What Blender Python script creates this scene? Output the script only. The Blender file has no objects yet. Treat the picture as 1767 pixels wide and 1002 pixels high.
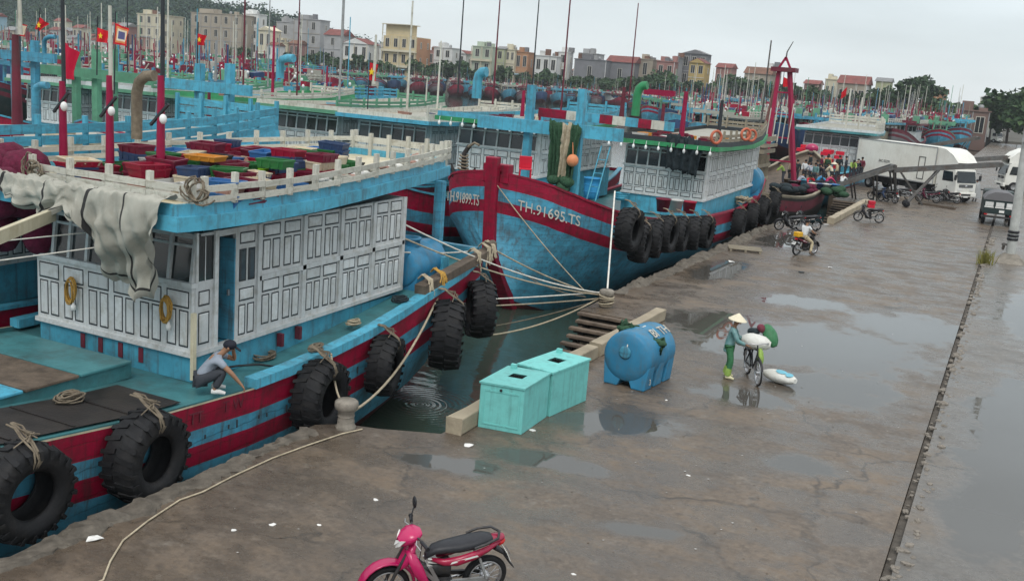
import bpy, bmesh, math, random
import numpy as np
from mathutils import Vector, Matrix
random.seed(7)
S = bpy.context.scene
COL = S.collection
D = bpy.data

# ------------------------------------------------------------------ camera, sky, sun, exposure
IW, IH, FPX, CAMZ = 1767, 1002, 1750.0, 7.0
HA, HB, VPX = 62.0, 0.078, 1770.0
def _ray(x, y):
    v = np.array([(x-IW/2)/FPX, -(y-IH/2)/FPX, -1.0]); return v/np.linalg.norm(v)
_up = np.cross(_ray(IW, HA+HB*IW), _ray(0, HA)); _up /= np.linalg.norm(_up)
if _up[1] < 0: _up = -_up
_fw = _ray(VPX, HA+HB*VPX); _fw -= _up*_fw.dot(_up); _fw /= np.linalg.norm(_fw)
RM = np.array([np.cross(_fw, _up), _fw, _up])
cam = D.cameras.new('camera'); camo = D.objects.new('camera', cam); COL.objects.link(camo)
m4 = Matrix([list(r)+[0] for r in RM]+[[0, 0, 0, 1]]); m4.translation = (0, 0, CAMZ)
camo.matrix_world = m4
cam.sensor_fit = 'HORIZONTAL'; cam.sensor_width = 36; cam.lens = 36*FPX/IW
cam.clip_start = 0.1; cam.clip_end = 5000
S.camera = camo

W = D.worlds.new('World'); S.world = W; W.use_nodes = True
nt = W.node_tree; nt.nodes.clear()
def wn(t, **k):
    n = nt.nodes.new(t)
    for a, b in k.items(): setattr(n, a, b)
    return n
sky = wn('ShaderNodeTexSky', sky_type='NISHITA'); sky.sun_disc = False
SUN_EL, SUN_AZ = math.radians(52), math.radians(200)
sky.sun_elevation = SUN_EL; sky.sun_rotation = SUN_AZ
bg1 = wn('ShaderNodeBackground'); bg1.inputs[1].default_value = 0.06
nt.links.new(sky.outputs[0], bg1.inputs[0])
tc = wn('ShaderNodeTexCoord'); sep = wn('ShaderNodeSeparateXYZ'); nt.links.new(tc.outputs['Generated'], sep.inputs[0])
rmp = wn('ShaderNodeValToRGB'); nt.links.new(sep.outputs[2], rmp.inputs[0])
e = rmp.color_ramp.elements
e[0].position = 0.0; e[0].color = (.63, .665, .675, 1)
e[1].position = 0.8; e[1].color = (.98, 1.0, 1.02, 1)
a = e.new(0.06); a.color = (.60, .655, .675, 1)
a = e.new(0.22); a.color = (.585, .66, .695, 1)
mp = wn('ShaderNodeMapping'); mp.inputs['Scale'].default_value = (2, 2, 9); nt.links.new(tc.outputs['Generated'], mp.inputs[0])
nz = wn('ShaderNodeTexNoise'); nz.inputs['Scale'].default_value = 1.6; nz.inputs['Detail'].default_value = 5; nt.links.new(mp.outputs[0], nz.inputs[0])
mr = wn('ShaderNodeMapRange'); mr.inputs[1].default_value = .3; mr.inputs[2].default_value = .7; mr.inputs[3].default_value = .87; mr.inputs[4].default_value = 1.09
nt.links.new(nz.outputs[0], mr.inputs[0])
bg2 = wn('ShaderNodeBackground'); nt.links.new(rmp.outputs[0], bg2.inputs[0]); nt.links.new(mr.outputs[0], bg2.inputs[1])
mx = wn('ShaderNodeMixShader'); mx.inputs[0].default_value = 0.86
nt.links.new(bg1.outputs[0], mx.inputs[1]); nt.links.new(bg2.outputs[0], mx.inputs[2])
wo = wn('ShaderNodeOutputWorld'); nt.links.new(mx.outputs[0], wo.inputs[0])

sun = D.lights.new('sun', 'SUN'); suno = D.objects.new('sun', sun); COL.objects.link(suno)
sun.energy = 1.1; sun.angle = math.radians(25); sun.color = (1, .97, .92)
suno.rotation_euler = (math.radians(38), 0, math.radians(20))
S.view_settings.view_transform = 'Standard'; S.view_settings.look = 'None'
S.view_settings.exposure = 0.54; S.view_settings.gamma = 1; S.view_settings.use_curve_mapping = False
S.render.engine = 'CYCLES'
S.cycles.max_bounces = 6; S.cycles.use_denoising = True

# ------------------------------------------------------------------ helpers
def P(x, y, z=None, X=None, Y=None):
    """a pixel of the photograph put on a known plane of the place"""
    d = RM @ _ray(x, y)
    if z is not None: t = (z-CAMZ)/d[2]
    elif X is not None: t = X/d[0]
    else: t = Y/d[1]
    return Vector((d[0]*t, d[1]*t, CAMZ+d[2]*t))
def px(p):
    c = RM.T @ (np.array(p, float)-np.array([0, 0, CAMZ]))
    if c[2] > -.1: return (-9999, -9999)
    return (IW/2-FPX*c[0]/c[2], IH/2+FPX*c[1]/c[2])

class G:
    def __init__(s): s.v = []; s.f = []; s.m = []; s.s = []
    def add(s, vs, fs, m=0, sm=False):
        o = len(s.v); s.v += [tuple(p) for p in vs]
        for f in fs: s.f.append([i+o for i in f]); s.m.append(m); s.s.append(sm)
        return s
    def box(s, x0, x1, y0, y1, z0, z1, m=0, tf=None):
        vs = [Vector(p) for p in ((x0,y0,z0),(x1,y0,z0),(x1,y1,z0),(x0,y1,z0),(x0,y0,z1),(x1,y0,z1),(x1,y1,z1),(x0,y1,z1))]
        if tf: vs = [tf @ p for p in vs]
        return s.add(vs, [(3,2,1,0),(4,5,6,7),(0,1,5,4),(1,2,6,5),(2,3,7,6),(3,0,4,7)], m)
    def cb(s, c, d, m=0, rz=0, rx=0, ry=0):
        tf = Matrix.Translation(c) @ Matrix.Rotation(rz, 4, 'Z') @ Matrix.Rotation(ry, 4, 'Y') @ Matrix.Rotation(rx, 4, 'X')
        return s.box(-d[0]/2, d[0]/2, -d[1]/2, d[1]/2, -d[2]/2, d[2]/2, m, tf)
    def beam(s, a, b, w, h, m=0, upv=(0,0,1)):
        a = Vector(a); b = Vector(b); d = (b-a).normalized(); u = Vector(upv)
        if abs(d.dot(u)) > .98: u = Vector((0,1,0))
        r = d.cross(u).normalized()*w/2; u = r.cross(d).normalized()*h/2
        vs = [a-r-u, a+r-u, a+r+u, a-r+u, b-r-u, b+r-u, b+r+u, b-r+u]
        return s.add(vs, [(0,1,2,3),(7,6,5,4),(1,0,4,5),(2,1,5,6),(3,2,6,7),(0,3,7,4)], m)
    def tube(s, pts, r, n=6, m=0, cap=True):
        pts = [Vector(p) for p in pts]; k = len(pts)
        rs = r if isinstance(r, (list, tuple)) else [r]*k
        o = []; ref = None
        for i, p in enumerate(pts):
            d = (pts[min(i+1, k-1)]-pts[max(i-1, 0)]).normalized()
            if ref is None: ref = d.orthogonal().normalized()
            ref = (ref-d*ref.dot(d)); ref = ref.normalized() if ref.length > 1e-5 else d.orthogonal().normalized()
            b = d.cross(ref)
            o += [p+(ref*math.cos(2*math.pi*j/n)+b*math.sin(2*math.pi*j/n))*rs[i] for j in range(n)]
        fs = [(i*n+j, i*n+(j+1) % n, (i+1)*n+(j+1) % n, (i+1)*n+j) for i in range(k-1) for j in range(n)]
        s.add(o, fs, m, True)
        if cap: s.add(o[:n], [tuple(range(n))[::-1]], m); s.add(o[-n:], [tuple(range(n))], m)
        return s
    def lathe(s, prof, n=24, m=0, tf=None, cap=False):
        """prof: (radius, height) turned about the local z axis"""
        tf = tf or Matrix()
        k = len(prof); vs = [tf @ Vector((r*math.cos(2*math.pi*j/n), r*math.sin(2*math.pi*j/n), z)) for r, z in prof for j in range(n)]
        s.add(vs, [(i*n+j, i*n+(j+1) % n, (i+1)*n+(j+1) % n, (i+1)*n+j) for i in range(k-1) for j in range(n)], m, True)
        if cap: s.add(vs[:n], [tuple(range(n))[::-1]], m); s.add(vs[-n:], [tuple(range(n))], m)
        return s
    def prism(s, poly, z0, z1, m=0):
        n = len(poly); vs = [(p[0], p[1], z0) for p in poly]+[(p[0], p[1], z1) for p in poly]
        return s.add(vs, [tuple(range(n))[::-1], tuple(range(n, 2*n))]+[(i, (i+1) % n, n+(i+1) % n, n+i) for i in range(n)], m)
    def grid(s, rows, m=0, sm=True, mf=None):
        n = len(rows[0]); o = len(s.v); s.v += [tuple(p) for r in rows for p in r]
        for i in range(len(rows)-1):
            for j in range(n-1):
                s.f.append([o+i*n+j, o+i*n+j+1, o+(i+1)*n+j+1, o+(i+1)*n+j]); s.m.append(mf(i, j) if mf else m); s.s.append(sm)
        return s
    def ell(s, c, r, n=10, k=6, m=0, rot=None):
        tf = Matrix.Translation(c) @ (rot or Matrix()) @ Matrix.Diagonal((r[0], r[1], r[2], 1))
        return s.lathe([(max(1e-3, math.sin(math.pi*i/k)), -math.cos(math.pi*i/k)) for i in range(k+1)], n, m, tf)
    def mesh(s, name, off=(0,0,0)):
        me = D.meshes.new(name)
        ox, oy, oz = off
        me.from_pydata([(a-ox, b-oy, c-oz) for a, b, c in s.v], [], s.f)
        me.polygons.foreach_set('material_index', s.m); me.polygons.foreach_set('use_smooth', s.s)
        me.update(); return me

ORG = {}
def setmat(o, mats):
    if not isinstance(mats, (list, tuple)): mats = [mats]
    for mm in mats: o.data.materials.append(M[mm] if isinstance(mm, str) else mm)
def thing(name, label, cat, loc=(0,0,0), rz=0, group=None):
    o = D.objects.new(name, None); COL.objects.link(o); o.location = loc; o.rotation_euler = (0, 0, rz)
    o.empty_display_size = .2
    o['label'] = label; o['category'] = cat
    if group: o['group'] = group
    ORG[o.name] = Vector(loc); return o
def ob(name, g, mats, parent=None, bevel=0, recalc=True, local=False):
    """link g as one mesh object; with a parent its world coordinates are taken relative to it"""
    off = ORG[parent.name] if (parent and not local) else (0,0,0)
    me = g.mesh(name, off) if isinstance(g, G) else g
    if recalc and isinstance(g, G):
        b = bmesh.new(); b.from_mesh(me); bmesh.ops.recalc_face_normals(b, faces=b.faces); b.to_mesh(me); b.free()
    o = D.objects.new(name, me); COL.objects.link(o)
    if isinstance(g, G): setmat(o, mats)
    if parent: o.parent = parent; ORG[o.name] = ORG[parent.name]
    if bevel:
        md = o.modifiers.new('edge', 'BEVEL'); md.width = bevel; md.segments = 2; md.limit_method = 'ANGLE'
    return o
def solo(name, g, mats, label, cat, group=None, bevel=0):
    """a thing that is a single mesh; its origin is put at its base"""
    xs = [p[0] for p in g.v]; ys = [p[1] for p in g.v]; zs = [p[2] for p in g.v]
    org = Vector(((min(xs)+max(xs))/2, (min(ys)+max(ys))/2, min(zs)))
    me = g.mesh(name, org); b = bmesh.new(); b.from_mesh(me); bmesh.ops.recalc_face_normals(b, faces=b.faces); b.to_mesh(me); b.free()
    o = D.objects.new(name, me); COL.objects.link(o); setmat(o, mats); o.location = org
    o['label'] = label; o['category'] = cat
    if group: o['group'] = group
    if bevel:
        md = o.modifiers.new('edge', 'BEVEL'); md.width = bevel; md.segments = 2; md.limit_method = 'ANGLE'
    ORG[o.name] = org; return o
def struct(name, g, mats, kind='structure'):
    o = ob(name, g, mats); o['kind'] = kind; return o
def piece(name, me, parent, loc=(0,0,0), rz=0, mat=None, rot=None, sc=None):
    """one more object sharing the mesh me, placed in its parent's own space"""
    o = D.objects.new(name, me); COL.objects.link(o); o.parent = parent
    o.location = loc; o.rotation_euler = rot or (0, 0, rz)
    if sc: o.scale = sc
    if mat:
        for i, mm in enumerate(mat if isinstance(mat, (list, tuple)) else [mat]):
            o.material_slots[i].link = 'OBJECT'; o.material_slots[i].material = M[mm]
    ORG[o.name] = ORG.get(parent.name, Vector((0,0,0))); return o
def dup(root, loc, rz, label, group=None, recol=None, name=None):
    def cp(o, par):
        c = o.copy(); COL.objects.link(c)
        if par: c.parent = par
        if recol:
            for sl in c.material_slots:
                k = sl.material.name if sl.material else None
                if k in recol: sl.link = 'OBJECT'; sl.material = M[recol[k]]
        for ch in o.children: cp(ch, c)
        return c
    r = cp(root, None); r.location = loc; r.rotation_euler = (0, 0, rz); r['label'] = label
    if group: r['group'] = group
    if name: r.name = name
    return r
def meshof(g, name, mats):
    me = g.mesh(name); b = bmesh.new(); b.from_mesh(me); bmesh.ops.recalc_face_normals(b, faces=b.faces); b.to_mesh(me); b.free()
    for mm in (mats if isinstance(mats, (list, tuple)) else [mats]): me.materials.append(M[mm])
    return me
def text(s, size, mat, parent, loc, rot, name='lettering', ext=.004, lab=None):
    c = D.curves.new(name, 'FONT'); c.body = s; c.size = size; c.extrude = ext; c.align_x = 'CENTER'; c.align_y = 'CENTER'
    c.resolution_u = 3
    tmp = D.objects.new(name, c); COL.objects.link(tmp); bpy.context.view_layer.update()
    me = D.meshes.new_from_object(tmp.evaluated_get(bpy.context.evaluated_depsgraph_get())); D.objects.remove(tmp)
    me.materials.clear(); me.materials.append(M[mat])
    o = D.objects.new(name, me); COL.objects.link(o); o.parent = parent
    o.location = Vector(loc)-ORG[parent.name]; o.rotation_euler = rot
    return o
def lerp(a, b, t): return a+(b-a)*t
def interp(tab, y):
    if y <= tab[0][0]: return tab[0][1]
    for (a, va), (b, vb) in zip(tab, tab[1:]):
        if y <= b: return va+(vb-va)*(y-a)/(b-a)
    return tab[-1][1]
ORDN = ['', 'first','second','third','fourth','fifth','sixth','seventh','eighth','ninth','tenth','eleventh','twelfth','thirteenth','fourteenth','fifteenth','sixteenth','seventeenth','eighteenth','nineteenth','twentieth']
def nth(i):
    if i <= 20: return ORDN[i]
    if i < 30: return 'twenty-'+ORDN[i-20]
    return str(i)+'th'

# ------------------------------------------------------------------ materials
M = {}
def pm(name, col, rough=.6, var=.18, sc=2.5, dirt=None, damt=.0, dsc=1.7, streak=0, bump=.0, bsc=30, metal=0, spec=.28, trans=0, rnd=.12, plank=0):
    m = D.materials.new(name); m.use_nodes = True; t = m.node_tree; N = t.nodes; L = t.links.new
    b = N['Principled BSDF']; b.inputs['Roughness'].default_value = rough; b.inputs['Metallic'].default_value = metal
    b.inputs['Specular IOR Level'].default_value = spec
    if trans: b.inputs['Transmission Weight'].default_value = trans
    tc = N.new('ShaderNodeTexCoord'); oi = N.new('ShaderNodeObjectInfo')
    ad = N.new('ShaderNodeVectorMath'); ad.operation = 'MULTIPLY_ADD'
    cb = N.new('ShaderNodeCombineXYZ'); 
    for i in range(3): L(oi.outputs['Random'], cb.inputs[i])
    L(cb.outputs[0], ad.inputs[0]); ad.inputs[1].default_value = (37, 53, 71); L(tc.outputs['Object'], ad.inputs[2])
    n1 = N.new('ShaderNodeTexNoise'); n1.inputs['Scale'].default_value = sc; n1.inputs['Detail'].default_value = 6; n1.inputs['Roughness'].default_value = .65
    L(ad.outputs[0], n1.inputs[0])
    r1 = N.new('ShaderNodeMapRange'); r1.inputs[1].default_value = .3; r1.inputs[2].default_value = .7
    r1.inputs[3].default_value = 1-var; r1.inputs[4].default_value = 1+var; L(n1.outputs[0], r1.inputs[0])
    r2 = N.new('ShaderNodeMapRange'); r2.inputs[3].default_value = 1-rnd; r2.inputs[4].default_value = 1+rnd; L(oi.outputs['Random'], r2.inputs[0])
    mu = N.new('ShaderNodeMath'); mu.operation = 'MULTIPLY'; L(r1.outputs[0], mu.inputs[0]); L(r2.outputs[0], mu.inputs[1])
    vm = N.new('ShaderNodeVectorMath'); vm.operation = 'SCALE'; vm.inputs[0].default_value = col[:3]; L(mu.outputs[0], vm.inputs['Scale'])
    out = vm.outputs[0]
    def mixdirt(out, scale3, lo, hi, amt, dcol):
        mpn = N.new('ShaderNodeMapping'); mpn.inputs['Scale'].default_value = scale3; L(ad.outputs[0], mpn.inputs[0])
        n = N.new('ShaderNodeTexNoise'); n.inputs['Scale'].default_value = 1; n.inputs['Detail'].default_value = 7; n.inputs['Roughness'].default_value = .7; L(mpn.outputs[0], n.inputs[0])
        r = N.new('ShaderNodeMapRange'); r.inputs[1].default_value = lo; r.inputs[2].default_value = hi; r.inputs[3].default_value = 0; r.inputs[4].default_value = amt; L(n.outputs[0], r.inputs[0])
        x = N.new('ShaderNodeMix'); x.data_type = 'RGBA'; L(r.outputs[0], x.inputs[0]); L(out, x.inputs[6]); x.inputs[7].default_value = (*dcol, 1)
        return x.outputs[2]
    if dirt:
        if damt: out = mixdirt(out, (dsc, dsc, dsc), .48, .68, damt, dirt)
        if streak: out = mixdirt(out, (7, 7, .45), .52, .66, streak, dirt)
    L(out, b.inputs['Base Color'])
    hgt = None
    if plank:
        sx = N.new('ShaderNodeSeparateXYZ'); L(tc.outputs['Object'], sx.inputs[0])
        mm = N.new('ShaderNodeMath'); mm.operation = 'MULTIPLY_ADD'; L(sx.outputs[2], mm.inputs[0]); mm.inputs[1].default_value = plank; L(n1.outputs[0], mm.inputs[2])
        fr = N.new('ShaderNodeMath'); fr.operation = 'FRACT'; L(mm.outputs[0], fr.inputs[0])
        pr = N.new('ShaderNodeMapRange'); pr.inputs[1].default_value = 0; pr.inputs[2].default_value = .09; L(fr.outputs[0], pr.inputs[0]); hgt = pr.outputs[0]
        gm = N.new('ShaderNodeMix'); gm.data_type = 'RGBA'; gr = N.new('ShaderNodeMapRange'); gr.inputs[1].default_value = 0; gr.inputs[2].default_value = .07; gr.inputs[3].default_value = .45; gr.inputs[4].default_value = 0; L(fr.outputs[0], gr.inputs[0])
        L(gr.outputs[0], gm.inputs[0]); L(out, gm.inputs[6]); gm.inputs[7].default_value = (*GRIME, 1); L(gm.outputs[2], b.inputs['Base Color'])
    if bump:
        n2 = N.new('ShaderNodeTexNoise'); n2.inputs['Scale'].default_value = bsc; n2.inputs['Detail'].default_value = 4; L(ad.outputs[0], n2.inputs[0])
        bp = N.new('ShaderNodeBump'); bp.inputs['Strength'].default_value = bump; bp.inputs['Distance'].default_value = .03; 
        if hgt: ax = N.new('ShaderNodeMath'); ax.operation = 'MULTIPLY_ADD'; L(n2.outputs[0], ax.inputs[0]); ax.inputs[1].default_value = .5; L(hgt, ax.inputs[2]); L(ax.outputs[0], bp.inputs['Height'])
        else: L(n2.outputs[0], bp.inputs['Height'])
        L(bp.outputs[0], b.inputs['Normal'])
    M[name] = m; return m
RUST = (.10, .045, .02); GRIME = (.07, .06, .05)
pm('hull blue', (.065, .275, .40), .5, .28, 1.4, GRIME, .55, 2.2, .65, .25, 12, plank=4.2)
pm('sky blue paint', (.075, .34, .47), .45, .18, 1.5, GRIME, .45, 2.6, .5, .1, 14)
pm('deck teal', (.06, .20, .215), .4, .25, 1.5, (.05, .06, .055), .7, .9, 0, .2, 10)
pm('teal wood', (.11, .33, .34), .5, .25, 2, (.09, .10, .085), .7, 1.4, .3, .2, 10)
pm('red paint', (.27, .004, .030), .55, .25, 1.6, (.05, .02, .022), .55, 2.2, .6, .22, 12, plank=4.2)
pm('mast red', (.27, .006, .045), .45, .2, 2, (.10, .02, .03), .4, 2, 0, .1)
pm('maroon', (.13, .02, .035), .6, .25, 2, GRIME, .4, 1.5, .2, .1)
pm('antifoul', (.085, .018, .02), .7, .3, 1.5, (.03, .025, .02), .6, 1, .4, .2, 10)
pm('white paint', (.50, .52, .52), .5, .1, 2, (.25, .22, .17), .45, 1.3, .4, .1, 15)
pm('panel white', (.57, .59, .59), .5, .1, 2, (.30, .28, .23), .55, 3.5, .35, .05, 15)
pm('rail white', (.56, .55, .48), .55, .15, 2, (.2, .17, .12), .7, 2, .45, .15, 14)
pm('cream wood', (.55, .50, .36), .6, .15, 2, (.25, .18, .09), .55, 1.2, .2, .1)
pm('outline dark', (.03, .035, .04), .6, .2)
pm('glass dark', (.012, .016, .018), .12, .5, .8, spec=.6)
pm('glass grey', (.05, .06, .065), .15, .6, .7, spec=.6)
pm('interior shade', (.012, .012, .014), .9, .3)  # near-black colour that stands in for the shade inside openings
pm('green paint', (.035, .25, .10), .5, .2, 1.5, GRIME, .35, 1.3, .3, .1)
pm('pale green paint', (.11, .29, .18), .5, .2, 1.5, GRIME, .35, 1.3, .2, .1)
pm('rubber', (.010, .0105, .012), .7, .4, 3, (.045, .04, .035), .3, 2.5, 0, .35, 18)
pm('rope', (.42, .36, .26), .9, .25, 9, (.2, .16, .1), .5, 3, 0, .5, 60)
pm('rope dirty', (.2, .165, .12), .9, .3, 9, (.08, .06, .045), .6, 3, 0, .5, 60)
pm('rope pale', (.6, .58, .52), .85, .2, 9)
pm('yellow rope', (.45, .26, .06), .9, .3, 12, bump=.5, bsc=50)
pm('tank blue', (.035, .21, .37), .45, .18, 1.6, (.10, .13, .13), .5, 2.4, .4, .08, 10)
pm('box teal', (.17, .53, .50), .5, .12, 1.8, (.06, .13, .12), .4, 1.8, .3, .08, 16)
pm('concrete', (.24, .215, .18), .8, .25, 3, (.08, .075, .06), .6, 1.6, .3, .4, 14)
pm('pole concrete', (.38, .39, .37), .75, .15, 3, (.2, .19, .17), .5, 1.2, .3, .25, 20)
pm('kerb beam', (.34, .29, .21), .75, .25, 3, (.13, .1, .07), .6, 1.5, 0, .4, 14)
pm('rim concrete', (.135, .118, .096), .85, .35, 4, (.05, .045, .038), .7, 2.5, 0, .5, 16)
pm('letter paint', (.5, .48, .42), .6, .25, 6, GRIME, .6, 6)
pm('gutter dirt', (.09, .08, .068), .9, .4, 5, (.12, .1, .08), .4, 3, 0, .5, 14)
pm('old wood', (.13, .10, .075), .75, .35, 4, (.04, .033, .027), .6, 1.4, 0, .4, 20)
pm('tan wood', (.27, .235, .175), .7, .25, 3, (.1, .085, .06), .5, 1.5, .3, .25, 18)
pm('dark wood', (.022, .019, .018), .6, .4, 2, (.06, .05, .04), .35, 1.2, 0, .3, 20)
pm('stone', (.22, .195, .165), .85, .3, 5, (.1, .09, .075), .5, 3, 0, .5, 20)
pm('canvas', (.34, .335, .29), .85, .1, 2, (.2, .18, .14), .4, 1.6, .2, .25, 60)
pm('canvas band', (.03, .03, .03), .85)
pm('net green', (.03, .075, .04), .9, .5, 14, bump=.6, bsc=40)
pm('net dark', (.02, .03, .035), .9, .5, 10, bump=.6, bsc=30)
pm('net purple', (.11, .012, .035), .9, .4, 7, bump=.6, bsc=30)
pm('steel grey', (.13, .13, .125), .5, .25, 3, RUST, .5, 2, .2, .15, metal=.5)
pm('steel pale', (.3, .31, .31), .5, .2, 3, RUST, .35, 2, .2, .1, metal=.3)
pm('chrome', (.6, .6, .6), .2, .1, metal=1)
pm('alu', (.45, .45, .46), .35, .15, 4, metal=.8)
pm('black plastic', (.02, .02, .023), .45, .2)
pm('black seat', (.022, .023, .027), .42, .2, 8, bump=.1, bsc=80)
pm('engine black', (.05, .05, .052), .5, .4, 12, (.1, .08, .06), .4, 9, metal=.5)
pm('pink paint', (.40, .008, .085), .26, .06, spec=.6)
pm('pink dark', (.30, .01, .045), .25, .08, spec=.6)
pm('lens', (.62, .62, .6), .15, .15, 14)
pm('tail red', (.5, .02, .02), .2, .1)
pm('plate white', (.75, .75, .72), .5, .05)
pm('plate mark', (.08, .08, .1), .5, .05)
pm('truck white', (.74, .735, .68), .4, .05, 1, (.4, .36, .28), .3, .6, .2)
pm('truck cream', (.74, .73, .66), .42, .05, 1, (.4, .36, .28), .3, .8, .2)
pm('truck green', (.02, .035, .035), .5, .25, 2, (.07, .06, .05), .4, 1.5)
pm('skin', (.30, .165, .10), .55, .1, 10)
pm('hair', (.012, .011, .011), .6, .2)
pm('shirt grey', (.30, .34, .40), .85, .12, 8, bump=.2, bsc=20)
pm('trousers dark', (.045, .05, .06), .85, .15, 8, bump=.2, bsc=20)
pm('cap navy', (.018, .02, .03), .8, .15)
pm('raincoat', (.12, .25, .25), .3, .25, 9, (.35, .42, .44), .4, 6, bump=.3, bsc=14)
pm('trousers green', (.045, .17, .075), .5, .25, 9, bump=.3, bsc=18)
pm('lime cloth', (.28, .42, .09), .6, .2, 9)
pm('straw', (.62, .56, .42), .7, .1, 20, bump=.3, bsc=60)
pm('shoe pale', (.6, .56, .36), .6, .1)
pm('white cloth', (.62, .64, .64), .85, .08, 6, bump=.2, bsc=20)
pm('khaki', (.45, .38, .25), .85, .12, 8, bump=.2, bsc=20)
pm('poncho', (.33, .34, .34), .4, .1, 8, bump=.3, bsc=15)
pm('sack white', (.62, .62, .58), .8, .08, 6, (.4, .37, .3), .4, 5, bump=.35, bsc=25)
pm('print blue', (.16, .42, .52), .7, .1)
pm('yellow plastic', (.62, .34, .02), .5, .1)
pm('litter white', (.7, .69, .66), .7, .1, 10)
pm('leaf dark', (.028, .06, .024), .7, .4, 1.2, bump=0, rnd=.25)
pm('leaf mid', (.05, .09, .03), .7, .4, 1.2, rnd=.25)
pm('leaf hill', (.022, .05, .038), .8, .35, .12, rnd=.2)
pm('bark', (.10, .075, .055), .9, .3, 6)
pm('weed', (.20, .19, .05), .8, .3, 8)
pm('flag red', (.55, .01, .02), .8, .12, 3)
pm('flag crimson', (.42, .006, .035), .8, .12, 3)
pm('flag yellow', (.75, .52, .03), .8, .1)
pm('flag orange', (.62, .22, .08), .8, .1)
pm('flag cream', (.68, .6, .45), .8, .1)
pm('flag blue', (.10, .10, .22), .8, .1)
pm('orange buoy', (.60, .22, .10), .5, .1)
pm('orange ring', (.5, .13, .07), .5, .1)
pm('lamp white', (.72, .72, .7), .25, .05)
pm('red plastic', (.52, .012, .035), .4, .1)
pm('bright blue', (.05, .30, .58), .4, .1)
pm('roof tile red', (.19, .06, .05), .8, .25, .6, GRIME, .4, .25)
pm('roof tile brown', (.17, .085, .055), .8, .25, .6, GRIME, .4, .25)
pm('roof grey', (.2, .2, .2), .8, .2, .5)
CR = {'red': (.27,.006,.03), 'maroon': (.14,.01,.03), 'navy': (.03,.06,.14), 'blue': (.03,.13,.33), 'dark green': (.02,.13,.035), 'lime green': (.25,.55,.03),
      'orange': (.6,.25,.03), 'cream': (.58,.5,.36), 'grey white': (.5,.5,.48), 'brown pink': (.32,.18,.14), 'black': (.02,.02,.022), 'pale blue': (.2,.4,.5)}
for k, c in CR.items(): pm('crate '+k, c, .45, .1, 4, GRIME, .35, 4)
for k, c in {'cream': (.56,.51,.38), 'tan': (.33,.285,.225), 'white': (.62,.62,.6), 'grey': (.33,.33,.33), 'yellow': (.52,.43,.26), 'orange': (.42,.22,.12), 'pale green': (.42,.48,.38),
             'olive': (.40,.42,.26), 'pink': (.33,.17,.15), 'dark grey': (.17,.17,.18), 'ochre': (.45,.32,.12), 'brown': (.2,.13,.11), 'blue': (.25,.38,.45)}.items():
    pm('wall '+k, c, .85, .07, .3, GRIME, .28, .12, .0)
pm('window dark', (.018, .018, .02), .25, .4, .4)
pm('window frame', (.5, .48, .42), .7, .1)
def emis(name, col, st):
    m = D.materials.new(name); m.use_nodes = True; b = m.node_tree.nodes['Principled BSDF']
    b.inputs['Emission Color'].default_value = (*col, 1); b.inputs['Emission Strength'].default_value = st; M[name] = m
emis('lit lamp', (.9, .95, 1), 3)

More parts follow.
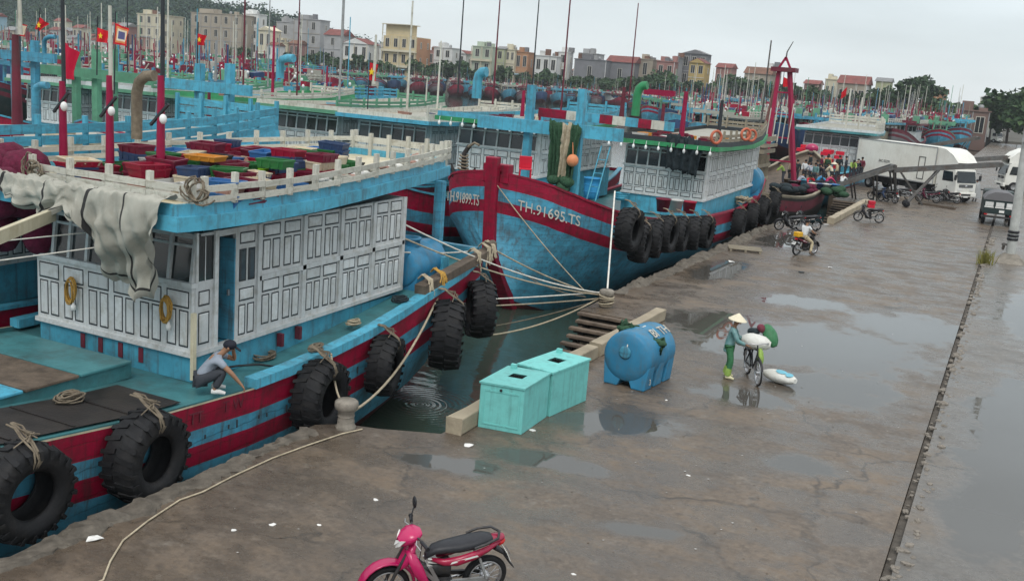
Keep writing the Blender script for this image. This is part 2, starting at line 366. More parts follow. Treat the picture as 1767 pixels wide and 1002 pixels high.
# ------------------------------------------------------------------ ground, water
def wet_concrete(name, blobs, base, damp, wetall=0.0):
    m = D.materials.new(name); m.use_nodes = True; t = m.node_tree; N = t.nodes; L = t.links.new
    b = N['Principled BSDF']; tc = N.new('ShaderNodeTexCoord'); obj = tc.outputs['Object']
    def noise(sc, det=6, rough=.6, scale3=None):
        src = obj
        if scale3:
            mp = N.new('ShaderNodeMapping'); mp.inputs['Scale'].default_value = scale3; L(obj, mp.inputs[0]); src = mp.outputs[0]
        n = N.new('ShaderNodeTexNoise'); n.inputs['Scale'].default_value = sc; n.inputs['Detail'].default_value = det; n.inputs['Roughness'].default_value = rough
        L(src, n.inputs[0]); return n.outputs[0]
    def rng(x, a, c, lo=0., hi=1., smooth=False):
        r = N.new('ShaderNodeMapRange'); L(x, r.inputs[0])
        if smooth: r.interpolation_type = 'SMOOTHSTEP'
        for i, v in enumerate((a, c, lo, hi)): r.inputs[i+1].default_value = v
        return r.outputs[0]
    def math2(op, x, y):
        n = N.new('ShaderNodeMath'); n.operation = op
        for i, v in enumerate((x, y)):
            if isinstance(v, (int, float)): n.inputs[i].default_value = v
            else: L(v, n.inputs[i])
        return n.outputs[0]
    def mix(f, a, c):
        x = N.new('ShaderNodeMix'); x.data_type = 'RGBA'; L(f, x.inputs[0])
        for i, v in ((6, a), (7, c)):
            if isinstance(v, tuple): x.inputs[i].default_value = (*v, 1)
            else: L(v, x.inputs[i])
        return x.outputs[2]
    field = None
    for cx, cy, rx, ry, rot in blobs:
        mp = N.new('ShaderNodeMapping'); mp.vector_type = 'TEXTURE'
        mp.inputs['Location'].default_value = (cx, cy, 0); mp.inputs['Rotation'].default_value = (0, 0, math.radians(rot)); mp.inputs['Scale'].default_value = (rx, ry, 1)
        L(obj, mp.inputs[0])
        ln = N.new('ShaderNodeVectorMath'); ln.operation = 'LENGTH'; L(mp.outputs[0], ln.inputs[0])
        f = rng(ln.outputs['Value'], .3, 1.35, 1, 0)
        field = f if field is None else math2('MAXIMUM', field, f)
    big = noise(.35, 8, .62); mid = noise(1.1, 8, .65); fine = noise(9, 6, .7); grit = noise(55, 3, .6)
    streak = noise(1, 9, .7, (.75, 1.1, 1))
    f = math2('ADD', field, math2('MULTIPLY', math2('SUBTRACT', mid, .5), 1.5))
    f = math2('ADD', f, math2('MULTIPLY', math2('SUBTRACT', big, .5), 1.1))
    pud = rng(f, .42, .74, 0, 1, True)
    near = rng(f, .02, .5, 0, 1, True)
    dampf = math2('MAXIMUM', near, rng(streak, .42, .58, wetall, 1, True))
    c = mix(rng(mid, .32, .68), tuple(v*.72 for v in base), tuple(v*1.22 for v in base))
    c = mix(rng(fine, .38, .66, 0, .7), c, tuple(v*.5 for v in base))
    c = mix(rng(big, .42, .62, 0, .7), c, (.19, .135, .085))
    c = mix(rng(noise(.9, 10, .75, (1, 1.2, 1)), .5, .64, 0, .75), c, (.07, .058, .048))
    c = mix(rng(noise(2.3, 9, .75), .56, .7, 0, .6), c, (.27, .24, .2))
    c = mix(rng(grit, .6, .72, 0, .55), c, (.34, .31, .27))
    c = mix(math2('MULTIPLY', dampf, .62), c, damp)
    c = mix(math2('MULTIPLY', rng(streak, .55, .7), rng(mid, .5, .62, 0, .6)), c, (.04, .035, .03))
    vo = N.new('ShaderNodeTexVoronoi'); vo.feature = 'DISTANCE_TO_EDGE'; vo.inputs['Scale'].default_value = .22
    wp = N.new('ShaderNodeVectorMath'); wp.operation = 'MULTIPLY_ADD'; nn = N.new('ShaderNodeTexNoise'); nn.inputs['Scale'].default_value = 1.3; nn.inputs['Detail'].default_value = 8; L(obj, nn.inputs[0]); L(nn.outputs['Color'], wp.inputs[0]); wp.inputs[1].default_value = (1.6, 1.6, 0); L(obj, wp.inputs[2]); L(wp.outputs[0], vo.inputs[0])
    c = mix(math2('MULTIPLY', rng(vo.outputs['Distance'], 0, .012, 1, 0), rng(big, .42, .55, 0, .8)), c, (.03, .026, .022))
    c = mix(rng(noise(4.5, 10, .8), .5, .68, 0, .6), c, tuple(v*.45 for v in base))
    c = mix(rng(noise(1.6, 10, .8, (1, 1, 1.3)), .57, .66, 0, .7), c, (.045, .038, .032))
    c = mix(pud, c, (.075, .07, .062))
    L(c, b.inputs['Base Color'])
    r = mix(dampf, (.6, .6, .6), (.23, .23, .23)); r = mix(pud, r, (.02, .02, .02))
    rv = N.new('ShaderNodeSeparateColor'); L(r, rv.inputs[0]); 
    rr = math2('ADD', rv.outputs[0], math2('MULTIPLY', math2('MULTIPLY', math2('SUBTRACT', fine, .5), math2('SUBTRACT', 1., pud)), .25))
    L(rr, b.inputs['Roughness'])
    bp = N.new('ShaderNodeBump'); bp.inputs['Distance'].default_value = .02
    h = math2('ADD', math2('MULTIPLY', fine, .7), math2('MULTIPLY', grit, .35)); h = math2('ADD', h, mid)
    L(h, bp.inputs['Height']); L(math2('MULTIPLY', math2('SUBTRACT', 1., pud), .6), bp.inputs['Strength']); L(bp.outputs[0], b.inputs['Normal'])
    M[name] = m
wet_concrete('wet concrete', [(-4.6, 29.6, 5.0, 3.6, 30), (-2.2, 34.5, 2.2, 3.2, 0), (-7.6, 30.5, 2.4, 1.8, 20), (-8.4, 15.3, 1.3, .5, 15), (-6.9, 16.6, 1.6, .5, 10),
    (-6.6, 19.6, 1.7, 1.0, 30), (-5.0, 23.3, 1.4, .9, 0), (-9.8, 51, 1.4, 4, 0), (-10, 40, 1.0, 3.5, 0), (-4.5, 14.8, 1.0, .35, 20), (-3.2, 25.5, 2.0, 2.0, 0), (-6.2, 36, 2.2, 1.4, 10), (-3.0, 19.5, 1.0, .7, 20)],
    (.140, .110, .083), (.072, .057, .044), .1)
wet_concrete('wet road', [(1.0, 24, 1.5, 8, 0), (2.0, 40, 2.4, 7, 0), (.5, 19, .9, 3, 0)], (.16, .145, .125), (.10, .09, .08), .5)

EDGE = -11.55; NB = -9.3
# the quay in four cast slabs with open joints between them, notched where the landing steps go down
def slab(poly, z1=0.0, z0=-2.6, mat='wet concrete'):
    g = G(); g.prism(poly, z0, z1); return struct('quay_slab', g, mat)
slab([(-.86, -12), (-.86, 43.98), (-11.62, 43.98), (-11.66, 38), (-11.55, 31.2), (-11.5, 28.9), (NB, 28.9), (NB, 16.62), (-10.4, 16.1), (-11.1, 15.9), (-11.52, 15.5), (-11.5, -12)])
slab([(-.86, 44.0), (-.86, 79.99), (-11.6, 79.99), (-11.6, 76.5), (NB, 76.5), (NB, 60), (-11.6, 60), (-11.6, 44.0)])
slab([(-.86, 80.0), (-.86, 120), (-12.4, 120), (-12.4, 80.0)])
slab([(-.86, 120.02), (-.86, 330), (-6.5, 330), (-6.5, 160), (-12.4, 150), (-12.4, 120.02)])
g = G(); g.prism([(-.71, -12), (60, -12), (60, 330), (-.71, 330)], -2.6, .02); struct('road', g, 'wet road')
g = G(); g.box(-.85, -.72, -12, 330, -2.6, -.07); struct('gutter', g, 'gutter dirt')
# rubble edging in the gutter between quay and road
rub = []
for k in range(9):
    g = G(); r = .5; rnd = random.Random(k)
    bm = bmesh.new(); bmesh.ops.create_icosphere(bm, subdivisions=1, radius=.5)
    vs = [(v.co.x*rnd.uniform(.7,1.1), v.co.y*rnd.uniform(.7,1.15), v.co.z*rnd.uniform(.5,.8)) for v in bm.verts]; fs = [[v.index for v in f.verts] for f in bm.faces]; bm.free()
    g.add(vs, fs, 0, False); rub.append(meshof(g, 'stone', 'stone'))
stones = thing('rubble_edging', 'line of broken kerb stones in the gutter between quay and wet road', 'kerb stones', (-.70, 30, -.07))
y = 11.0; rr = random.Random(3)
while y < 64:
    d = rr.uniform(.2, .42)*(1+max(0, (y-30)/60))
    for q in range(rr.choice([1, 1, 2])):
        s_ = rr.uniform(.25, .65)*d
        piece('stone', rub[rr.randrange(9)], stones, (rr.uniform(-.09, .22)*(1.3 if q else 1), y-30+rr.uniform(-.1, .1), .06+s_*.1), rot=(0, 0, rr.uniform(0, 6)), sc=(s_*.8, s_, s_*.9))
    y += d*rr.uniform(.3, .8)
# broken rim of the quay edge, cast kerb lumps
def rim(y0, y1, x, seed, h=.12):
    rr = random.Random(seed); g = G(); rows = []; y = y0; hh = h; w = .3
    while y < y1:
        hh = max(.02, min(h*1.5, hh+rr.uniform(-.5,.5)*h)); w = max(.18, min(.48, w+rr.uniform(-.07,.07)))
        if rr.random() < .06: hh = .015
        j = lambda a: rr.uniform(-a, a)
        rows.append([(x-.06+j(.03), y, -.25), (x-.05+j(.04), y+j(.03), hh*.7), (x+.03+j(.03), y+j(.04), hh+j(.03)), (x+w*.4+j(.04), y+j(.04), hh*rr.uniform(.7,1.1)), (x+w*.75+j(.04), y+j(.04), hh*rr.uniform(.4,.9)), (x+w+j(.05), y+j(.03), .03), (x+w+.06+j(.05), y, -.02)]); y += rr.uniform(.06, .16)
    g.grid(rows, sm=False); return g
ob_ = struct('quay_rim', rim(2, 15.2, -11.5, 1, .08), 'rim concrete'); 
ob_ = struct('quay_rim', rim(32.2, 59.5, -11.65, 2, .14), 'rim concrete'); 

m = D.materials.new('harbour water'); m.use_nodes = True; t = m.node_tree; b = t.nodes['Principled BSDF']; L = t.links.new; N = t.nodes
b.inputs['Base Color'].default_value = (.040, .062, .048, 1); b.inputs['Roughness'].default_value = .06
tc = N.new('ShaderNodeTexCoord'); mp = N.new('ShaderNodeMapping'); mp.inputs['Scale'].default_value = (.8, 1.4, 1); L(tc.outputs['Object'], mp.inputs[0])
n = N.new('ShaderNodeTexNoise'); n.inputs['Scale'].default_value = 1.3; n.inputs['Detail'].default_value = 4; L(mp.outputs[0], n.inputs[0])
rc = P(725, 697, z=-1.6)
mp2 = N.new('ShaderNodeMapping'); mp2.vector_type = 'TEXTURE'; mp2.inputs['Location'].default_value = rc; L(tc.outputs['Object'], mp2.inputs[0])
wv = N.new('ShaderNodeTexWave'); wv.wave_type = 'RINGS'; wv.rings_direction = 'Z'; wv.inputs['Scale'].default_value = 1.9; wv.inputs['Distortion'].default_value = .8; L(mp2.outputs[0], wv.inputs[0])
ln = N.new('ShaderNodeVectorMath'); ln.operation = 'LENGTH'; L(mp2.outputs[0], ln.inputs[0])
fr = N.new('ShaderNodeMapRange'); fr.inputs[1].default_value = .2; fr.inputs[2].default_value = 1.9; fr.inputs[3].default_value = .28; fr.inputs[4].default_value = 0; L(ln.outputs['Value'], fr.inputs[0])
mu = N.new('ShaderNodeMath'); mu.operation = 'MULTIPLY_ADD'; L(wv.outputs[0], mu.inputs[0]); L(fr.outputs[0], mu.inputs[1]); L(n.outputs[0], mu.inputs[2])
bp = N.new('ShaderNodeBump'); bp.inputs['Strength'].default_value = .22; bp.inputs['Distance'].default_value = .08; L(mu.outputs[0], bp.inputs['Height']); L(bp.outputs[0], b.inputs['Normal'])
M['harbour water'] = m
g = G(); g.add([(-900, -60, -1.6), (60, -60, -1.6), (60, 900, -1.6), (-900, 900, -1.6)], [(0,1,2,3)]); struct('water', g, 'harbour water')

# ------------------------------------------------------------------ far shore, hill
def PD(x, y, depth):
    r = _ray(x, y); r = r/(-r[2])*depth; p = RM @ r; return Vector((p[0], p[1], CAMZ+p[2]))
def hor(x): return HA+HB*x
def PZ(x, depth, z): 
    """point in the direction of image column x (at the horizon), at a camera depth, at height z"""
    p = PD(x, hor(x), depth); return Vector((p.x, p.y, z))
pm('shore earth', (.10, .095, .08), .9, .3, .1)
cols = list(range(-300, 2000, 60))
g = G(); rows = []
for dep, z in ((398, -2.5), (399, .6), (404, .9), (470, 1.5), (700, 6), (1100, 6)):
    rows.append([PZ(x, dep*(1 if x < 1250 else max(.62, 1-(x-1250)/1100)), z) for x in cols])
g.grid(rows, sm=False); struct('far_shore_ground', g, 'shore earth')
RIDGE = [(-300,-60),(-100,-40),(0,-30),(120,-32),(250,-22),(340,2),(400,14),(450,21),(500,37),(550,52),(600,67),(640,80),(700,100),(760,130)]
def hillpt(x, v):
    ry = interp(RIDGE, x)
    top = PD(x, ry, 720+60*math.sin(x*.011))
    if v <= 1:
        b0 = PZ(x, 500, 2); q = v**1.25
        p = b0.lerp(top, v); p.z = lerp(2, top.z, q); p.z += 2.5*math.sin(x*.05+v*7)*v*(1-v)*2; return p
    b1 = PZ(x, 1000, 0); return top.lerp(b1, v-1)
g = G(); g.grid([[hillpt(x, v/8) for x in range(-300, 821, 28)] for v in range(0, 17)]); struct('hill', g, 'leaf hill')
def leafquad(g, c, s, rr, m=0):
    a = Vector((rr.uniform(-1,1), rr.uniform(-1,1), rr.uniform(-.6,.6))).normalized(); b_ = a.cross(Vector((rr.uniform(-1,1), rr.uniform(-1,1), rr.uniform(-1,1)))).normalized()
    a *= s; b_ *= s*rr.uniform(.5, .9); n_ = a.cross(b_).normalized()*s*.25
    g.add([c-a, c-b_+n_, c+a, c+b_+n_], [(0,1,2,3)], m)
rr = random.Random(11); g = G()
for i in range(6500):
    x = rr.uniform(-60, 800); v = 1-abs(rr.gauss(0, .42)) if rr.random() < .75 else rr.uniform(.2, 1)
    if v < .22: continue
    c = hillpt(x, v); r = rr.uniform(2.0, 4.6); hgt = rr.uniform(1.0, 2.2) + (3.2 if rr.random() < .1 else 0)
    mi = 0 if rr.random() < .6 else 1
    for k in range(8):
        leafquad(g, c+Vector((rr.gauss(0, r*.4), rr.gauss(0, r*.4), abs(rr.gauss(hgt, r*.4)))), rr.uniform(.45, 1.15), rr, mi)
struct('hillside_woods', g, ['leaf hill', 'leaf dark'], 'stuff')

hz = D.materials.new('sea haze'); hz.use_nodes = True; hn = hz.node_tree; hn.nodes.clear()
ho = hn.nodes.new('ShaderNodeOutputMaterial'); hv = hn.nodes.new('ShaderNodeVolumePrincipled'); hv.inputs['Color'].default_value = (.86, .92, .97, 1); hv.inputs['Density'].default_value = .0002; hv.inputs['Anisotropy'].default_value = .2
hn.links.new(hv.outputs[0], ho.inputs['Volume']); M['sea haze'] = hz
g = G(); g.box(-1400, 900, -80, 1400, -4.2, 75); struct('haze', g, 'sea haze', 'stuff')
# ------------------------------------------------------------------ buildings across the harbour
WIN = {}
def window_mesh(w, h):
    k = (round(w, 1), round(h, 1))
    if k not in WIN:
        g = G(); w, h = k; t_ = .12
        for a in ((-w/2, -w/2+t_, 0, h), (w/2-t_, w/2, 0, h), (-w/2+t_, w/2-t_, 0, t_), (-w/2+t_, w/2-t_, h-t_, h), (-.05, .05, t_, h-t_)): g.box(a[0], a[1], -.08, .05, a[2], a[3], 0)
        g.box(-w/2+t_, w/2-t_, -.02, .04, t_, h-t_, 1)
        WIN[k] = meshof(g, 'window', ['window frame', 'window dark'])
    return WIN[k]
def building(x0, x1, yt, wall, floors, cols, roof, label, depth=430, side=9, roofmat='roof tile red', balc=False, sidewall=None, zb=.5, wh=1.5, name='house', gable='x', swin=True):
    p0 = PD(x0, yt, depth); p1 = P(x1, yt+(x1-x0)*HB, Y=p0.y)
    X0, X1, Y0, zt = p0.x, p1.x, p0.y, p0.z
    w = X1-X0
    t = thing(name, label, 'house', (X0+w/2, Y0, zb), group='houses along the far shore')
    g = G(); g.box(X0, X1, Y0, Y0+side, zb-2, zt, 0); 
    ob('wall', g, 'wall '+wall, t)
    if sidewall:
        g = G(); g.box(X1, X1+.06, Y0+.05, Y0+side-.05, zb, zt-.3); ob('side_wall', g, 'wall '+sidewall, t)
    fh = (zt-zb)/floors
    for f in range(floors):
        z = zb+f*fh+fh*.28
        for c in range(cols):
            ww = min(1.9, w/cols*.56)
            piece('window', window_mesh(ww, fh*.56), t, (-w/2+w*(c+.5)/cols, -.03, z-zb))
        if swin:
            for c in range(max(1, int(side/4.5))):
                piece('window', window_mesh(1.1, fh*.42), t, (w/2+.08, side*(c+.6)/max(1, int(side/4.5)), z-zb), rz=math.pi/2)
        if balc and f > 0:
            g = G(); zz = zb+f*fh; g.box(X0-.2, X1+.2, Y0-1.3, Y0-.002, zz-.12, zz+.1); g.box(X0-.2, X1+.2, Y0-1.3, Y0-1.18, zz+.102, zz+.8)
            for q in (X0+.05, X0+w*.5, X1-.05): g.box(q-.12, q+.12, Y0-1.17, Y0-.95, zz+.102, zz+fh-.13)
            ob('balcony', g, 'wall '+('cream' if wall != 'cream' else 'white'), t)
    rr = random.Random(int(x0*3+yt)); g = G()
    for f in range(1, floors): z = zb+f*fh; g.box(X0-.08, X1+.12, Y0-.18, Y0-.003, z-.1, z+.08)
    for c in range(cols+1): 
        if rr.random() < .5: q = X0+w*c/cols; g.box(q-.09, q+.09, Y0-.14, Y0-.005, zb, zt-.05)
    if g.v: ob('ledge', g, 'wall '+rr.choice(['cream','grey','white','tan']), t)
    if floors > 1:
        g = G(); z = zb+fh*.92; a0 = X0+w*rr.uniform(0,.2); a1 = X1-w*rr.uniform(0,.3); g.add([(a0, Y0-.01, z), (a1, Y0-.01, z), (a1, Y0-1.8, z-.5), (a0, Y0-1.8, z-.5)], [(0,1,2,3)]); o = ob('awning', g, rr.choice(['roof tile red','wall blue','roof grey','wall pale green']), t); md = o.modifiers.new('t','SOLIDIFY'); md.thickness = .08
    if roof == 'flat':
        for q in range(rr.randint(1, 3)):
            g = G(); bx = X0+w*rr.uniform(.05,.8); bz = zt+.301; g.box(bx, bx+rr.uniform(.8,2.2), Y0+.6+q*2.4, Y0+2.4+q*2.4, bz, bz+rr.uniform(.6,2.6)); ob('roof_shed', g, rr.choice(['roof grey','wall '+wall,'wall dark grey','roof tile brown']), t)
    if roof == 'flat':
        g = G(); g.box(X0-.3, X1+.3, Y0-.3, Y0+side+.3, zt, zt+.3); g.box(X0+w*.1, X0+w*.45, Y0+2, Y0+5.5, zt+.302, zt+2.2); ob('parapet', g, 'wall '+wall, t)
        g = G(); g.lathe([(.01, 0), (.6, 0), (.6, 1.1), (.3, 1.3), (.01, 1.3)], 10, 0, Matrix.Translation((X0+w*.7, Y0+3, zt+.3))); ob('water_tank', g, 'steel pale', t)
    elif roof == 'gable':
        rh = min(w, side)*.3; g = G(); o_ = .5
        if gable == 'x':
            vs = [(X0-o_, Y0-o_, zt), (X1+o_, Y0-o_, zt), (X1+o_, Y0+side+o_, zt), (X0-o_, Y0+side+o_, zt), (X0-o_, Y0+side/2, zt+rh), (X1+o_, Y0+side/2, zt+rh)]
            fs = [(0,1,5,4), (2,3,4,5), (1,2,5), (3,0,4), (0,3,2,1)]
        else:
            vs = [(X0-o_, Y0-o_, zt), (X1+o_, Y0-o_, zt), (X1+o_, Y0+side+o_, zt), (X0-o_, Y0+side+o_, zt), (X0+w/2, Y0-o_, zt+rh), (X0+w/2, Y0+side+o_, zt+rh)]
            fs = [(1,2,5,4), (3,0,4,5), (0,1,4), (2,3,5), (0,3,2,1)]
        g.add(vs, fs); ob('roof', g, roofmat, t)
        if gable == 'y':
            g = G(); g.add([(X0, Y0-o_-.02, zt), (X1, Y0-o_-.02, zt), (X0+w/2, Y0-o_-.02, zt+rh*.92)], [(0,1,2)]); ob('gable', g, 'wall '+wall, t)
    return t, (X0, X1, Y0, zt)
B_ = building
B_(237,278,24,'cream',4,3,'flat','cream four-storey house with balconied top floor below the wooded hill',side=14, balc=False, depth=470)
B_(330,417,22,'tan',4,5,'flat','wide tan apartment block with a glazed bay, right of the cream house',side=9,depth=475)
B_(420,446,24,'white',4,2,'flat','narrow white tower block attached right of the tan block',depth=472,side=6)
B_(446,470,52,'cream',2,2,'gable','small cream gabled house beside the round dark tree',depth=450,gable='y',roofmat='wall cream',side=6)
B_(478,508,38,'grey',3,1,'flat','low grey block left of the bare grey building',depth=470)
B_(508,553,33,'grey',4,2,'flat','bare grey concrete building with one big upper window',depth=460,side=7)
B_(560,590,60,'grey',3,1,'gable','plain grey rendered house with a red roof left of the balcony house',depth=440)
B_(592,636,74,'white',2,3,'gable','white balcony house with red tiled gable roof',depth=430,balc=True,gable='y',side=8)
t, (X0, X1, Y0, zt) = B_(662,720,61,'yellow',3,4,'none','yellow four-storey house with open rooftop terrace and orange side wall',depth=430,side=11,balc=True,sidewall='orange')
w = X1-X0; g = G(); g.box(X0+.3, X0+w*.72, Y0+1.2, Y0+7, zt, zt+4.6); ob('penthouse', g, 'wall yellow', t)
g = G(); g.box(X0-.6, X0+w*.8, Y0-.8, Y0+7.5, zt+4.602, zt+4.9); ob('roof', g, 'wall cream', t)
g = G(); g.box(X0-.4, X0-.1, Y0-.6, Y0-.3, zt, zt+4.6); g.box(X0-.4, X1, Y0-.5, Y0-.4, zt+.9, zt+1.0); ob('terrace_post', g, 'wall cream', t)
B_(749,781,82,'white',3,2,'flat','white house with green shutters right of the orange wall',side=6)
B_(788,805,92,'white',2,1,'gable','small white house under a bright red roof',gable='y',depth=436,roofmat='roof tile red')
B_(816,850,80,'pale green',3,2,'flat','pale grey-green house with white columns',balc=True,side=6)
B_(856,871,84,'olive',3,1,'gable','narrow olive house with a dark curved roof',roofmat='roof grey')
B_(873,889,86,'cream',3,2,'flat','narrow cream house with arched parapet',side=4)
B_(890,912,90,'orange',2,2,'flat','pinkish orange house beside the narrow cream one',side=6)
B_(924,962,96,'white',2,3,'flat','long low white house with grey awning',depth=425,side=7)
B_(964,980,90,'white',3,1,'flat','tall narrow white house at the end of the terrace',depth=425,side=6)
B_(992,1046,102,'dark grey',1,1,'flat','long dark grey warehouse wall behind palms',depth=425,swin=False)
B_(1000,1030,92,'grey',2,2,'flat','grey rooftop house behind the dark warehouse',depth=450)
B_(1047,1095,106,'dark grey',1,1,'gable','dark warehouse with faded red roof',depth=425,swin=False)
B_(1102,1127,102,'tan',2,1,'flat','windowless tan house left of the pink one',depth=425,swin=False)
B_(1134,1164,106,'pink',2,2,'flat','pink walled house with grey flat roof',depth=420,side=5)
B_(1166,1172,100,'grey',3,1,'flat','thin grey stair tower beside the pink house',depth=425,side=6,swin=False)
B_(1178,1221,92,'dark grey',3,3,'gable','tall dark grey gabled house with two roof openings',depth=430,gable='y',roofmat='roof grey',side=6)
B_(1190,1217,108,'ochre',3,2,'gable','ochre house with red roof in front of the dark grey one',depth=405,side=8,gable='y')
B_(1236,1262,116,'pink',1,2,'gable','low house with brown-red roof right of the ochre one',depth=415)
B_(1285,1330,126,'tan',1,3,'gable','low house with long orange roof behind trees',depth=400,roofmat='roof tile brown')
B_(1322,1342,118,'white',2,2,'flat','small white house left of the red derrick',depth=420)
B_(1388,1412,144,'brown',1,2,'gable','brown shed roof right of the derrick',depth=360)
B_(1425,1444,137,'cream',1,2,'flat','small cream house before the long red roof',depth=390)
B_(1446,1496,143,'tan',1,3,'gable','long hall with brown-red roof and white end wall',depth=360,sidewall='white',side=12)
B_(1512,1536,140,'olive',1,2,'gable','square house with grey-green hipped roof',depth=360,roofmat='roof grey')
B_(1602,1632,160,'orange',1,2,'gable','house with bright orange roof among trees at right',depth=330,roofmat='roof tile brown')
B_(1693,1712,168,'white',1,1,'gable','tiny white house left of the big dark tree',depth=330,gable='y',roofmat='wall white')
B_(1652,1708,190,'brown',1,2,'flat','long brown brick shed behind the lorries',depth=230,side=6)
rr = random.Random(5); n = 0
hillside = []
for i in range(26):
    x = -20+i*10.5+rr.uniform(-4, 4); dep = rr.uniform(455, 560); yt = hor(x)-rr.choice([3, 8, 14, 20, 27, 36])-2
    c = rr.choice(['white', 'tan', 'cream', 'grey', 'pink', 'blue']); hillside.append((x, yt, dep, c, rr.uniform(9, 16), rr.choice(['roof tile red', 'roof tile brown', 'roof tile red', 'roof grey'])))
hillside.sort(key=lambda h: h[0])
for i, (x, yt, dep, c, wpx, rm) in enumerate(hillside):
    p = PD(x, yt+9, dep)
    B_(x, x+wpx, yt+5, c, 1, 2, 'gable', f'small {c} house with {rm[5:].replace("tile ","")} roof, {nth(i+1)} from the left under the hill', depth=dep, side=6, roofmat=rm, zb=p.z-5, swin=False)
rr = random.Random(15); fill = []
for i in range(34): fill.append((455+i*24+rr.uniform(-7,7), rr.uniform(442,470), rr.choice(['white','tan','cream','grey','pale green','pink','dark grey','blue','olive']), rr.uniform(13,26), rr.choice([12,18,24,30])))
for i, (x, dep, c, wpx, up) in enumerate(fill):
    rf = rr.choice(['gable','flat','flat']); yt = hor(x)-up*(1 if x < 960 else .62)-2
    B_(x, x+wpx, yt, c, 2, 2, rf, f'{c} house peeping out behind the front terrace, {nth(i+1)} from the left there', depth=dep, side=6, roofmat=rr.choice(['roof tile red','roof tile brown','roof grey']), swin=False)
# ------------------------------------------------------------------ trees
def tree(x, ybase, h, rx, label, depth=None, base=None, leaf='leaf dark', n=420, ls=.55, name='tree', seed=None, palm=False):
    p = base or PZ(x, depth, .6); rr = random.Random(int(x*7+h*10))
    t = thing(name, label, 'tree', p, group='trees along the far shore')
    g = G(); th = h*(.35 if not palm else .8); lean = Vector((rr.uniform(-.3,.3), rr.uniform(-.3,.3), 0))
    g.tube([p+Vector((0,0,-.3)), p+lean*.5+Vector((0,0,th*.5)), p+lean+Vector((0,0,th))], [h*.03, h*.024, h*.018], 7)
    limbs = []
    for k in range(0 if palm else 5):
        a = k*1.26+rr.uniform(-.4,.4); q = p+lean+Vector((math.cos(a)*rx*.55, math.sin(a)*rx*.55, h*rr.uniform(.55,.8))); limbs.append(q)
        g.tube([p+lean+Vector((0,0,th*.85)), (p+lean+Vector((0,0,th))).lerp(q, .5)+Vector((0,0,.2)), q], [h*.014, h*.01, h*.004], 5)
    ob('trunk', g, 'bark', t)
    g = G()
    if palm:
        top = p+lean+Vector((0,0,th))
        for k in range(16):
            a = k*2.4; el = rr.uniform(-.2, .9); L_ = h*.42*rr.uniform(.8, 1.1)
            d = Vector((math.cos(a)*math.cos(el), math.sin(a)*math.cos(el), math.sin(el))); s_ = d.cross(Vector((0,0,1))).normalized()
            prev = None
            for j in range(6):
                u = j/5; c = top+d*L_*u+Vector((0,0,-L_*.55*u*u)); w_ = h*.055*(1-u*.8)
                cur = [c-s_*w_+Vector((0,0,-w_*.7)), c, c+s_*w_+Vector((0,0,-w_*.7))]
                if prev: g.add(prev+cur, [(0,1,4,3), (1,2,5,4)])
                prev = cur
    else:
        clumps = [(q, rx*rr.uniform(.4,.6)) for q in limbs]+[(p+lean+Vector((rr.gauss(0,rx*.45), rr.gauss(0,rx*.45), h*rr.uniform(.5,.92))), rx*rr.uniform(.28,.5)) for k in range(9)]
        for i in range(n):
            c, r = clumps[rr.randrange(len(clumps))]
            v = Vector((rr.gauss(0,1), rr.gauss(0,1), rr.gauss(0,.8))).normalized()*r*rr.uniform(.55, 1.08)
            leafquad(g, c+v, ls*rr.uniform(.6,1.3), rr, 0 if rr.random() < .6 else 1)
    ob('crown', g, [leaf, 'leaf mid' if leaf == 'leaf dark' else 'leaf dark'], t)
    return t
TR = [(410,6.5,4,440,'round dark tree before the tan block'),(555,6,3.6,425,'bushy dark tree below the grey rendered house'),(575,5,3,424,'low tree beside the bushy one left of the balcony house'),
 (645,5,3,424,'tree between the balcony house and the yellow house'),(748,5.5,3.4,420,'tree at the foot of the orange wall'),(765,4.5,2.4,418,'small tree before the white shuttered house'),
 (865,6,3.2,416,'tree before the narrow olive house'),(906,5,2.6,414,'tree before the pinkish orange house'),(945,6,3.4,414,'dark tree before the long low white house'),
 (1022,5.5,3.2,412,'left tree before the dark warehouse'),(1050,5.5,3,412,'middle tree before the dark warehouse'),(1078,6,3.2,412,'right tree before the dark warehouse'),(1098,7,3,412,'tree left of the windowless tan house'),
 (1142,8,5,402,'broad green tree before the pink house'),(1175,6,3,402,'small tree left of the ochre house'),(1240,8,5,395,'broad tree right of the ochre house'),(1272,9,5.5,390,'big dark tree left of the red derrick'),
 (1300,8,5,385,'dense tree just left of the derrick legs'),(1345,8,4.5,375,'tree seen through the red derrick'),(1392,7,4,360,'tree just right of the red derrick'),(1410,7,4,350,'tree below the brown shed roof'),(1468,6,3.5,330,'low tree below the white end wall'),
 (1520,8,4,320,'tree left of the tall dark one at right'),(1545,9,4.5,315,'tree under the grey-green hipped roof'),(1580,11,5,310,'tall dark tree right of the hipped roof'),(1608,9,4.5,300,'tree below the orange roof'),
 (1640,8,5,290,'tree right of the orange roof'),(1662,7,4,280,'tree behind the brown brick shed'),(1690,8,5,270,'wide tree right of the brick shed'),(1745,11.5,6.5,235,'big dark round tree at far right'),(1715,8.5,5,240,'dark tree touching the big round one'),(1775,9,5,230,'tree half outside the picture at right')]
for x, h, rx, dep, lab in TR:
    tree(x, 0, h*(1.5 if x < 1235 else 1.4 if dep > 300 else .98), rx*(1.2 if dep > 300 else 1.0), lab, depth=dep, n=1300, ls=.8)
rr = random.Random(23); belt = sorted([(450+i*17.5+rr.uniform(-6,6), rr.uniform(6.5,10.5), rr.uniform(2.6,4.2), rr.uniform(398,412)) for i in range(46) if rr.random() < .8])
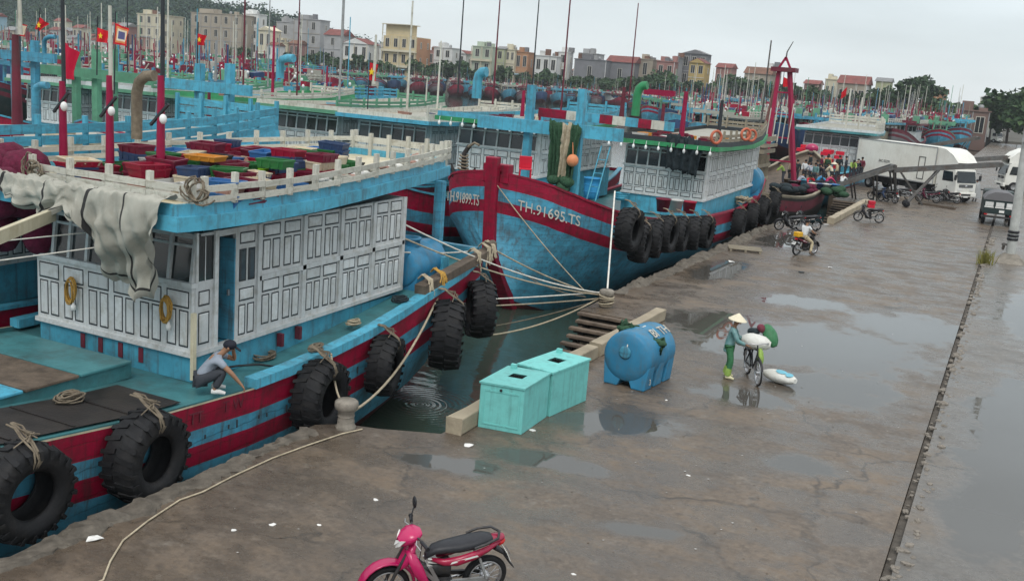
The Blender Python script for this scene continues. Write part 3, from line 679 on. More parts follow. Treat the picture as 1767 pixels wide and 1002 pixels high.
for i, (x, h, rx, dep) in enumerate(belt): tree(x, 0, h, rx, f'{nth(i+1)} tree from the left in the green belt before the far houses', depth=dep, n=650, ls=.75, leaf=rr.choice(['leaf dark','leaf mid']))
for x, h, dep, lab in [(1560,8,300,'left palm below the tall dark tree'),(1596,7.5,295,'palm right of the tall dark tree'),(1030,6.5,408,'palm before the dark warehouse'),(760,6,412,'palm below the white shuttered house'),(945,6,408,'palm before the long low white house'),(1120,6.5,405,'palm below the windowless tan house')]:
    tree(x, 0, h, 3, lab, depth=dep, palm=True, name='palm_tree', leaf='leaf mid')

# ------------------------------------------------------------------ boats: hull, wheelhouse, roof, rail builders
def hull(t, ys, xc, hb, sheer, keel, bands, mats, bul=.15, cap='sky blue paint', deck='deck teal', capw=.2, caph=.06, capy=None, flare=.10):
    ds = [0]
    for d, _ in bands: ds.append(d)
    def side(y, s):
        b = interp(hb, y); zs = interp(sheer, y); zk = interp(keel, y); Dp = zs-zk; out = []
        for d in ds+[ds[-1]+(Dp-ds[-1])*.4, ds[-1]+(Dp-ds[-1])*.75, Dp]:
            d = min(d, Dp); q = d/Dp
            out.append(Vector((xc+s*max(.02, b*(1-flare*q-(1-flare)*q**5)), y, zs-d)))
        return out
    nb = len(bands); g = G()
    for s in (1, -1):
        rows = [side(y, s) for y in ys]
        if s < 0: rows = rows[::-1]
        g.grid(rows, sm=True, mf=lambda i, j: bands[j][1] if j < nb else len(mats)-1)
    for y in (ys[0], ys[-1]):
        a = side(y, 1); c = side(y, -1)
        for j in range(len(a)-1): g.add([a[j], c[j], c[j+1], a[j+1]], [(0,1,2,3)], bands[j][1] if j < nb else len(mats)-1)
    h = ob('hull', g, mats, t)
    zd = lambda y: interp(sheer, y)-(interp(bul, y) if isinstance(bul, list) else bul)
    g = G(); rows = []
    for y in ys:
        b = interp(hb, y)-.07; rows.append([Vector((xc-b, y, zd(y))), Vector((xc, y, zd(y)+.03)), Vector((xc+b, y, zd(y)))])
    g.grid(rows, sm=False)
    for s in (1, -1): g.grid([[Vector((xc+s*(interp(hb, y)-.07), y, zd(y))), Vector((xc+s*(interp(hb, y)-.07), y, interp(sheer, y)))] for y in ys], sm=False)
    ob('deck', g, deck, t)
    g = G(); cy = [y for y in ys if (not capy or y >= capy)]
    for s in (1, -1):
        rows = []
        for y in cy:
            b = interp(hb, y); z = interp(sheer, y)
            rows.append([Vector((xc+s*(b+.05), y, z-.02)), Vector((xc+s*(b+.05), y, z+caph)), Vector((xc+s*(b-capw), y, z+caph)), Vector((xc+s*(b-capw), y, z-.02)), Vector((xc+s*(b+.05), y, z-.02))])
        g.grid(rows, sm=False)
        g.add([rows[0][i] for i in range(4)], [(0,1,2,3)]); g.add([rows[-1][i] for i in range(4)], [(0,1,2,3)])
    ob('gunwale', g, cap, t)
    return zd
PAN = {}
def panel_mesh(w, h, m2=('panel white', 'outline dark')):
    k = (round(w/.03)*.03, round(h/.03)*.03, m2)
    if k not in PAN:
        w, h = k[0], k[1]; g = G(); r = min(.028, w*.16); y0 = -.004; b = .018
        X = (-w/2, -w/2+r, w/2-r, w/2); Z = (-h/2, -h/2+r, h/2-r, h/2)
        v = [(X[0],y0,Z[0]), (X[3],y0,Z[0]), (X[3],y0,Z[3]), (X[0],y0,Z[3]), (X[1],y0,Z[1]), (X[2],y0,Z[1]), (X[2],y0,Z[2]), (X[1],y0,Z[2])]
        v += [(X[1]+b,-.02,Z[1]+b), (X[2]-b,-.02,Z[1]+b), (X[2]-b,-.02,Z[2]-b), (X[1]+b,-.02,Z[2]-b)]
        g.add(v[:8], [(0,1,5,4), (1,2,6,5), (2,3,7,6), (3,0,4,7)], 1)
        g.add(v[4:], [(0,1,5,4), (1,2,6,5), (2,3,7,6), (3,0,4,7), (4,5,6,7)], 0)
        PAN[k] = meshof(g, 'panel', list(m2))
    return PAN[k]
def panel(t, x, y, z, w, h, side=False, m2=('panel white', 'outline dark'), p=(0,0,0)):
    me = panel_mesh(w, h, m2); o = ORG[t.name]
    return piece('panel', me, t, Vector((x, y, z))-o, rz=math.pi/2 if side else 0)
def pane(t, a, b, c, d, name='window_pane', mat='glass dark'):
    g = G(); g.add([a, b, c, d], [(0,1,2,3)]); ctr = (Vector(a)+Vector(b)+Vector(c)+Vector(d))/4
    n = (Vector(b)-Vector(a)).cross(Vector(d)-Vector(a)).normalized()*.02
    g.add([Vector(q)-n for q in (a,b,c,d)], [(3,2,1,0)]); return ob(name, g, mat, t, recalc=False)
def wheelhouse(t, xL, xR, y0, y1, zd, zb, zs, zt, fr, bays, slope=0.0, wmat='white paint', base='sky blue paint', tiers=1, mats2=('panel white','outline dark'), winfr=None, door=None, rows=(1,2), rest=True, back=True, lowbase=None, sidewin=True):
    """front at y0 faces -Y; starboard side at xR faces +X. fr: number of front bays; bays: y limits on the side"""
    W_ = xR-xL
    g = G(); g.box(xL+.02, xR-.02, y0+.03, y1, zd, zb)
    ob('cabin_base', g, base, t)
    g = G(); g.box(xL, xR, y0, y0+.08, zb, zs); g.box(xL-.05, xR+.05, y0-.06, y0+.1, zs, zs+.09); g.box(xL-.04, xR+.04, y0-.05, y0+.06, zb-.09, zb)
    ob('front_wall', g, wmat, t)
    g = G()
    sl = lambda y: slope*(y-y0)
    ylim = [y0+.09]+list(bays); ya = bays[0]; yb = y1
    def shear(v): return (v[0], v[1], v[2]+sl(v[1]))
    g0 = G(); dy0 = door[0] if door else None
    for (a, b) in ([(y0+.09, door[0]), (door[1], yb)] if door else [(y0+.09, yb)]):
        g0.box(xR-.08, xR, a, b, zb, zt)
    if door: g0.box(xR-.08, xR, door[0], door[1], zt-.12, zt)
    for y in bays: g0.box(xR, xR+.05, y-.06, y+.06, zb, zt)
    g0.box(xR-.1, xR+.07, y0-.02, yb, zb-.09, zb-.002)
    g0.box(xR+.001, xR+.05, bays[0], yb, (zb+zt)/2-.05, (zb+zt)/2+.05)
    g0.v = [shear(v) for v in g0.v]; ob('side_wall', g0, wmat, t)
    g1 = G(); g1.box(xL, xL+.08, y0+.09, yb, zb, zt); g1.box(xL+.09, xR-.09, yb-.08, yb, zb, zt); g1.v = [shear(v) for v in g1.v]; ob('rear_wall', g1, wmat, t)
    # windows over the front wall
    wf = winfr or [i/fr for i in range(fr+1)]
    lean = .10; xs = [lerp(xL+.03, xR-.03, f) for f in wf]; z1 = zs+.09; g = G()
    for x in xs: g.beam((x, y0+.03, z1), (x, y0+.03+lean, zt), .07, .08)
    g.box(xL, xR, y0+.02+lean, y0+.12+lean, zt-.1, zt)
    g.beam((xL, y0+.035+lean*.7, lerp(z1, zt, .74)), (xR, y0+.035+lean*.7, lerp(z1, zt, .74)), .04, .05)
    ob('window_frame', g, wmat, t)
    for i, (a, b) in enumerate(zip(xs, xs[1:])):
        pane(t, (a+.035, y0+.05, z1), (b-.035, y0+.05, z1), (b-.035, y0+.05+lean, zt-.1), (a+.035, y0+.05+lean, zt-.1), mat='glass grey' if i in (0, 2) and fr == 6 else 'glass dark')
    H = zs-zb
    for i in range(fr):
        a = xL+W_*i/fr; w = W_/fr; 
        if rows == (1,2):
            panel(t, a+w/2, y0, zb+H*.80, w*.82, H*.26, False, mats2)
            for q in (.28, .72): panel(t, a+w*q, y0, zb+H*.35, w*.36, H*.56, False, mats2)
        else:
            panel(t, a+w/2, y0, zb+H*.84, w*.84, H*.2, False, mats2); panel(t, a+w/2, y0, zb+H*.12, w*.84, H*.16, False, mats2)
            for q in (.27, .73): panel(t, a+w*q, y0, zb+H*.48, w*.38, H*.46, False, mats2)
    # side bays, two tiers of framed panels
    for i, (a, b) in enumerate(zip(bays, bays[1:])):
        w = b-a-.12; half = (zt-zb)/2-.06
        for tier in (0, 1):
            zl = zb+.04+tier*((zt-zb)/2+.02); zc = sl((a+b)/2)
            n2 = 1 if w < .8 else 2
            for q in range(n2):
                ww = w/n2*.92; cx = a+.06+w*(q+.5)/n2
                panel(t, xR, cx, zl+half*.83+zc, ww*.9, half*.26, True, mats2)
                for r_ in (-.25, .25): panel(t, xR, cx+r_*ww, zl+half*.36+zc, ww*.4, half*.58, True, mats2)
    return sl
def roof(t, outline, hf, mat, mat2, top='cream wood', setb=.09, hf2=.2, name='roof'):
    """outline: list of points on the lower edge of the eaves; two stepped fascias and a deck"""
    n = len(outline); c = sum((Vector(p) for p in outline), Vector())/n; g = G()
    def ins(p, d): 
        v = Vector((c.x-p[0], c.y-p[1], 0)); v.x = math.copysign(min(abs(v.x), d), v.x); v.y = math.copysign(min(abs(v.y), d), v.y)*.8; return Vector(p)+v
    O = [Vector(p) for p in outline]; up = lambda ps, h: [p+Vector((0,0,h)) for p in ps]
    A = O; B = up(O, hf); C = up([ins(p, setb) for p in O], hf); E_ = up([ins(p, setb+.02) for p in O], hf+hf2); I = up([ins(p, setb+.1) for p in O], hf+hf2); Dk = up([ins(p, setb+.1) for p in O], hf+.02)
    vs = A+B+C+E_+I+Dk; fs = []; ms = []
    for k in range(5):
        for i in range(n):
            j = (i+1) % n; g.add([vs[k*n+i], vs[k*n+j], vs[(k+1)*n+j], vs[(k+1)*n+i]], [(0,1,2,3)], 0 if k < 2 else 1)
    g.add(O, [tuple(range(n))[::-1]], 0)
    r = ob(name, g, [mat, mat2], t)
    # deck strips between port and starboard rim, so that the sheer is followed
    half = n//2; g = G(); rows = [[Dk[i], Dk[n-1-i]] for i in range(half)]
    g.grid(rows, sm=False); ob('roof_deck', g, top, t)
    return Dk
UB = {}
def unit(kind, mat, bev=.012):
    if (kind, mat) not in UB:
        g = G(); g.box(-.5, .5, -.5, .5, -.5, .5) if kind != 'post' else g.box(-.5, .5, -.5, .5, 0, 1)
        UB[(kind, mat)] = meshof(g, kind, mat)
    return UB[(kind, mat)]
def stick(t, name, a, b, w, h, mat, roll=0):
    """a straight board between two world points, sharing one unit mesh"""
    a = Vector(a); b = Vector(b); d = b-a; L_ = d.length
    yaw = math.atan2(d.y, d.x); pit = -math.asin(max(-1, min(1, d.z/L_)))
    return piece(name, unit(name, mat), t, (a+b)/2-ORG[t.name], rot=(roll, pit, yaw), sc=(L_, w, h))
def resample(pts, sp):
    pts = [Vector(p) for p in pts]; out = [pts[0]]; acc = 0
    for a, b in zip(pts, pts[1:]):
        L_ = (b-a).length; k = max(1, round(L_/sp))
        out += [a.lerp(b, i/k) for i in range(1, k+1)]
    return out
def rail(t, pts, sp=.9, h=.75, boards=((.03,.15),(.2,.32)), post='rail white', board='rail white', pw=.1, post_h0=-.02, rr=random.Random(2)):
    ps = resample(pts, sp)
    for i, p in enumerate(ps):
        piece('rail_post', unit('post', post), t, p-ORG[t.name]+Vector((0,0,post_h0)), rot=(rr.uniform(-.02,.02), rr.uniform(-.02,.02), 0), sc=(pw, pw, h*rr.uniform(.95, 1.05)))
        if i:
            a = ps[i-1]; b = p; d = (b-a); n = Vector((d.y, -d.x, 0)).normalized()*(pw/2+.02)
            for lo, hi in boards: stick(t, 'rail_board', a+n+Vector((0,0,(lo+hi)/2+rr.uniform(-.012,.012))), b+n+Vector((0,0,(lo+hi)/2+rr.uniform(-.012,.012)))-d.normalized()*.012, .035, hi-lo, board)
    return ps
def mast(t, base, top, r, mat, name='mast', r2=None, n=8):
    g = G(); base = Vector(base); top = Vector(top); g.tube([base, base.lerp(top, .5), top], [r, (r+(r2 or r*.7))/2, r2 or r*.7], n); return ob(name, g, mat, t)

# ------------------------------------------------------------------ the near boat
b1 = thing('fishing_boat', 'big near blue and red fishing boat with white panelled wheelhouse and white-railed roof', 'fishing boat', (-15.6, 14, -1.6), group='wooden fishing boats in the harbour')
XC = -15.6
ys1 = [-6, -5, -3.5, -1, 2, 5, 8, 9.5, 11, 12, 13, 14.5, 15.5, 17, 18.3, 19.7, 21, 22.3, 23.5, 24.6, 25.1]
hb1 = [(-6,.2),(-5,1.4),(-3.5,2.4),(-1,3.1),(2,3.35),(18.5,3.38),(20,3.3),(21.5,3.15),(23.5,2.85),(25.1,2.55)]
sh1 = [(-6,3.4),(-3.5,2.8),(2,1.9),(6,1.5),(9,1.28),(11,1.08),(12,.98),(13,.93),(14.5,.86),(15.5,.88),(17,.97),(18.3,1.10),(19.7,1.28),(21,1.45),(23.5,1.68),(25.1,1.9)]
ke1 = [(-6,.6),(-4,-1.8),(0,-3),(17,-3),(21,-2.2),(25.1,-.55)]
zd1 = hull(b1, ys1, XC, hb1, sh1, ke1, [(.035,0),(.5,1),(.82,2),(1.2,1),(2.15,2)], ['cream wood','red paint','hull blue','antifoul'], bul=.1, capy=14.4, caph=.17, capw=.24)
# house
wheelhouse(b1, -17.62, -13.43, 14.1, 21.4, .8, 1.40, 2.66, 3.66, 6, [15.96,17.42,18.76,20.05,21.36], slope=.028, winfr=[0,.10,.21,.33,.60,.72,.86,1], door=(14.78,15.28), wmat='panel white')
for z, h in ((2.42,.3),(1.83,.62)): panel(b1, -13.43, 14.42, z, .3, h, True)
for q in (-.13, .13):
    panel(b1, -13.43, 15.62+q, 1.80, .21, .62, True); panel(b1, -13.43, 15.62+q, 2.92, .21, .66, True, ('glass grey','outline dark'))
panel(b1, -13.43, 15.62, 2.32, .46, .26, True); panel(b1, -13.43, 15.62, 3.47, .46, .24, True)
g = G(); g.box(-13.9, -13.42, 14.43, 14.45, 2.75, 3.6); g.box(-13.44, -13.38, 14.16, 14.22, 2.75, 3.7); g.box(-13.44, -13.38, 14.66, 14.76, .95, 3.7); ob('corner_post', g, 'panel white', b1)
pane(b1, (-13.425,14.24,2.76), (-13.425,14.66,2.76), (-13.425,14.66,3.62), (-13.425,14.24,3.62))
g = G(); g.box(-14.3, -14.25, 14.8, 15.26, 1.42, 3.52); ob('doorway_shade', g, 'interior shade', b1)  # black sheet painted as the shade inside the cabin doorway
g = G(); g.cb((-13.62, 15.22, 2.45), (.42, .04, 2.05), 0, .12); d_ = ob('door', g, 'hull blue', b1)
g = G(); g.cb((-13.5, 15.17, 2.4), (.03, .06, .12)); ob('handle', g, 'alu', d_)
g = G(); g.box(-13.36, -13.29, 14.0, 14.09, .9, 2.2); ob('old_post', g, 'cream wood', b1)
for xx in (-16.35, -15.85, -15.3, -14.75): 
    g = G(); g.box(xx-.06, xx+.06, 14.11, 14.125, .95, 1.25); ob('rust_plate', g, 'maroon', b1)
g = G(); g.box(-13.42, -13.29, 16.6, 16.68, 1.02, 1.3); g.box(-13.42, -13.29, 17.2, 17.28, 1.06, 1.34); ob('bracket', g, 'maroon', b1)
# roof with stepped eaves and white rail
near = [(-12.64,12.9,3.94),(-12.6,13.6,3.92),(-12.66,15.2,3.91),(-12.78,17,3.94),(-12.98,18.8,4.0),(-13.25,20.6,4.06),(-13.55,22.4,4.10),(-14.0,24.2,4.12),(-14.25,25.0,4.13)]
far = [(-17.6,25.0,4.13),(-17.9,24.2,4.12),(-18.2,22.4,4.10),(-18.5,20.6,4.07),(-18.8,18.8,4.02),(-19,17,3.96),(-19.1,15.2,3.92),(-19.15,13.6,3.93),(-19.1,12.95,3.95)]
dk = roof(b1, near+far, .26, 'sky blue paint', 'sky blue paint', top='cream wood', hf2=.2)
top_ = lambda ps: [Vector((p[0]+(-.09 if p[0] > -15.6 else .09), p[1], p[2]+.45)) for p in ps]
nr = top_(near); fr_ = top_(far)
rail(b1, nr[1:], .85, .54, ((.03,.145),(.22,.335)))
rail(b1, fr_[::-1][1:], .95, .54, ((.03,.145),(.22,.335)))
rail(b1, [nr[-1]+Vector((0,-.15,-.17)), fr_[0]+Vector((0,-.15,-.17))], .66, .72, ((.12,.3),(.36,.54)), post_h0=-.05)
rail(b1, [Vector((fr_[-1].x+2.2, 13.4, 4.38)), Vector((nr[0].x-.05, 13.4, 4.38))], .9, .5, ((.04,.16),(.19,.31)))
for x in (-13.75, -17.7):
    g = G(); g.box(x-.12, x+.12, 23.55, 23.75, 1.55, 4.1); ob('roof_post', g, 'hull blue', b1)
g = G(); g.beam(P(-60, 432, z=3.85), P(92, 370, z=3.9), .1, .22); ob('boom_plank', g, 'cream wood', b1)
# foredeck: dark mat, hatch coaming with lids
g2 = G(); rows = []
for y in (4, 6, 8, 10, 11, 12, 13.02): rows.append([Vector((-14.2, y, zd1(y)+.045)), Vector((-12.62, y, zd1(y)+.045))])
g2.grid(rows, sm=False); ob('deck_mat', g2, 'dark wood', b1)
for k in range(7):
    yy = 5+k*1.15; g = G(); g.beam((-14.15, yy, zd1(yy)+.06), (-12.66, yy, zd1(yy)+.06), .05, .015)
    ob('mat_batten', g, 'dark wood', b1)
g = G(); g.box(-17.6, -14.4, 4, 13.55, .85, 1.14); ob('hatch_coaming', g, 'deck teal', b1)
for i, (ya, yb, mm) in enumerate(((4.3,6.7,'sky blue paint'),(6.75,9.3,'teal wood'),(9.35,11.15,'bright blue'),(11.2,12.3,'old wood'),(12.35,13.5,'deck teal'))):
    g = G(); g.box(-17.5, -14.34, ya, yb, 1.143, 1.2)
    ob('hatch_lid', g, mm if mm != 'bright blue' else 'sky blue paint', b1, bevel=.015)
g = G(); g.box(-13.2, -12.75, 20.6, 22.6, 1.0, 1.38); ob('side_locker', g, 'deck teal', b1)
# raised stern quarter timber with lashings
g = G(); g.beam((-12.55, 20.9, 1.72), (-12.95, 25.3, 2.12), .3, .22); g.tube([(-12.95, 25.1, 2.25), (-12.96, 25.45, 2.28)], .13, 10); ob('quarter_timber', g, 'old wood', b1)
g = G(); g.beam((-17.9, 25.0, 1.95), (-13.2, 25.0, 1.95), .2, .5); ob('transom_rail', g, 'hull blue', b1)
# red mast poles and dark antennas on the roof
for (bx, by, tx, ty, r, mat, tall) in (((110),300,104,-60,.095,'mast red',1), (190,310,183,150,.095,'mast red',0), (277,330,268,135,.095,'mast red',1)):
    p = P(bx, by, z=4.2); q = P(lerp(bx, tx, .5), 130 if bx != 110 else 140, Y=p.y)
    mast(b1, p, (p.x, p.y, q.z), r, mat)
    if tall: mast(b1, (p.x+.02, p.y+.02, q.z-.1), (p.x+.02, p.y, q.z+6), .045, 'outline dark', 'antenna', .02)
    else: mast(b1, (p.x+.02, p.y+.02, q.z-.3), (p.x+.02, p.y, P(190, 10, Y=p.y).z), .05, 'rail white', 'antenna', .035)
    g = G(); g.ell((p.x+.18, p.y-.12, p.z+1.45), (.075, .075, .1), 10, 6); ob('lamp', g, 'lamp white', b1)
    g = G(); g.beam((p.x-.25, p.y-.02, p.z+1.3), (p.x+.3, p.y-.1, p.z+1.75), .05, .05); ob('lamp_arm', g, 'outline dark', b1)
# hull bands get bolt heads, scupper stains
g = G()
for y in [13.3+.42*k for k in range(14)]:
    g.cb((XC+interp(hb1, y)+.002, y+.1*math.sin(y*7), interp(sh1, y)-.65+.05*math.sin(y*13)), (.02, .025, .1+.05*math.sin(y*5)))
ob('hull_fitting', g, 'outline dark', b1)['kind'] = 'stuff'
for i, (tx, yy) in enumerate((('TT', 13.0), ('T W', 13.95))):
    text(tx, .3, 'maroon', b1, (XC+3.36, yy, .66), (math.radians(90), math.radians(3), math.radians(90)))
# ------------------------------------------------------------------ blue water tank thing (horizontal)
def hz_tank(name, label, loc, rz, L_=1.5, r=.6, mat='tank blue', feet=True, neck=True, sz=1.0, mouth='black plastic'):
    t = thing(name, label, 'water tank', loc, rz, group='blue plastic water tanks')
    tf = Matrix.Translation((0, -L_/2, r+.12)) @ Matrix.Rotation(-math.pi/2, 4, 'X')
    g = G(); pr = [(.01, -.01), (r*.62, 0.0), (r*.88, .025), (r*.97, .07), (r, .16), (r, .26)]
    for k in range(1, 6): 
        z = .26+(L_-.52)*k/6; pr += [(r, z-.05), (r*1.025, z), (r, z+.05)] if k in (2, 4) else [(r, z)]
    pr += [(r, L_-.16), (r*.97, L_-.07), (r*.88, L_-.025), (r*.62, L_), (.01, L_+.01)]
    g.lathe(pr, 28, 0, tf); ob('body', g, mat, t, local=True)
    if feet:
        for yy in (-L_*.35, 0, L_*.35):
            for s in (-1, 1):
                g = G(); g.add([(s*r*.30, yy-.21, 0), (s*r*.86, yy-.21, 0), (s*r*.86, yy+.21, 0), (s*r*.30, yy+.21, 0), (s*r*.1, yy-.19, r*.45), (s*r*.965, yy-.17, r*.95), (s*r*.965, yy+.17, r*.95), (s*r*.1, yy+.19, r*.45)], [(3,2,1,0),(4,5,6,7),(0,1,5,4),(1,2,6,5),(2,3,7,6),(3,0,4,7)])
                ob('foot', g, mat, t, bevel=.03, local=True)
    if neck:
        g = G(); g.lathe([(.3, 0), (.3, .16), (.33, .17), (.33, .22), (.24, .22), (.24, .05), (.01, .05)], 18, 0, Matrix.Translation((0, -L_*.2, 2*r+.06))); k = ob('neck', g, mat, t, local=True)
        g = G(); g.lathe([(.01, 0), (.235, 0)], 18, 0, Matrix.Translation((0, -L_*.2, 2*r+.16))); ob('opening_shade', g, mouth, k, local=True, recalc=False)  # black disc in the neck, standing in for the shade inside the tank
    return t
p = Vector((-13.8, 22.6, 1.32)); hz_tank('water_tank', 'blue tank lying behind the near boat wheelhouse under the roof', p, math.radians(4), 1.8, .56)
g = G(); g.box(-13.55, -13.2, 23.1, 23.4, 1.6, 2.15); ob('vent_box', g, 'sky blue paint', b1)
# ------------------------------------------------------------------ tyres
def tyre_proto():
    t = thing('fender_tyre', 'x', 'tyre', (0,0,0), group='tyre fenders hung over the boat sides')
    tf = Matrix.Rotation(math.pi/2, 4, 'Y'); R_, w = .78, .27
    pr = [(.38,-.20),(.42,-w),(.56,-w-.035),(.70,-w-.01),(.745,-w+.05),(.755,0),(.745,w-.05),(.70,w+.01),(.56,w+.035),(.42,w),(.38,.20),(.40,.17),(.62,.19),(.68,.12),(.69,0),(.68,-.12),(.62,-.19),(.40,-.17),(.38,-.20)]
    g = G(); g.lathe(pr, 40, 0, tf); ob('carcass', g, 'rubber', t, local=True, recalc=False)
    g = G(); n = 22
    for k in range(n):
        for s in (-1, 1):
            a = 2*math.pi*(k+(.5 if s > 0 else 0))/n
            rot = Matrix.Rotation(a, 4, 'X')
            vs = []
            for rr_ in (.735, .79):
                for (xx, da) in ((.02, -.05), (.02, .05), (.30, .13), (.30, .02)):
                    rq = rr_ if xx < .2 else rr_-.055
                    v = Vector((s*xx, 0, rq)); v = Matrix.Rotation(da, 4, 'X') @ v; vs.append(rot @ v)
            g.add(vs, [(3,2,1,0),(4,5,6,7),(0,1,5,4),(1,2,6,5),(2,3,7,6),(3,0,4,7)])
            e0 = [Vector((s*.30, 0, .735)), Vector((s*.33, 0, .60))]
            q = [Matrix.Rotation(a+.03, 4, 'X') @ e0[0], Matrix.Rotation(a+.12, 4, 'X') @ e0[0], Matrix.Rotation(a+.11, 4, 'X') @ e0[1], Matrix.Rotation(a+.05, 4, 'X') @ e0[1]]
            off = Vector((s*.025, 0, 0)); g.add(q+[v+off for v in q], [(4,5,6,7),(0,1,5,4),(1,2,6,5),(2,3,7,6),(3,0,4,7)])
    ob('tread', g, 'rubber', t, local=True)
    g = G(); rr = random.Random(3)
    for k in range(4):
        o_ = -.06+.04*k; j = lambda: rr.uniform(-.03,.03)
        g.tube([(-.3, o_+j(), 1.02), (-.14, o_+j(), 1.0), (.0, o_+j(), .90), (.14, o_+j(), .82), (.27, o_*.8+j(), .74), (.325, o_*.7+j(), .6), (.27, o_*.5+j(), .47), (.1, o_*.3, .385), (-.15, o_*.3, .40)], .017, 5)
    for k in range(5): g.tube([(-.1+j(), .0, .98), (.0+j()*3, rr.uniform(-.15,.15), .95), (.1+j()*2, rr.uniform(-.3,.3), .84+rr.uniform(-.08,.05))], .012, 4)
    ob('lashing', g, 'rope dirty', t, local=True)
    return t
typ = tyre_proto(); tyused = [0]
def tyre(loc, label, s=1.0, yaw=0, tilt=0, spin=0):
    o = typ if not tyused[0] else dup(typ, (0,0,0), 0, label)
    tyused[0] = 1; o.location = loc; o.scale = (s, s, s); o.rotation_euler = (spin, tilt, yaw); o['label'] = label; return o
for x, y, X, s, yaw, lab in ((40,848,-11.93,.95,0,'big tyre fender at the left picture edge, nearest on the boat side'),(253,787,-11.93,1.0,.1,'big tyre fender hanging below the dark deck mat'),(553,684,-11.93,1.0,.15,'big tyre fender left behind the near stone bollard'),
    (665,630,-12.0,.9,.3,'smaller tyre fender between two big ones near the boat stern'),(772,577,-12.2,1.16,.45,'tyre fender with deep lugs on the stern quarter'),(828,533,-12.45,1.02,.7,'hindmost tyre fender under the end of the lashed quarter timber')):
    tyre(P(x, y, X=X), lab, s, yaw, .06 if s < 1 else .03)

# ------------------------------------------------------------------ crates
CM = {}
def crate_mesh(kind):
    if kind not in CM:
        L_, w, h = {'fish': (.68, .46, .19), 'deep': (.55, .42, .36), 'flat': (.72, .5, .11)}[kind]
        g = G(); a = .88; t_ = .02
        def ring(sx, sy, z): return [(-sx, -sy, z), (sx, -sy, z), (sx, sy, z), (-sx, sy, z)]
        o0 = ring(L_/2*a, w/2*a, 0); o1 = ring(L_/2*.96, w/2*.96, h*.8); l0 = ring(L_/2, w/2, h*.8); l1 = ring(L_/2, w/2, h); i1 = ring(L_/2-.035, w/2-.035, h); i0 = ring(L_/2*a-.02, w/2*a-.02, .02)
        vs = o0+o1+l0+l1+i1+i0
        for k in range(5):
            for i in range(4):
                j = (i+1) % 4; g.add([vs[k*4+i], vs[k*4+j], vs[k*4+4+j], vs[k*4+4+i]], [(0,1,2,3)])
        g.add(o0, [(3,2,1,0)]); g.add(i0, [(0,1,2,3)])
        for s in (-1, 1):
            for q in (-.3, 0, .3): g.box(q*L_-.015, q*L_+.015, s*(w/2*.94)-.012, s*(w/2*.94)+.012, .03, h*.8)
        CM[kind] = meshof(g, 'crate', 'crate red')
    return CM[kind]
def crate(loc, rz, col, label, kind='fish', group='plastic fish crates on the boat roofs', tilt=(0,0)):
    o = D.objects.new('fish_crate', crate_mesh(kind)); COL.objects.link(o); o.location = loc; o.rotation_euler = (tilt[0], tilt[1], rz)
    o.material_slots[0].link = 'OBJECT'; o.material_slots[0].material = M['crate '+col]
    o['label'] = label; o['category'] = 'crate'; o['group'] = group; return o
def crate_field(rowspec, zf, where, cols, seed, hmax=3, dropp=.0, hts=.125):
    """rowspec: list of rows, nearest first; each row a list of (x, y) stack places from left to right"""
    rr = random.Random(seed); rown = ['nearest row', 'second row', 'third row', 'fourth row', 'fifth row', 'sixth row', 'farthest row']
    for r, row in enumerate(rowspec):
        k = 0
        for (x, y) in row:
            if rr.random() < dropp: continue
            k += 1; n = min(hmax, rr.randint(1, hmax)+(1 if hmax > 3 and rr.random() < .4 else 0)); z = zf(x, y); base = rr.choice(cols); rz = rr.uniform(-.35, .35)+(math.pi/2 if rr.random() < .5 else 0)
            for q in range(n):
                c = base if rr.random() < .55 else rr.choice(cols); kind = 'flat' if rr.random() < .25 else 'fish'
                up = ['bottom', 'second up', 'third up', 'fourth up', 'fifth up'][q] if n > 1 else 'single'
                crate((x+rr.uniform(-.03,.03), y+rr.uniform(-.03,.03), z), rz+rr.uniform(-.08,.08), c, f'{c} crate, {up}, {nth(k)} stack from left, {rown[r]}, {where}', kind, tilt=(rr.uniform(-.06,.06), rr.uniform(-.06,.06)))
                z += hts if kind == 'fish' else .065
MIX1 = ['red','maroon','maroon','navy','red','red','dark green','maroon','black','navy','maroon','grey white','red','brown pink','dark green','blue','red','orange','maroon','cream']
rows = []
for r in range(7):
    row = []
    for s in range(12):
        y = 14.5+.57*s; x = -13.05-.05*s*(1 if r == 0 else .8)-.64*r-.018*s*s*(.5 if r < 2 else .2)
        if x < -18.3 or y > 20.9-(.5 if r > 3 else 0): continue
        row.append((x, y))
    rows.append(row)
crate_field(rows, lambda x, y: 4.2+.028*max(0, y-15), 'white-railed roof', MIX1, 21, 4, .06, hts=.17)
for (x, y, z, rz, c, kind, lab) in [(559,290,4.35,.3,'dark green','deep','dark green deep crate at the stern end of the near roof pile'),(557,262,4.72,.3,'blue','flat','bright blue crate lid on top of the green deep crate'),
    (520,285,4.35,.2,'brown pink','deep','pinkish lattice crate beside the green deep one'),(523,262,4.72,.2,'cream','flat','cream crate on top of the pinkish lattice crate'),(475,290,4.75,.1,'dark green','fish','dark green crate topping the maroon stack near the lattice crate'),
    (443,303,4.5,.1,'lime green','fish','only lime green crate on the near boat roof'),(395,305,4.6,.5,'dark green','fish','green crate beside the lime green one'),(355,277,4.85,.2,'orange','flat','long orange tray in the middle of the roof pile')]:
    crate(P(x, y, z=z), rz, c, lab, kind)

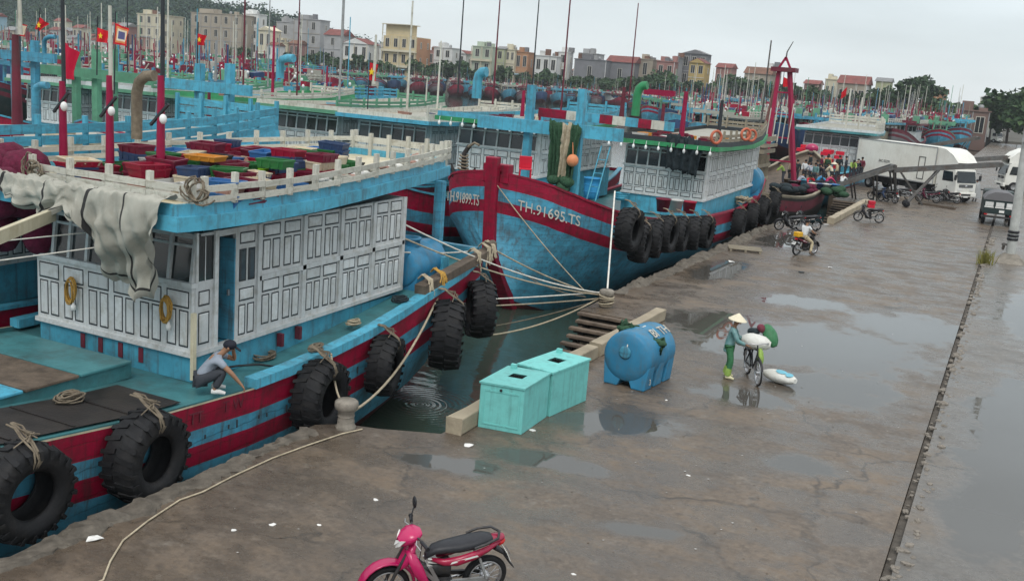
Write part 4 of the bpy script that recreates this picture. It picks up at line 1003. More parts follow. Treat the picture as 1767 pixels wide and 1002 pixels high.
# ------------------------------------------------------------------ other rafted boats
def gallows(t, y, x0, x1, zbase, zbar, ztop, barx, mat, stripe=None, name='gallows', r=.17):
    for x in (x0, x1):
        g = G(); g.beam((x, y, zbase), (x, y, ztop), r*1.7, r*1.7); ob('gallows_post', g, mat, t)
    g = G(); g.beam((barx[0], y-.25, zbar), (barx[1], y-.25, zbar), .22, .5); ob('gallows_beam', g, mat, t)
def rowboat(name_label, xc, yb, L_, cfg, seed=1, hb=None):
    rr = random.Random(seed)
    t = thing('fishing_boat', name_label, 'fishing boat', (xc, yb+L_/2, -1.6), group='wooden fishing boats in the harbour')
    B = cfg.get('beam', 3.2); f = L_/29.
    HB = hb or [(yb,.25),(yb+.7,1.5),(yb+1.8,2.35),(yb+3.5,B*.88),(yb+6,B*.97),(yb+9,B),(yb+22*f,B),(yb+26*f,B*.93),(yb+L_,B*.75)]
    SH = [(yb,3.75),(yb+1.5,3.3),(yb+4,2.55),(yb+7,2.0),(yb+11,1.55),(yb+15*f,1.25),(yb+20*f,1.15),(yb+25*f,1.5),(yb+L_,2.1)]
    SH = cfg.get('sh', SH)
    if cfg.get('low'): SH = [(y, min(z, 1.35)) for y, z in SH]
    KE = [(yb,.8),(yb+1.2,-.6),(yb+2.6,-2.0),(yb+5,-2.8),(yb+23*f,-2.8),(yb+L_,-.8)]
    ys = [yb,yb+.12,yb+.25,yb+.45,yb+.65,yb+.95,yb+1.3,yb+1.8,yb+2.6,yb+3.5,yb+5,yb+7,yb+9,yb+12,yb+15*f,yb+18*f,yb+20*f,yb+22*f,yb+25*f,yb+27*f,yb+L_]
    zd = hull(t, ys, xc, HB, SH, KE, cfg.get('bands', [(.75,1),(1.2,2),(1.6,1),(4.2,2)]), ['white paint', cfg.get('c1','red paint'), cfg.get('c2','hull blue'), 'antifoul'], bul=[(yb,.9),(yb+6,.7),(yb+12,.35),(yb+L_,.2)], cap=cfg.get('cap','sky blue paint'))
    h0, h1 = yb+cfg.get('h0',15)*f, yb+cfg.get('h1',24.5)*f; hx = cfg.get('hx', xc); hw = cfg.get('hw', 2.1)
    zb = cfg.get('zb', 1.95); zs = cfg.get('zs', 3.15); zt = cfg.get('zt', 4.15)
    nb = cfg.get('nbays', 6)
    wheelhouse(t, hx-hw, hx+hw, h0, h1, 1.0, zb, zs, zt, cfg.get('fr', 6), [h0+.5+(h1-h0-.6)*i/nb for i in range(nb+1)], slope=.02, wmat=cfg.get('wmat','panel white'), rows=cfg.get('rows',(1,2)), base=cfg.get('base','sky blue paint'))
    e0, e1 = h0-1.0, h1+2.6; ew = hw+cfg.get('over', .75)
    nearp = [(hx+ew, e0, zt+.12), (hx+ew, e0+2.5, zt+.06), (hx+ew, lerp(e0,e1,.5), zt+.08), (hx+ew-.3, lerp(e0,e1,.75), zt+.2), (hx+ew-.9, e1, zt+.42)]
    farp = [(2*hx-x, y, z) for x, y, z in nearp[::-1]]
    dk = roof(t, nearp+farp, .2, cfg.get('eave','green paint'), cfg.get('eave2','white paint'), top='canvas' if cfg.get('eave') != 'x' else 'cream wood', hf2=.22)
    rl = cfg.get('rail'); bd = cfg.get('boards', ((.06,.2),(.26,.40)))
    if rl:
        n2 = len(nearp); ps = [p+Vector((0,0,.16)) for p in dk]
        rail(t, ps[:n2], 1.15, bd[-1][1]+.2, bd, rl, rl, .1, rr=rr)
        rail(t, [ps[n2-1], ps[n2]], 1.1, bd[-1][1]+.2, bd, rl, rl, .1, rr=rr)
    for (dx, dy, zt_, r, mat) in cfg.get('masts', []):
        mast(t, (hx+dx, h0+dy, zt+.2), (hx+dx, h0+dy, zt_), r, mat, 'mast' if r > .06 else 'antenna')
    return t, zt+.42, (hx, h0, h1, hw), zd
HBB = [(31.7,.25),(31.9,1.1),(32.25,1.95),(32.9,2.5),(34.3,3.05),(36.7,3.6),(39,3.9),(54,3.9),(58,3.6),(61.3,3.0)]
tB, zrB, (hxB, h0B, h1B, hwB), zdB = rowboat('blue boat with red bow lettered on both sides, moored along the quay by the bollard', -16.3, 31.7, 29.6, dict(beam=3.9, bands=[(.52,1),(.98,2),(1.4,1),(4.2,2)], sh=[(31.7,3.65),(32.6,3.2),(33.6,2.85),(35,2.45),(37,2.05),(39.5,1.75),(43,1.45),(47,1.25),(52,1.15),(57,1.45),(61.3,2.1)], cap='red paint', hx=-15.05, hw=2.05, h0=15.0, h1=25.1, fr=7, rows=(1,2,1), rail='tan wood', zb=1.95, zs=3.2, zt=4.2, nbays=7, eave='green paint', eave2='outline dark',
    masts=[(-1.2,2.6,6.2,.12,'maroon'),(.0,2.2,6.9,.15,'mast red'),(1.1,5,6.6,.12,'outline dark')]), 3, HBB)
tA, zrA, (hxA, h0A, h1A, hwA), _ = rowboat('boat with green eaves and blue gallows lying behind the red bow', -23.3, 28.5, 29, dict(beam=3.0, hx=-22.0, h0=14.3, h1=24, fr=6, zb=2.5, zs=3.6, zt=4.6, eave='green paint', eave2='sky blue paint', rail='sky blue paint',
    masts=[(1.4,4,12,.05,'maroon'),(-1.2,5,6.3,.12,'mast red')]), 4)
tC, zrC, hC, _ = rowboat('boat with white railed roof and canvas hanging at its wheelhouse front', -29.2, 30.5, 29, dict(h0=14.3, beam=3.0, eave='sky blue paint', eave2='rail white', rail='rail white', masts=[(-1,3,10.5,.07,'rail white'),(1.2,2.5,8.5,.06,'rail white')]), 5)
tD, zrD, hD, _ = rowboat('boat with dark slanted window posts under pale green eaves', -35.6, 31, 29, dict(beam=3.0, eave='pale green paint', eave2='rail white', rail='pale green paint', masts=[(0,3,11,.07,'steel pale')]), 6)
tE, zrE, hE, _ = rowboat('boat with pale green roof rails behind the blue gallows', -42.0, 30, 29, dict(beam=3.0, eave='pale green paint', eave2='green paint', rail='rail white', masts=[(1,2,12,.06,'maroon')]), 7)
tF, zrF, hF, _ = rowboat('boat with white roof and green gallows at far left of its row', -48.4, 30.5, 29, dict(beam=3.0, eave='pale green paint', eave2='white paint', rail='pale green paint', masts=[(1,2,10,.07,'rail white')]), 8)
tG, zrG, hG, _ = rowboat('green railed boat in the second row near the left picture edge', -54.8, 30, 29, dict(beam=3.0, eave='pale green paint', eave2='white paint', rail='pale green paint'), 9)
# the boat rafted outside the near one: blue railed roof
tL, zrL, hL, zdL = rowboat('blue railed boat rafted just outside the near boat', -22.4, -3, 29.5, dict(beam=3.2, hx=-22.4, h0=15.5, h1=25, eave='sky blue paint', eave2='sky blue paint', rail='sky blue paint', over=1.0, zt=4.0, boards=((.0,.2),(.25,.46),(.51,.72)),
    masts=[]), 10)
# bow of the quay boat: stem post, lettering, anchor, chair, gear on the foredeck
g = G(); g.beam((-16.3, 31.55, 4.2), (-16.3, 31.75, .9), .46, .3, upv=(0,1,0)); g.beam((-16.3, 31.75, .9), (-16.3, 34.4, -2.3), .46, .34, upv=(0,1,0)); g.box(-16.75, -15.75, 31.7, 32.1, 3.3, 3.95); ob('stem_post', g, 'red paint', tB, bevel=.03)
def hull_hit(x, y, xc, HB):
    d = RM @ _ray(x, y); t = 20.
    while t < 80:
        if d[1]*t > HB[0][0] and abs(d[0]*t-xc) < interp(HB, d[1]*t): break
        t += .015
    return Vector((d[0]*t, d[1]*t, CAMZ+d[2]*t))
def flank_text(s_, t, pa, pb, xc, HB, hgt):
    """letters laid on the curved hull side between two picture columns"""
    o = text(s_, 1, 'letter paint', t, (0,0,0), (0,0,0), ext=.0); vs = [v.co.copy() for v in o.data.vertices]
    x0, x1 = min(v.x for v in vs), max(v.x for v in vs); y0, y1 = min(v.y for v in vs), max(v.y for v in vs); o.location = (0,0,0)
    for i, v in enumerate(vs):
        u = (v.x-x0)/(x1-x0); f = lambda q: hull_hit(lerp(pa[0], pb[0], q), lerp(pa[1], pb[1], q), xc, HB)
        p = f(u); d = f(min(1, u+.02))-f(max(0, u-.02)); n = Vector((d.y, -d.x, 0)).normalized()
        o.data.vertices[i].co = p+n*.045+Vector((0,0,hgt*((v.y-y0)/(y1-y0)-.5)))-ORG[t.name]
    md = o.modifiers.new('t', 'SOLIDIFY'); md.thickness = .015
flank_text('TH.91695.TS', tB, (894,353), (1000,382), -16.3, HBB, .36)
flank_text('TH.91899.TS', tB, (772,337), (828,346), -16.3, HBB, .38)
ac = thing('anchor', 'rusty brown anchor wrapped in old rope on the red bow', 'anchor', P(798, 308, Y=32.4))
o = ORG[ac.name]; g = G(); g.tube([o, o+Vector((-.05,.1,.9)), o+Vector((.1,.2,1.2))], .09, 8); ob('shank', g, 'dark wood', ac)
g = G(); g.tube([o+Vector((-.5,0,.5)), o+Vector((-.35,0,.05)), o+Vector((0,0,-.05)), o+Vector((.35,0,.05)), o+Vector((.5,0,.45))], [.03,.09,.12,.09,.03], 8); ob('fluke', g, 'dark wood', ac)
g = G(); 
for k in range(7): g.tube([o+Vector((.18*math.cos(a)*(1.2-.08*k), .18*math.sin(a), .1+.12*k+.03*math.sin(a*2))) for a in [i*.7 for i in range(10)]], .035, 5)
g.tube([o+Vector((.1,.1,1.15)), o+Vector((.35,.1,1.32)), o+Vector((.55,.1,1.25))], .05, 6); ob('lashing', g, 'rope dirty', ac)
def chair(p, label, mat):
    t = thing('plastic_chair', label, 'chair', p)
    o = Vector(p); g = G(); g.box(-.24, .24, -.22, .22, .42, .46); ob('seat', g, mat, t, local=True, bevel=.015)
    g = G(); g.box(-.24, .24, .2, .24, .46, .9); ob('backrest', g, mat, t, local=True, bevel=.015)
    for x in (-.21, .21):
        for y in (-.19, .2): g = G(); g.beam((x, y, 0), (x*.95, y*.95, .42), .05, .05); ob('leg', g, mat, t, local=True)
    t.rotation_euler.z = .5; return t
chair(P(905, 312, Y=34.2), 'red plastic chair on the foredeck behind the red stem post', 'red plastic')
gallows(tB, 38.0, -18.1, -15.85, 1.4, 5.05, 6.7, (-20.3, -13.9), 'sky blue paint')
g0 = [('red paint',-18.0,-16.9),('rail white',-16.9,-16.5),('sky blue paint',-16.5,-15.6),('red paint',-15.6,-15.1),('rail white',-15.1,-14.6),('sky blue paint',-14.6,-14.1),('red paint',-14.1,-13.6),('rail white',-13.6,-13.1),('sky blue paint',-13.1,-12.7)]
for mm, a, b in g0:
    g = G(); g.beam((a+.003, 38.6+(a+18)*.35, 5.62-(a+18)*.03), (b-.003, 38.6+(b+18)*.35, 5.62-(b+18)*.03), .12, .36); ob('striped_beam', g, mm, tB)
def netdrape(name, label, top_a, top_b, length, mat, mat2=None, seed=3, waves=7, amp=.09, taper=.5):
    rr = random.Random(seed); g = G(); n, k = 26, 12; a = Vector(top_a); b = Vector(top_b); d = (b-a); nrm = Vector((d.y, -d.x, 0)).normalized(); rows = []
    for j in range(k+1):
        v = j/k; row = []
        for i in range(n+1):
            u = i/n; uu = .5+(u-.5)*(1-taper*v*(1-.4*v))
            row.append(a+d*uu+nrm*(amp*(1+v)*math.sin(u*waves*6.28+v*2)+.04*rr.gauss(0,1))+Vector((0,0,-length*v+(.12 if j == 0 else 0)+.05*rr.gauss(0,1))))
        rows.append(row)
    g.grid(rows, mf=(lambda i, j: 1 if (mat2 and 9 < j < 19) else 0)); o = solo(name, g, [mat, mat2 or mat], label, 'net'); md = o.modifiers.new('thick', 'SOLIDIFY'); md.thickness = .04; return o
netdrape('fishing_net', 'green and cream fishing net hung over the blue gallows beam', P(948, 212, Y=37.5), P(1003, 222, Y=37.5), 2.2, 'net green', 'rope')
g = G(); rr = random.Random(4)
c = P(968, 318, Y=37.6)
for k in range(16): g.ell(c+Vector((rr.gauss(0,.22), rr.gauss(0,.2), rr.uniform(-.35,.25))), (.28,.26,.2), 8, 5)
solo('net_heap', g, 'net green', 'dark green net heap below the hanging net on the foredeck', 'net')
g = G(); c = P(988, 277, Y=37.3); g.ell(c, (.24,.24,.25), 16, 10); g.tube([c+Vector((0,0,.22)), c+Vector((-.1,.1,.7))], .02, 5); solo('float_buoy', g, 'orange buoy', 'round orange float hanging beside the green net', 'buoy')
def open_barrel(p, r, h, mat, label, inside=None):
    t = thing('barrel', label, 'barrel', p); g = G(); g.lathe([(.01,0),(r*.85,0),(r*.92,h*.3),(r*.97,h*.66),(r,h),(r*1.06,h),(r*1.06,h*.95),(r*.93,h*.95),(r*.9,h*.5),(.01,h*.5)], 24, 0); ob('body', g, mat, t, local=True)
    for q in (.33, .66): g = G(); g.lathe([(r*.96,h*q-.03),(r*1.03,h*q),(r*.98,h*q+.03)], 24); ob('hoop', g, mat, t, local=True)
    return t
open_barrel(P(1020, 342, z=1.5), .42, 1.0, 'bright blue', 'bright blue open-topped barrel on the foredeck beside the net')
open_barrel(P(1028, 296, z=1.9)+Vector((0,0,0)), .55, 1.35, 'hull blue', 'tall dark blue barrel behind the bright blue one')
open_barrel(P(1072, 345, z=1.5), .38, .35, 'sky blue paint', 'low blue tub right of the bright blue barrel')
g = G(); a = P(1012, 345, z=1.5); b = P(1038, 252, Y=a.y+1.2)
for dx in (0, .45): g.tube([a+Vector((dx,0,0)), b+Vector((dx,0,0))], .035, 6)
for q in (.25, .5, .75): g.tube([a.lerp(b, q), a.lerp(b, q)+Vector((.45,0,0))], .025, 5)
solo('ladder', g, 'sky blue paint', 'thin blue ladder leaning by the bright blue barrel', 'ladder')
hz_tank('water_tank', 'big round blue tank at the stern of the red-bowed boat', Vector((-13.4, 57.6, 1.35)), .12, 2.0, .78)
for i, (x, y, mm, lab) in enumerate(((1143,365,'crate maroon','maroon tub left of the pink basket under the wheelhouse front'),(1165,366,'crate grey white','stacked white and maroon trays between tub and pink basket'),(1188,368,'crate red','pink-red basket beside the wheelhouse corner on deck'))):
    p = P(x, y, X=-12.9); g = G(); g.lathe([(.01,0),(.24,0),(.31,.55),(.33,.55),(.33,.5),(.29,.5),(.22,.06),(.01,.06)], 16, 0, Matrix.Translation(p)); solo('basket', g, mm, lab, 'basket')
def ringbuoy(p, R_, r, mat, label, rot):
    g = G(); g.tube([Vector(p)+rot @ Vector((R_*math.cos(a), 0, R_*math.sin(a))) for a in [i*math.pi/9 for i in range(19)]], r, 8, cap=False); return solo('life_ring', g, mat, label, 'life ring', group='orange life rings on the wheelhouse roof')
for x, y, lab in ((1236,237,'orange life ring hanging at the roof corner above the dark canvas'),(1287,232,'left orange life ring of the pair at the roof stern'),(1297,234,'right orange life ring of the pair at the roof stern')):
    ringbuoy(P(x, y, X=-12.15), .27, .065, 'orange ring', lab, Matrix.Rotation(.9, 3, 'Z'))
g = G(); rr = random.Random(8); a = P(1165, 240, Y=46.2); b = P(1212, 300, Y=46.2)
netdrape('canvas_sheet', 'dark blue canvas hanging at the wheelhouse corner below the life ring', P(1150, 232, Y=46.1), P(1215, 250, Y=46.1), 1.5, 'net dark', None, 5, 4, .06, .35)
for x, y, z, lab in ((1185,352,1.0,'pile of white and yellow rope on the blue stern locker'),):
    g = G(); p = P(1282, 348, X=-12.7); rr = random.Random(9)
    for k in range(14): 
        c = p+Vector((rr.gauss(0,.3), rr.gauss(0,.4), rr.uniform(0,.3))); g.tube([c+Vector((.22*math.cos(q), .25*math.sin(q), .04*math.sin(3*q))) for q in [i*.8 for i in range(9)]], .045, 5)
    solo('rope_pile', g, 'rope', lab, 'rope')
# crates on the other roofs
crate_field([[(hxB-1.5+.0*k, h0B+.3+.75*k) for k in range(9)][::1], [(hxB-.4, h0B+.2+.75*k) for k in range(9)], [(hxB+.7, h0B+.5+.75*k) for k in range(10)]][::-1], lambda x, y: zrB-.15, 'striped beam roof', ['maroon','red','grey white','maroon','black','brown pink','orange'], 31, 2, .2)
crate_field([[(hxA+1.0, h0A+.6+.8*k) for k in range(8)], [(hxA-.3, h0A+.6+.8*k) for k in range(8)]], lambda x, y: zrA-.15, 'roof behind the blue gallows', ['red','maroon','grey white','black','cream'], 32, 2, .35)
crate_field([[(hL[0]+1.6, 15.2+.8*k) for k in range(9)], [(hL[0]+.4, 15.2+.8*k) for k in range(8)]], lambda x, y: zrL-.2, 'blue-railed roof', ['cream','maroon','cream','grey white','maroon','red'], 33, 5, .25)
for nm, hh, zr, sd in (('white-railed second-row roof', hC, zrC, 41), ('roof with slanted window posts', hD, zrD, 42), ('roof above the blue gallows beam', hE, zrE, 43), ('roof with green gallows', hF, zrF, 44)):
    crate_field([[(hh[0]+.8, hh[1]+.5+1.0*k) for k in range(7)], [(hh[0]-.8, hh[1]+.5+1.0*k) for k in range(6)]], lambda x, y, z=zr: z-.1, nm, ['red','maroon','grey white','cream','pale blue','brown pink','navy'], sd, 1, .45, .2)
for k in range(9):
    for (tt, hh_, zz, sgn) in ((tA, (hxA, h0A), zrA, 1), (tB, (hxB, h0B), zrB, 1)):
        p_ = Vector((hh_[0]-2.5+.62*k, hh_[1]-1.15, zz-.42)); g = G(); g.ell(p_, (.07,.07,.11), 8, 6); g.tube([p_+Vector((0,0,.08)), p_+Vector((0,.05,.3))], .015, 4); ob('bulb', g, 'lamp white', tt)
# gallows of the left boats, vent pipes
gallows(tE, 33.5, 0,0,0,0,0,(0,0),'sky blue paint') if 0 else None
def gal_px(t, Y, xs, xbar, ybar, ytop, mat, zb=1.6):
    zbar = P(sum(xbar)/2, ybar, Y=Y).z
    for x in xs:
        q = P(x, ytop, Y=Y); g = G(); g.beam((q.x, Y, zb), (q.x, Y, q.z), .31, .28); ob('gallows_post', g, mat, t)
    g = G(); g.beam((P(xbar[0], ybar, Y=Y).x, Y-.32, zbar), (P(xbar[1], ybar, Y=Y).x, Y-.28, zbar), .16, .42); ob('gallows_beam', g, mat, t)
gal_px(tC, 32.5, (345, 397), (283, 442), 150, 110, 'sky blue paint')
gal_px(tE, 35.0, (131, 167), (80, 262), 128, 90, 'pale green paint')
gal_px(tG, 33.0, (25, 60), (-60, 105), 95, 70, 'hull blue')
gal_px(tD, 38.0, (165, 196), (110, 270), 133, 85, 'pale green paint')
def bentpipe(t, x, ya, yb, Y, r, mat, dx=.9, dz=.5, name='vent_pipe'):
    a = P(x, ya, Y=Y); b = P(x, yb, Y=Y); b.x = a.x
    g = G(); g.tube([a, b, b+Vector((dx*.15,0,dz*.6)), b+Vector((dx*.5,0,dz*.95)), b+Vector((dx,0,dz))], r, 12); ob(name, g, mat, t)
bentpipe(tL, 236, 240, 160, 17.5, .125, 'rope dirty', .55, .42)
bentpipe(tA, 822, 170, 140, 47.5, .26, 'sky blue paint', .5, .5); bentpipe(tB, 1096, 200, 163, 51, .22, 'green paint', .5, .5)
bentpipe(tE, 77, 112, 72, 40, .12, 'hull blue', .9, .3); bentpipe(tL, 62, 215, 158, 20, .1, 'hull blue', .5, .2); bentpipe(tC, 483, 135, 108, 50, .25, 'sky blue paint', 1.0, .3)
# slender masts seen against sky and houses
for (t, x, yb_, yt_, Y, r, mat) in ((tL,30,215,60,15.5,.12,'maroon'),(tL,35,60,-60,15.5,.05,'rail white'),(tD,462,150,-40,46,.045,'steel pale'),(tC,360,225,140,36,.1,'maroon'),(tC,372,140,70,36,.07,'steel pale'),(tE,220,130,-30,48,.05,'outline dark'),
    (tA,790,160,-40,49,.05,'outline dark'),(tA,704,165,105,46,.06,'rail white'),(tC,590,110,-30,55,.05,'steel pale'),(tC,645,145,60,47,.1,'rail white'),(tB,1085,175,5,58,.05,'maroon'),(tB,1072,205,150,48,.14,'maroon'),
    (tA,850,180,-10,52,.06,'maroon'),(tA,918,155,-40,56,.05,'outline dark'),(tE,108,135,-30,46,.05,'outline dark'),(tC,512,165,-40,48,.05,'maroon'),(tC,470,170,45,50,.1,'mast red'),(tA,735,175,135,48,.05,'rail white')):
    a = P(x, yb_, Y=Y); b = P(x, yt_, Y=Y); mast(t, a, (a.x, a.y, b.z), r, mat, 'mast' if r > .06 else 'antenna', r*.6)
g = G(); a = P(1112, 158, Y=54); g.box(a.x, P(1165,165,Y=54).x, 53.9, 54.1, a.z-.15, a.z+.15); ob('mast_crosstree', g, 'mast red', tB)
# ------------------------------------------------------------------ flags
def flag(label, px_list, Y, mat, star=None, frame=None, wave=.08):
    """a cloth spread over four picture corners at one distance: tl, tr, br, bl"""
    c = [P(x, y, Y=Y) for x, y in px_list]; g = G(); n = 10; rows = []
    for i in range(n+1):
        v = i/n; rows.append([c[0].lerp(c[1], j/n).lerp(c[3].lerp(c[2], j/n), v)+Vector((0, wave*math.sin(j*.9+v*3)*(j/n), 0)) for j in range(n+1)])
    def mf(i, j):
        if not frame: return 0
        d = min(i, j, n-1-i, n-1-j); return min(d, 4)
    g.grid(rows, mf=mf); t = thing('flag', label, 'flag', c[3]); ob('cloth', g, mat, t, recalc=False)
    if star:
        ctr = sum(c, Vector())/4+Vector((0,-.06-wave,0)); R_ = (c[0]-c[3]).length*.24
        pts = [ctr+Vector((math.sin(k*math.pi/5)*(R_ if k % 2 == 0 else R_*.4), 0, math.cos(k*math.pi/5)*(R_ if k % 2 == 0 else R_*.4))) for k in range(10)]
        g = G(); g.add([p+Vector((0,-.01,0)) for p in pts]+[p+Vector((0,.01,0)) for p in pts], [tuple(range(10)), tuple(range(19, 9, -1))]); ob('star', g, 'flag yellow', t, recalc=False)
    for q in (0,):
        g = G(); g.tube([c[3]+Vector((0,.02,-(c[0]-c[3]).length*2.4)), c[0]+Vector((0,.02,.5))], .03, 6); ob('staff', g, 'outline dark', t)
    return t
flag('plain crimson flag hanging on the left red mast of the near boat', [(107,70),(136,92),(131,138),(108,136)], 17.0, 'flag crimson')
flag('red flag with yellow star above the middle of the left boats', [(168,48),(190,55),(187,75),(166,72)], 34, 'flag red', True)
flag('red star flag on its staff high at far left', [(69,30),(84,42),(70,54),(60,50)], 40, 'flag red', True)
flag('square orange and cream festival flag with dark blue centre', [(199,40),(222,50),(220,80),(196,76)], 34, ['flag red','flag orange','flag cream','flag blue','flag blue'], frame=True)
flag('faded pink bordered flag on the leftmost mast', [(34,40),(46,44),(45,64),(33,62)], 30, ['flag red','flag cream','flag cream','flag cream','flag cream'], frame=True)
flag('red star flag above the blue gallows', [(341,58),(356,62),(354,79),(340,78)], 36, 'flag red', True)
flag('red star flag on the white-railed boat roof', [(638,108),(652,112),(649,140),(636,138)], 47, 'flag red', True)
flag('small red pennant streaming left of the derrick', [(1352,133),(1361,137),(1359,150),(1351,150)], 88, 'flag red')
flag('red flag on the mast before the hall with white end wall', [(1452,160),(1462,150),(1460,165),(1450,172)], 110, 'flag red')

# ------------------------------------------------------------------ boats farther off
def fleet_proto(L_, B, seed):
    rr = random.Random(seed); t = thing('fishing_boat', 'x', 'fishing boat', (0,0,-1.6)); 
    ORG[t.name] = Vector((0,0,-1.6))
    hbv = [(0,.2),(.8,1.3),(2,2),(4.5,B*.93),(8,B),(L_*.8,B),(L_,B*.72)]
    hull(t, [0,.8,2,4.5,8,L_*.5,L_*.65,L_*.8,L_], 0, hbv, [(0,3.4),(2,2.9),(6,1.8),(L_*.5,1.2),(L_*.8,1.4),(L_,2.0)], [(0,.5),(1.5,-1.2),(4,-2.4),(L_*.8,-2.4),(L_,-.8)], [(.5,1),(.8,2),(1.2,1),(3,2)], ['white paint','red paint','hull blue','antifoul'], bul=.4)
    h0, h1, w = L_*.5, L_*.82, B*.66
    g = G(); g.box(-w, w, h0, h1, 1.0, 4.0)
    for s in (-1, 1): 
        for k in range(6): g.box(s*w-.03, s*w+.03, lerp(h0,h1,k/5.)-.05, lerp(h0,h1,k/5.)+.05, 1.1, 4.0)
    ob('cabin', g, 'white paint', t)
    n = 6
    for k in range(n):
        a, b = -w+2*w*k/n+.06, -w+2*w*(k+1)/n-.06; g = G(); g.box(a, b, h0-.04, h0+.02, 2.95, 3.75); ob('window_pane', g, 'glass dark', t)
    for k in range(3):
        a = lerp(h0, h1, k/3.)+.3; g = G(); g.box(w+.01, w+.05, a, a+1.6, 2.9, 3.7); ob('window_pane', g, 'glass dark', t)
    g = G(); g.box(-w-.7, w+.7, h0-1, h1+2, 4.002, 4.3); ob('roof', g, 'sky blue paint', t)
    g = G()
    for k in range(9):
        y = lerp(h0-.8, h1+1.8, k/8)
        for s in (-1, 1): g.box(s*(w+.55)-.06, s*(w+.55)+.06, y-.06, y+.06, 4.3, 5.0)
    for s in (-1, 1):
        for z in (4.5, 4.8): g.box(s*(w+.62)-.03, s*(w+.62)+.03, h0-.9, h1+1.9, z, z+.14)
    for z in (4.5, 4.8): g.box(-w-.6, w+.6, h1+1.8, h1+1.86, z, z+.14)
    ob('roof_rail', g, 'rail white', t)['kind'] = 'stuff'
    g = G()
    for k in range(34):
        hh = rr.choice([.25,.4,.55,.8,1.2]); c = (rr.uniform(-w,w), rr.uniform(h0-.5,h1+1.5), 4.31+hh/2); g.cb(c, (rr.uniform(.4,1.1), rr.uniform(.4,1.4), hh), rr.randrange(6), rr.uniform(-.5,.5), rr.uniform(-.15,.15))
    for k in range(8): a_ = Vector((rr.uniform(-w,w), rr.uniform(h0-1,h1), 4.4)); g.beam(a_, a_+Vector((rr.uniform(-1.5,1.5), rr.uniform(-3,3), rr.uniform(.2,1.4))), .08, .08, rr.choice([1,3,5]))
    for k in range(14): c = (rr.uniform(-B*.8,B*.8), rr.uniform(4,h0-1), rr.uniform(1.6,2.3)); g.cb(c, (rr.uniform(.3,1), rr.uniform(.3,1.2), rr.uniform(.3,1)), rr.randrange(6), rr.uniform(-.5,.5))
    ob('deck_gear', g, ['crate maroon','canvas','crate navy','rail white','crate red','pale green paint'], t)['kind'] = 'stuff'
    g = G()
    for k in range(9): g.ell((rr.uniform(-w-.6,w+.6), rr.choice([h0-1.1, rr.uniform(h0,h1)]), rr.uniform(4.0,5.6)), (.13,.13,.18), 6, 4)
    ob('bulbs', g, 'lamp white', t)['kind'] = 'stuff'
    for k in range(5):
        x, y = rr.uniform(-w,w), rr.uniform(3,L_-1); mast(t, (x, y, 1.2), (x+rr.uniform(-.3,.3), y+rr.uniform(-.5,.5), rr.uniform(5.5,8.5)), rr.choice([.035,.05,.07]), rr.choice(['rail white','mast red','hull blue','steel pale','maroon','tan wood']), 'pole', n=6)
    for k, (x, y, h, r) in enumerate(((rr.uniform(-1,1), h0+.5, rr.uniform(6.5,8), .11), (rr.uniform(-1,1), h0+3, rr.uniform(9,12), .06), (rr.uniform(-1.3,1.3), h0-6, rr.uniform(6,8), .1), (rr.uniform(-1.3,1.3), L_*.9, rr.uniform(7.5,10), .05))):
        mast(t, (x, y, 1.2), (x, y, h), r, ['mast red','rail white','hull blue','steel pale'][k], 'mast')
    y = h0-6.5; g = G()
    for s in (-1, 1): g.beam((s*1.2, y, 1.2), (s*1.1, y, 5.3), .25, .25)
    g.beam((-2.6, y-.2, 4.6), (2.6, y-.2, 4.6), .2, .4); ob('gallows', g, 'sky blue paint', t)
    return t
protos = [fleet_proto(24, 2.9, 1), fleet_proto(22, 2.7, 2), fleet_proto(26, 3.0, 3)]; pused = [0,0,0]
RC = [('dark blue hulled', {'red paint':'crate navy','hull blue':'crate navy','white paint':'tan wood','sky blue paint':'hull blue'}, 'brown cabin'), ('slate hulled', {'hull blue':'truck green','red paint':'maroon','sky blue paint':'hull blue'}, 'white cabin'), ('blue hulled', {'red paint':'maroon'}, 'white cabin'), ('maroon hulled', {'hull blue':'maroon','sky blue paint':'maroon'}, 'white cabin'), ('blue hulled', {'sky blue paint':'pale green paint','rail white':'pale green paint'}, 'green roof'),
      ('dark blue hulled', {'red paint':'crate navy','hull blue':'crate navy','white paint':'tan wood'}, 'tan cabin'), ('blue hulled', {'rail white':'sky blue paint','red paint':'hull blue'}, 'blue rails'), ('blue hulled', {'sky blue paint':'canvas','red paint':'hull blue'}, 'grey roof'),
      ('dark hulled', {'hull blue':'wall dark grey','red paint':'maroon','sky blue paint':'maroon'}, 'maroon roof')]
def place_fleet(lst, where, seed, group):
    rr = random.Random(seed); n = 0
    lst = sorted(lst, key=lambda a: px((a[0], a[1], 0))[0])
    for (x, y, rz, s) in lst:
        n += 1; k = rr.randrange(3); nm, rec, ex = rr.choice(RC); lab = f'{nm} boat, {ex}, {nth(n)} from left {where}'
        if not pused[k] and not rec: o = protos[k]; pused[k] = 1; o.location = (x, y, -1.6); o.rotation_euler = (0, 0, rz); o['label'] = lab; o['group'] = group
        else: o = dup(protos[k], (x, y, -1.6), rz, lab, group, rec)
        o.scale = (s, s, s)
def infr(x, y, a=-120, b=1900, z=2): 
    q = px((x, y, z)); return a < q[0] < b
place_fleet([(x, 61+((i*7) % 3)*.8, 0, 1.0) for i, x in enumerate(np.arange(-31.5, -92, -5.9)) if infr(x, 78, -80, 640)], 'in third row', 1, 'boats moored in the third row')
place_fleet([(x, 86+((i*5) % 4)*.8, 0, 1.05) for i, x in enumerate(np.arange(-52, -125, -6.0)) if infr(x, 105, -60, 560)], 'in fourth row', 2, 'boats moored in the fourth row')
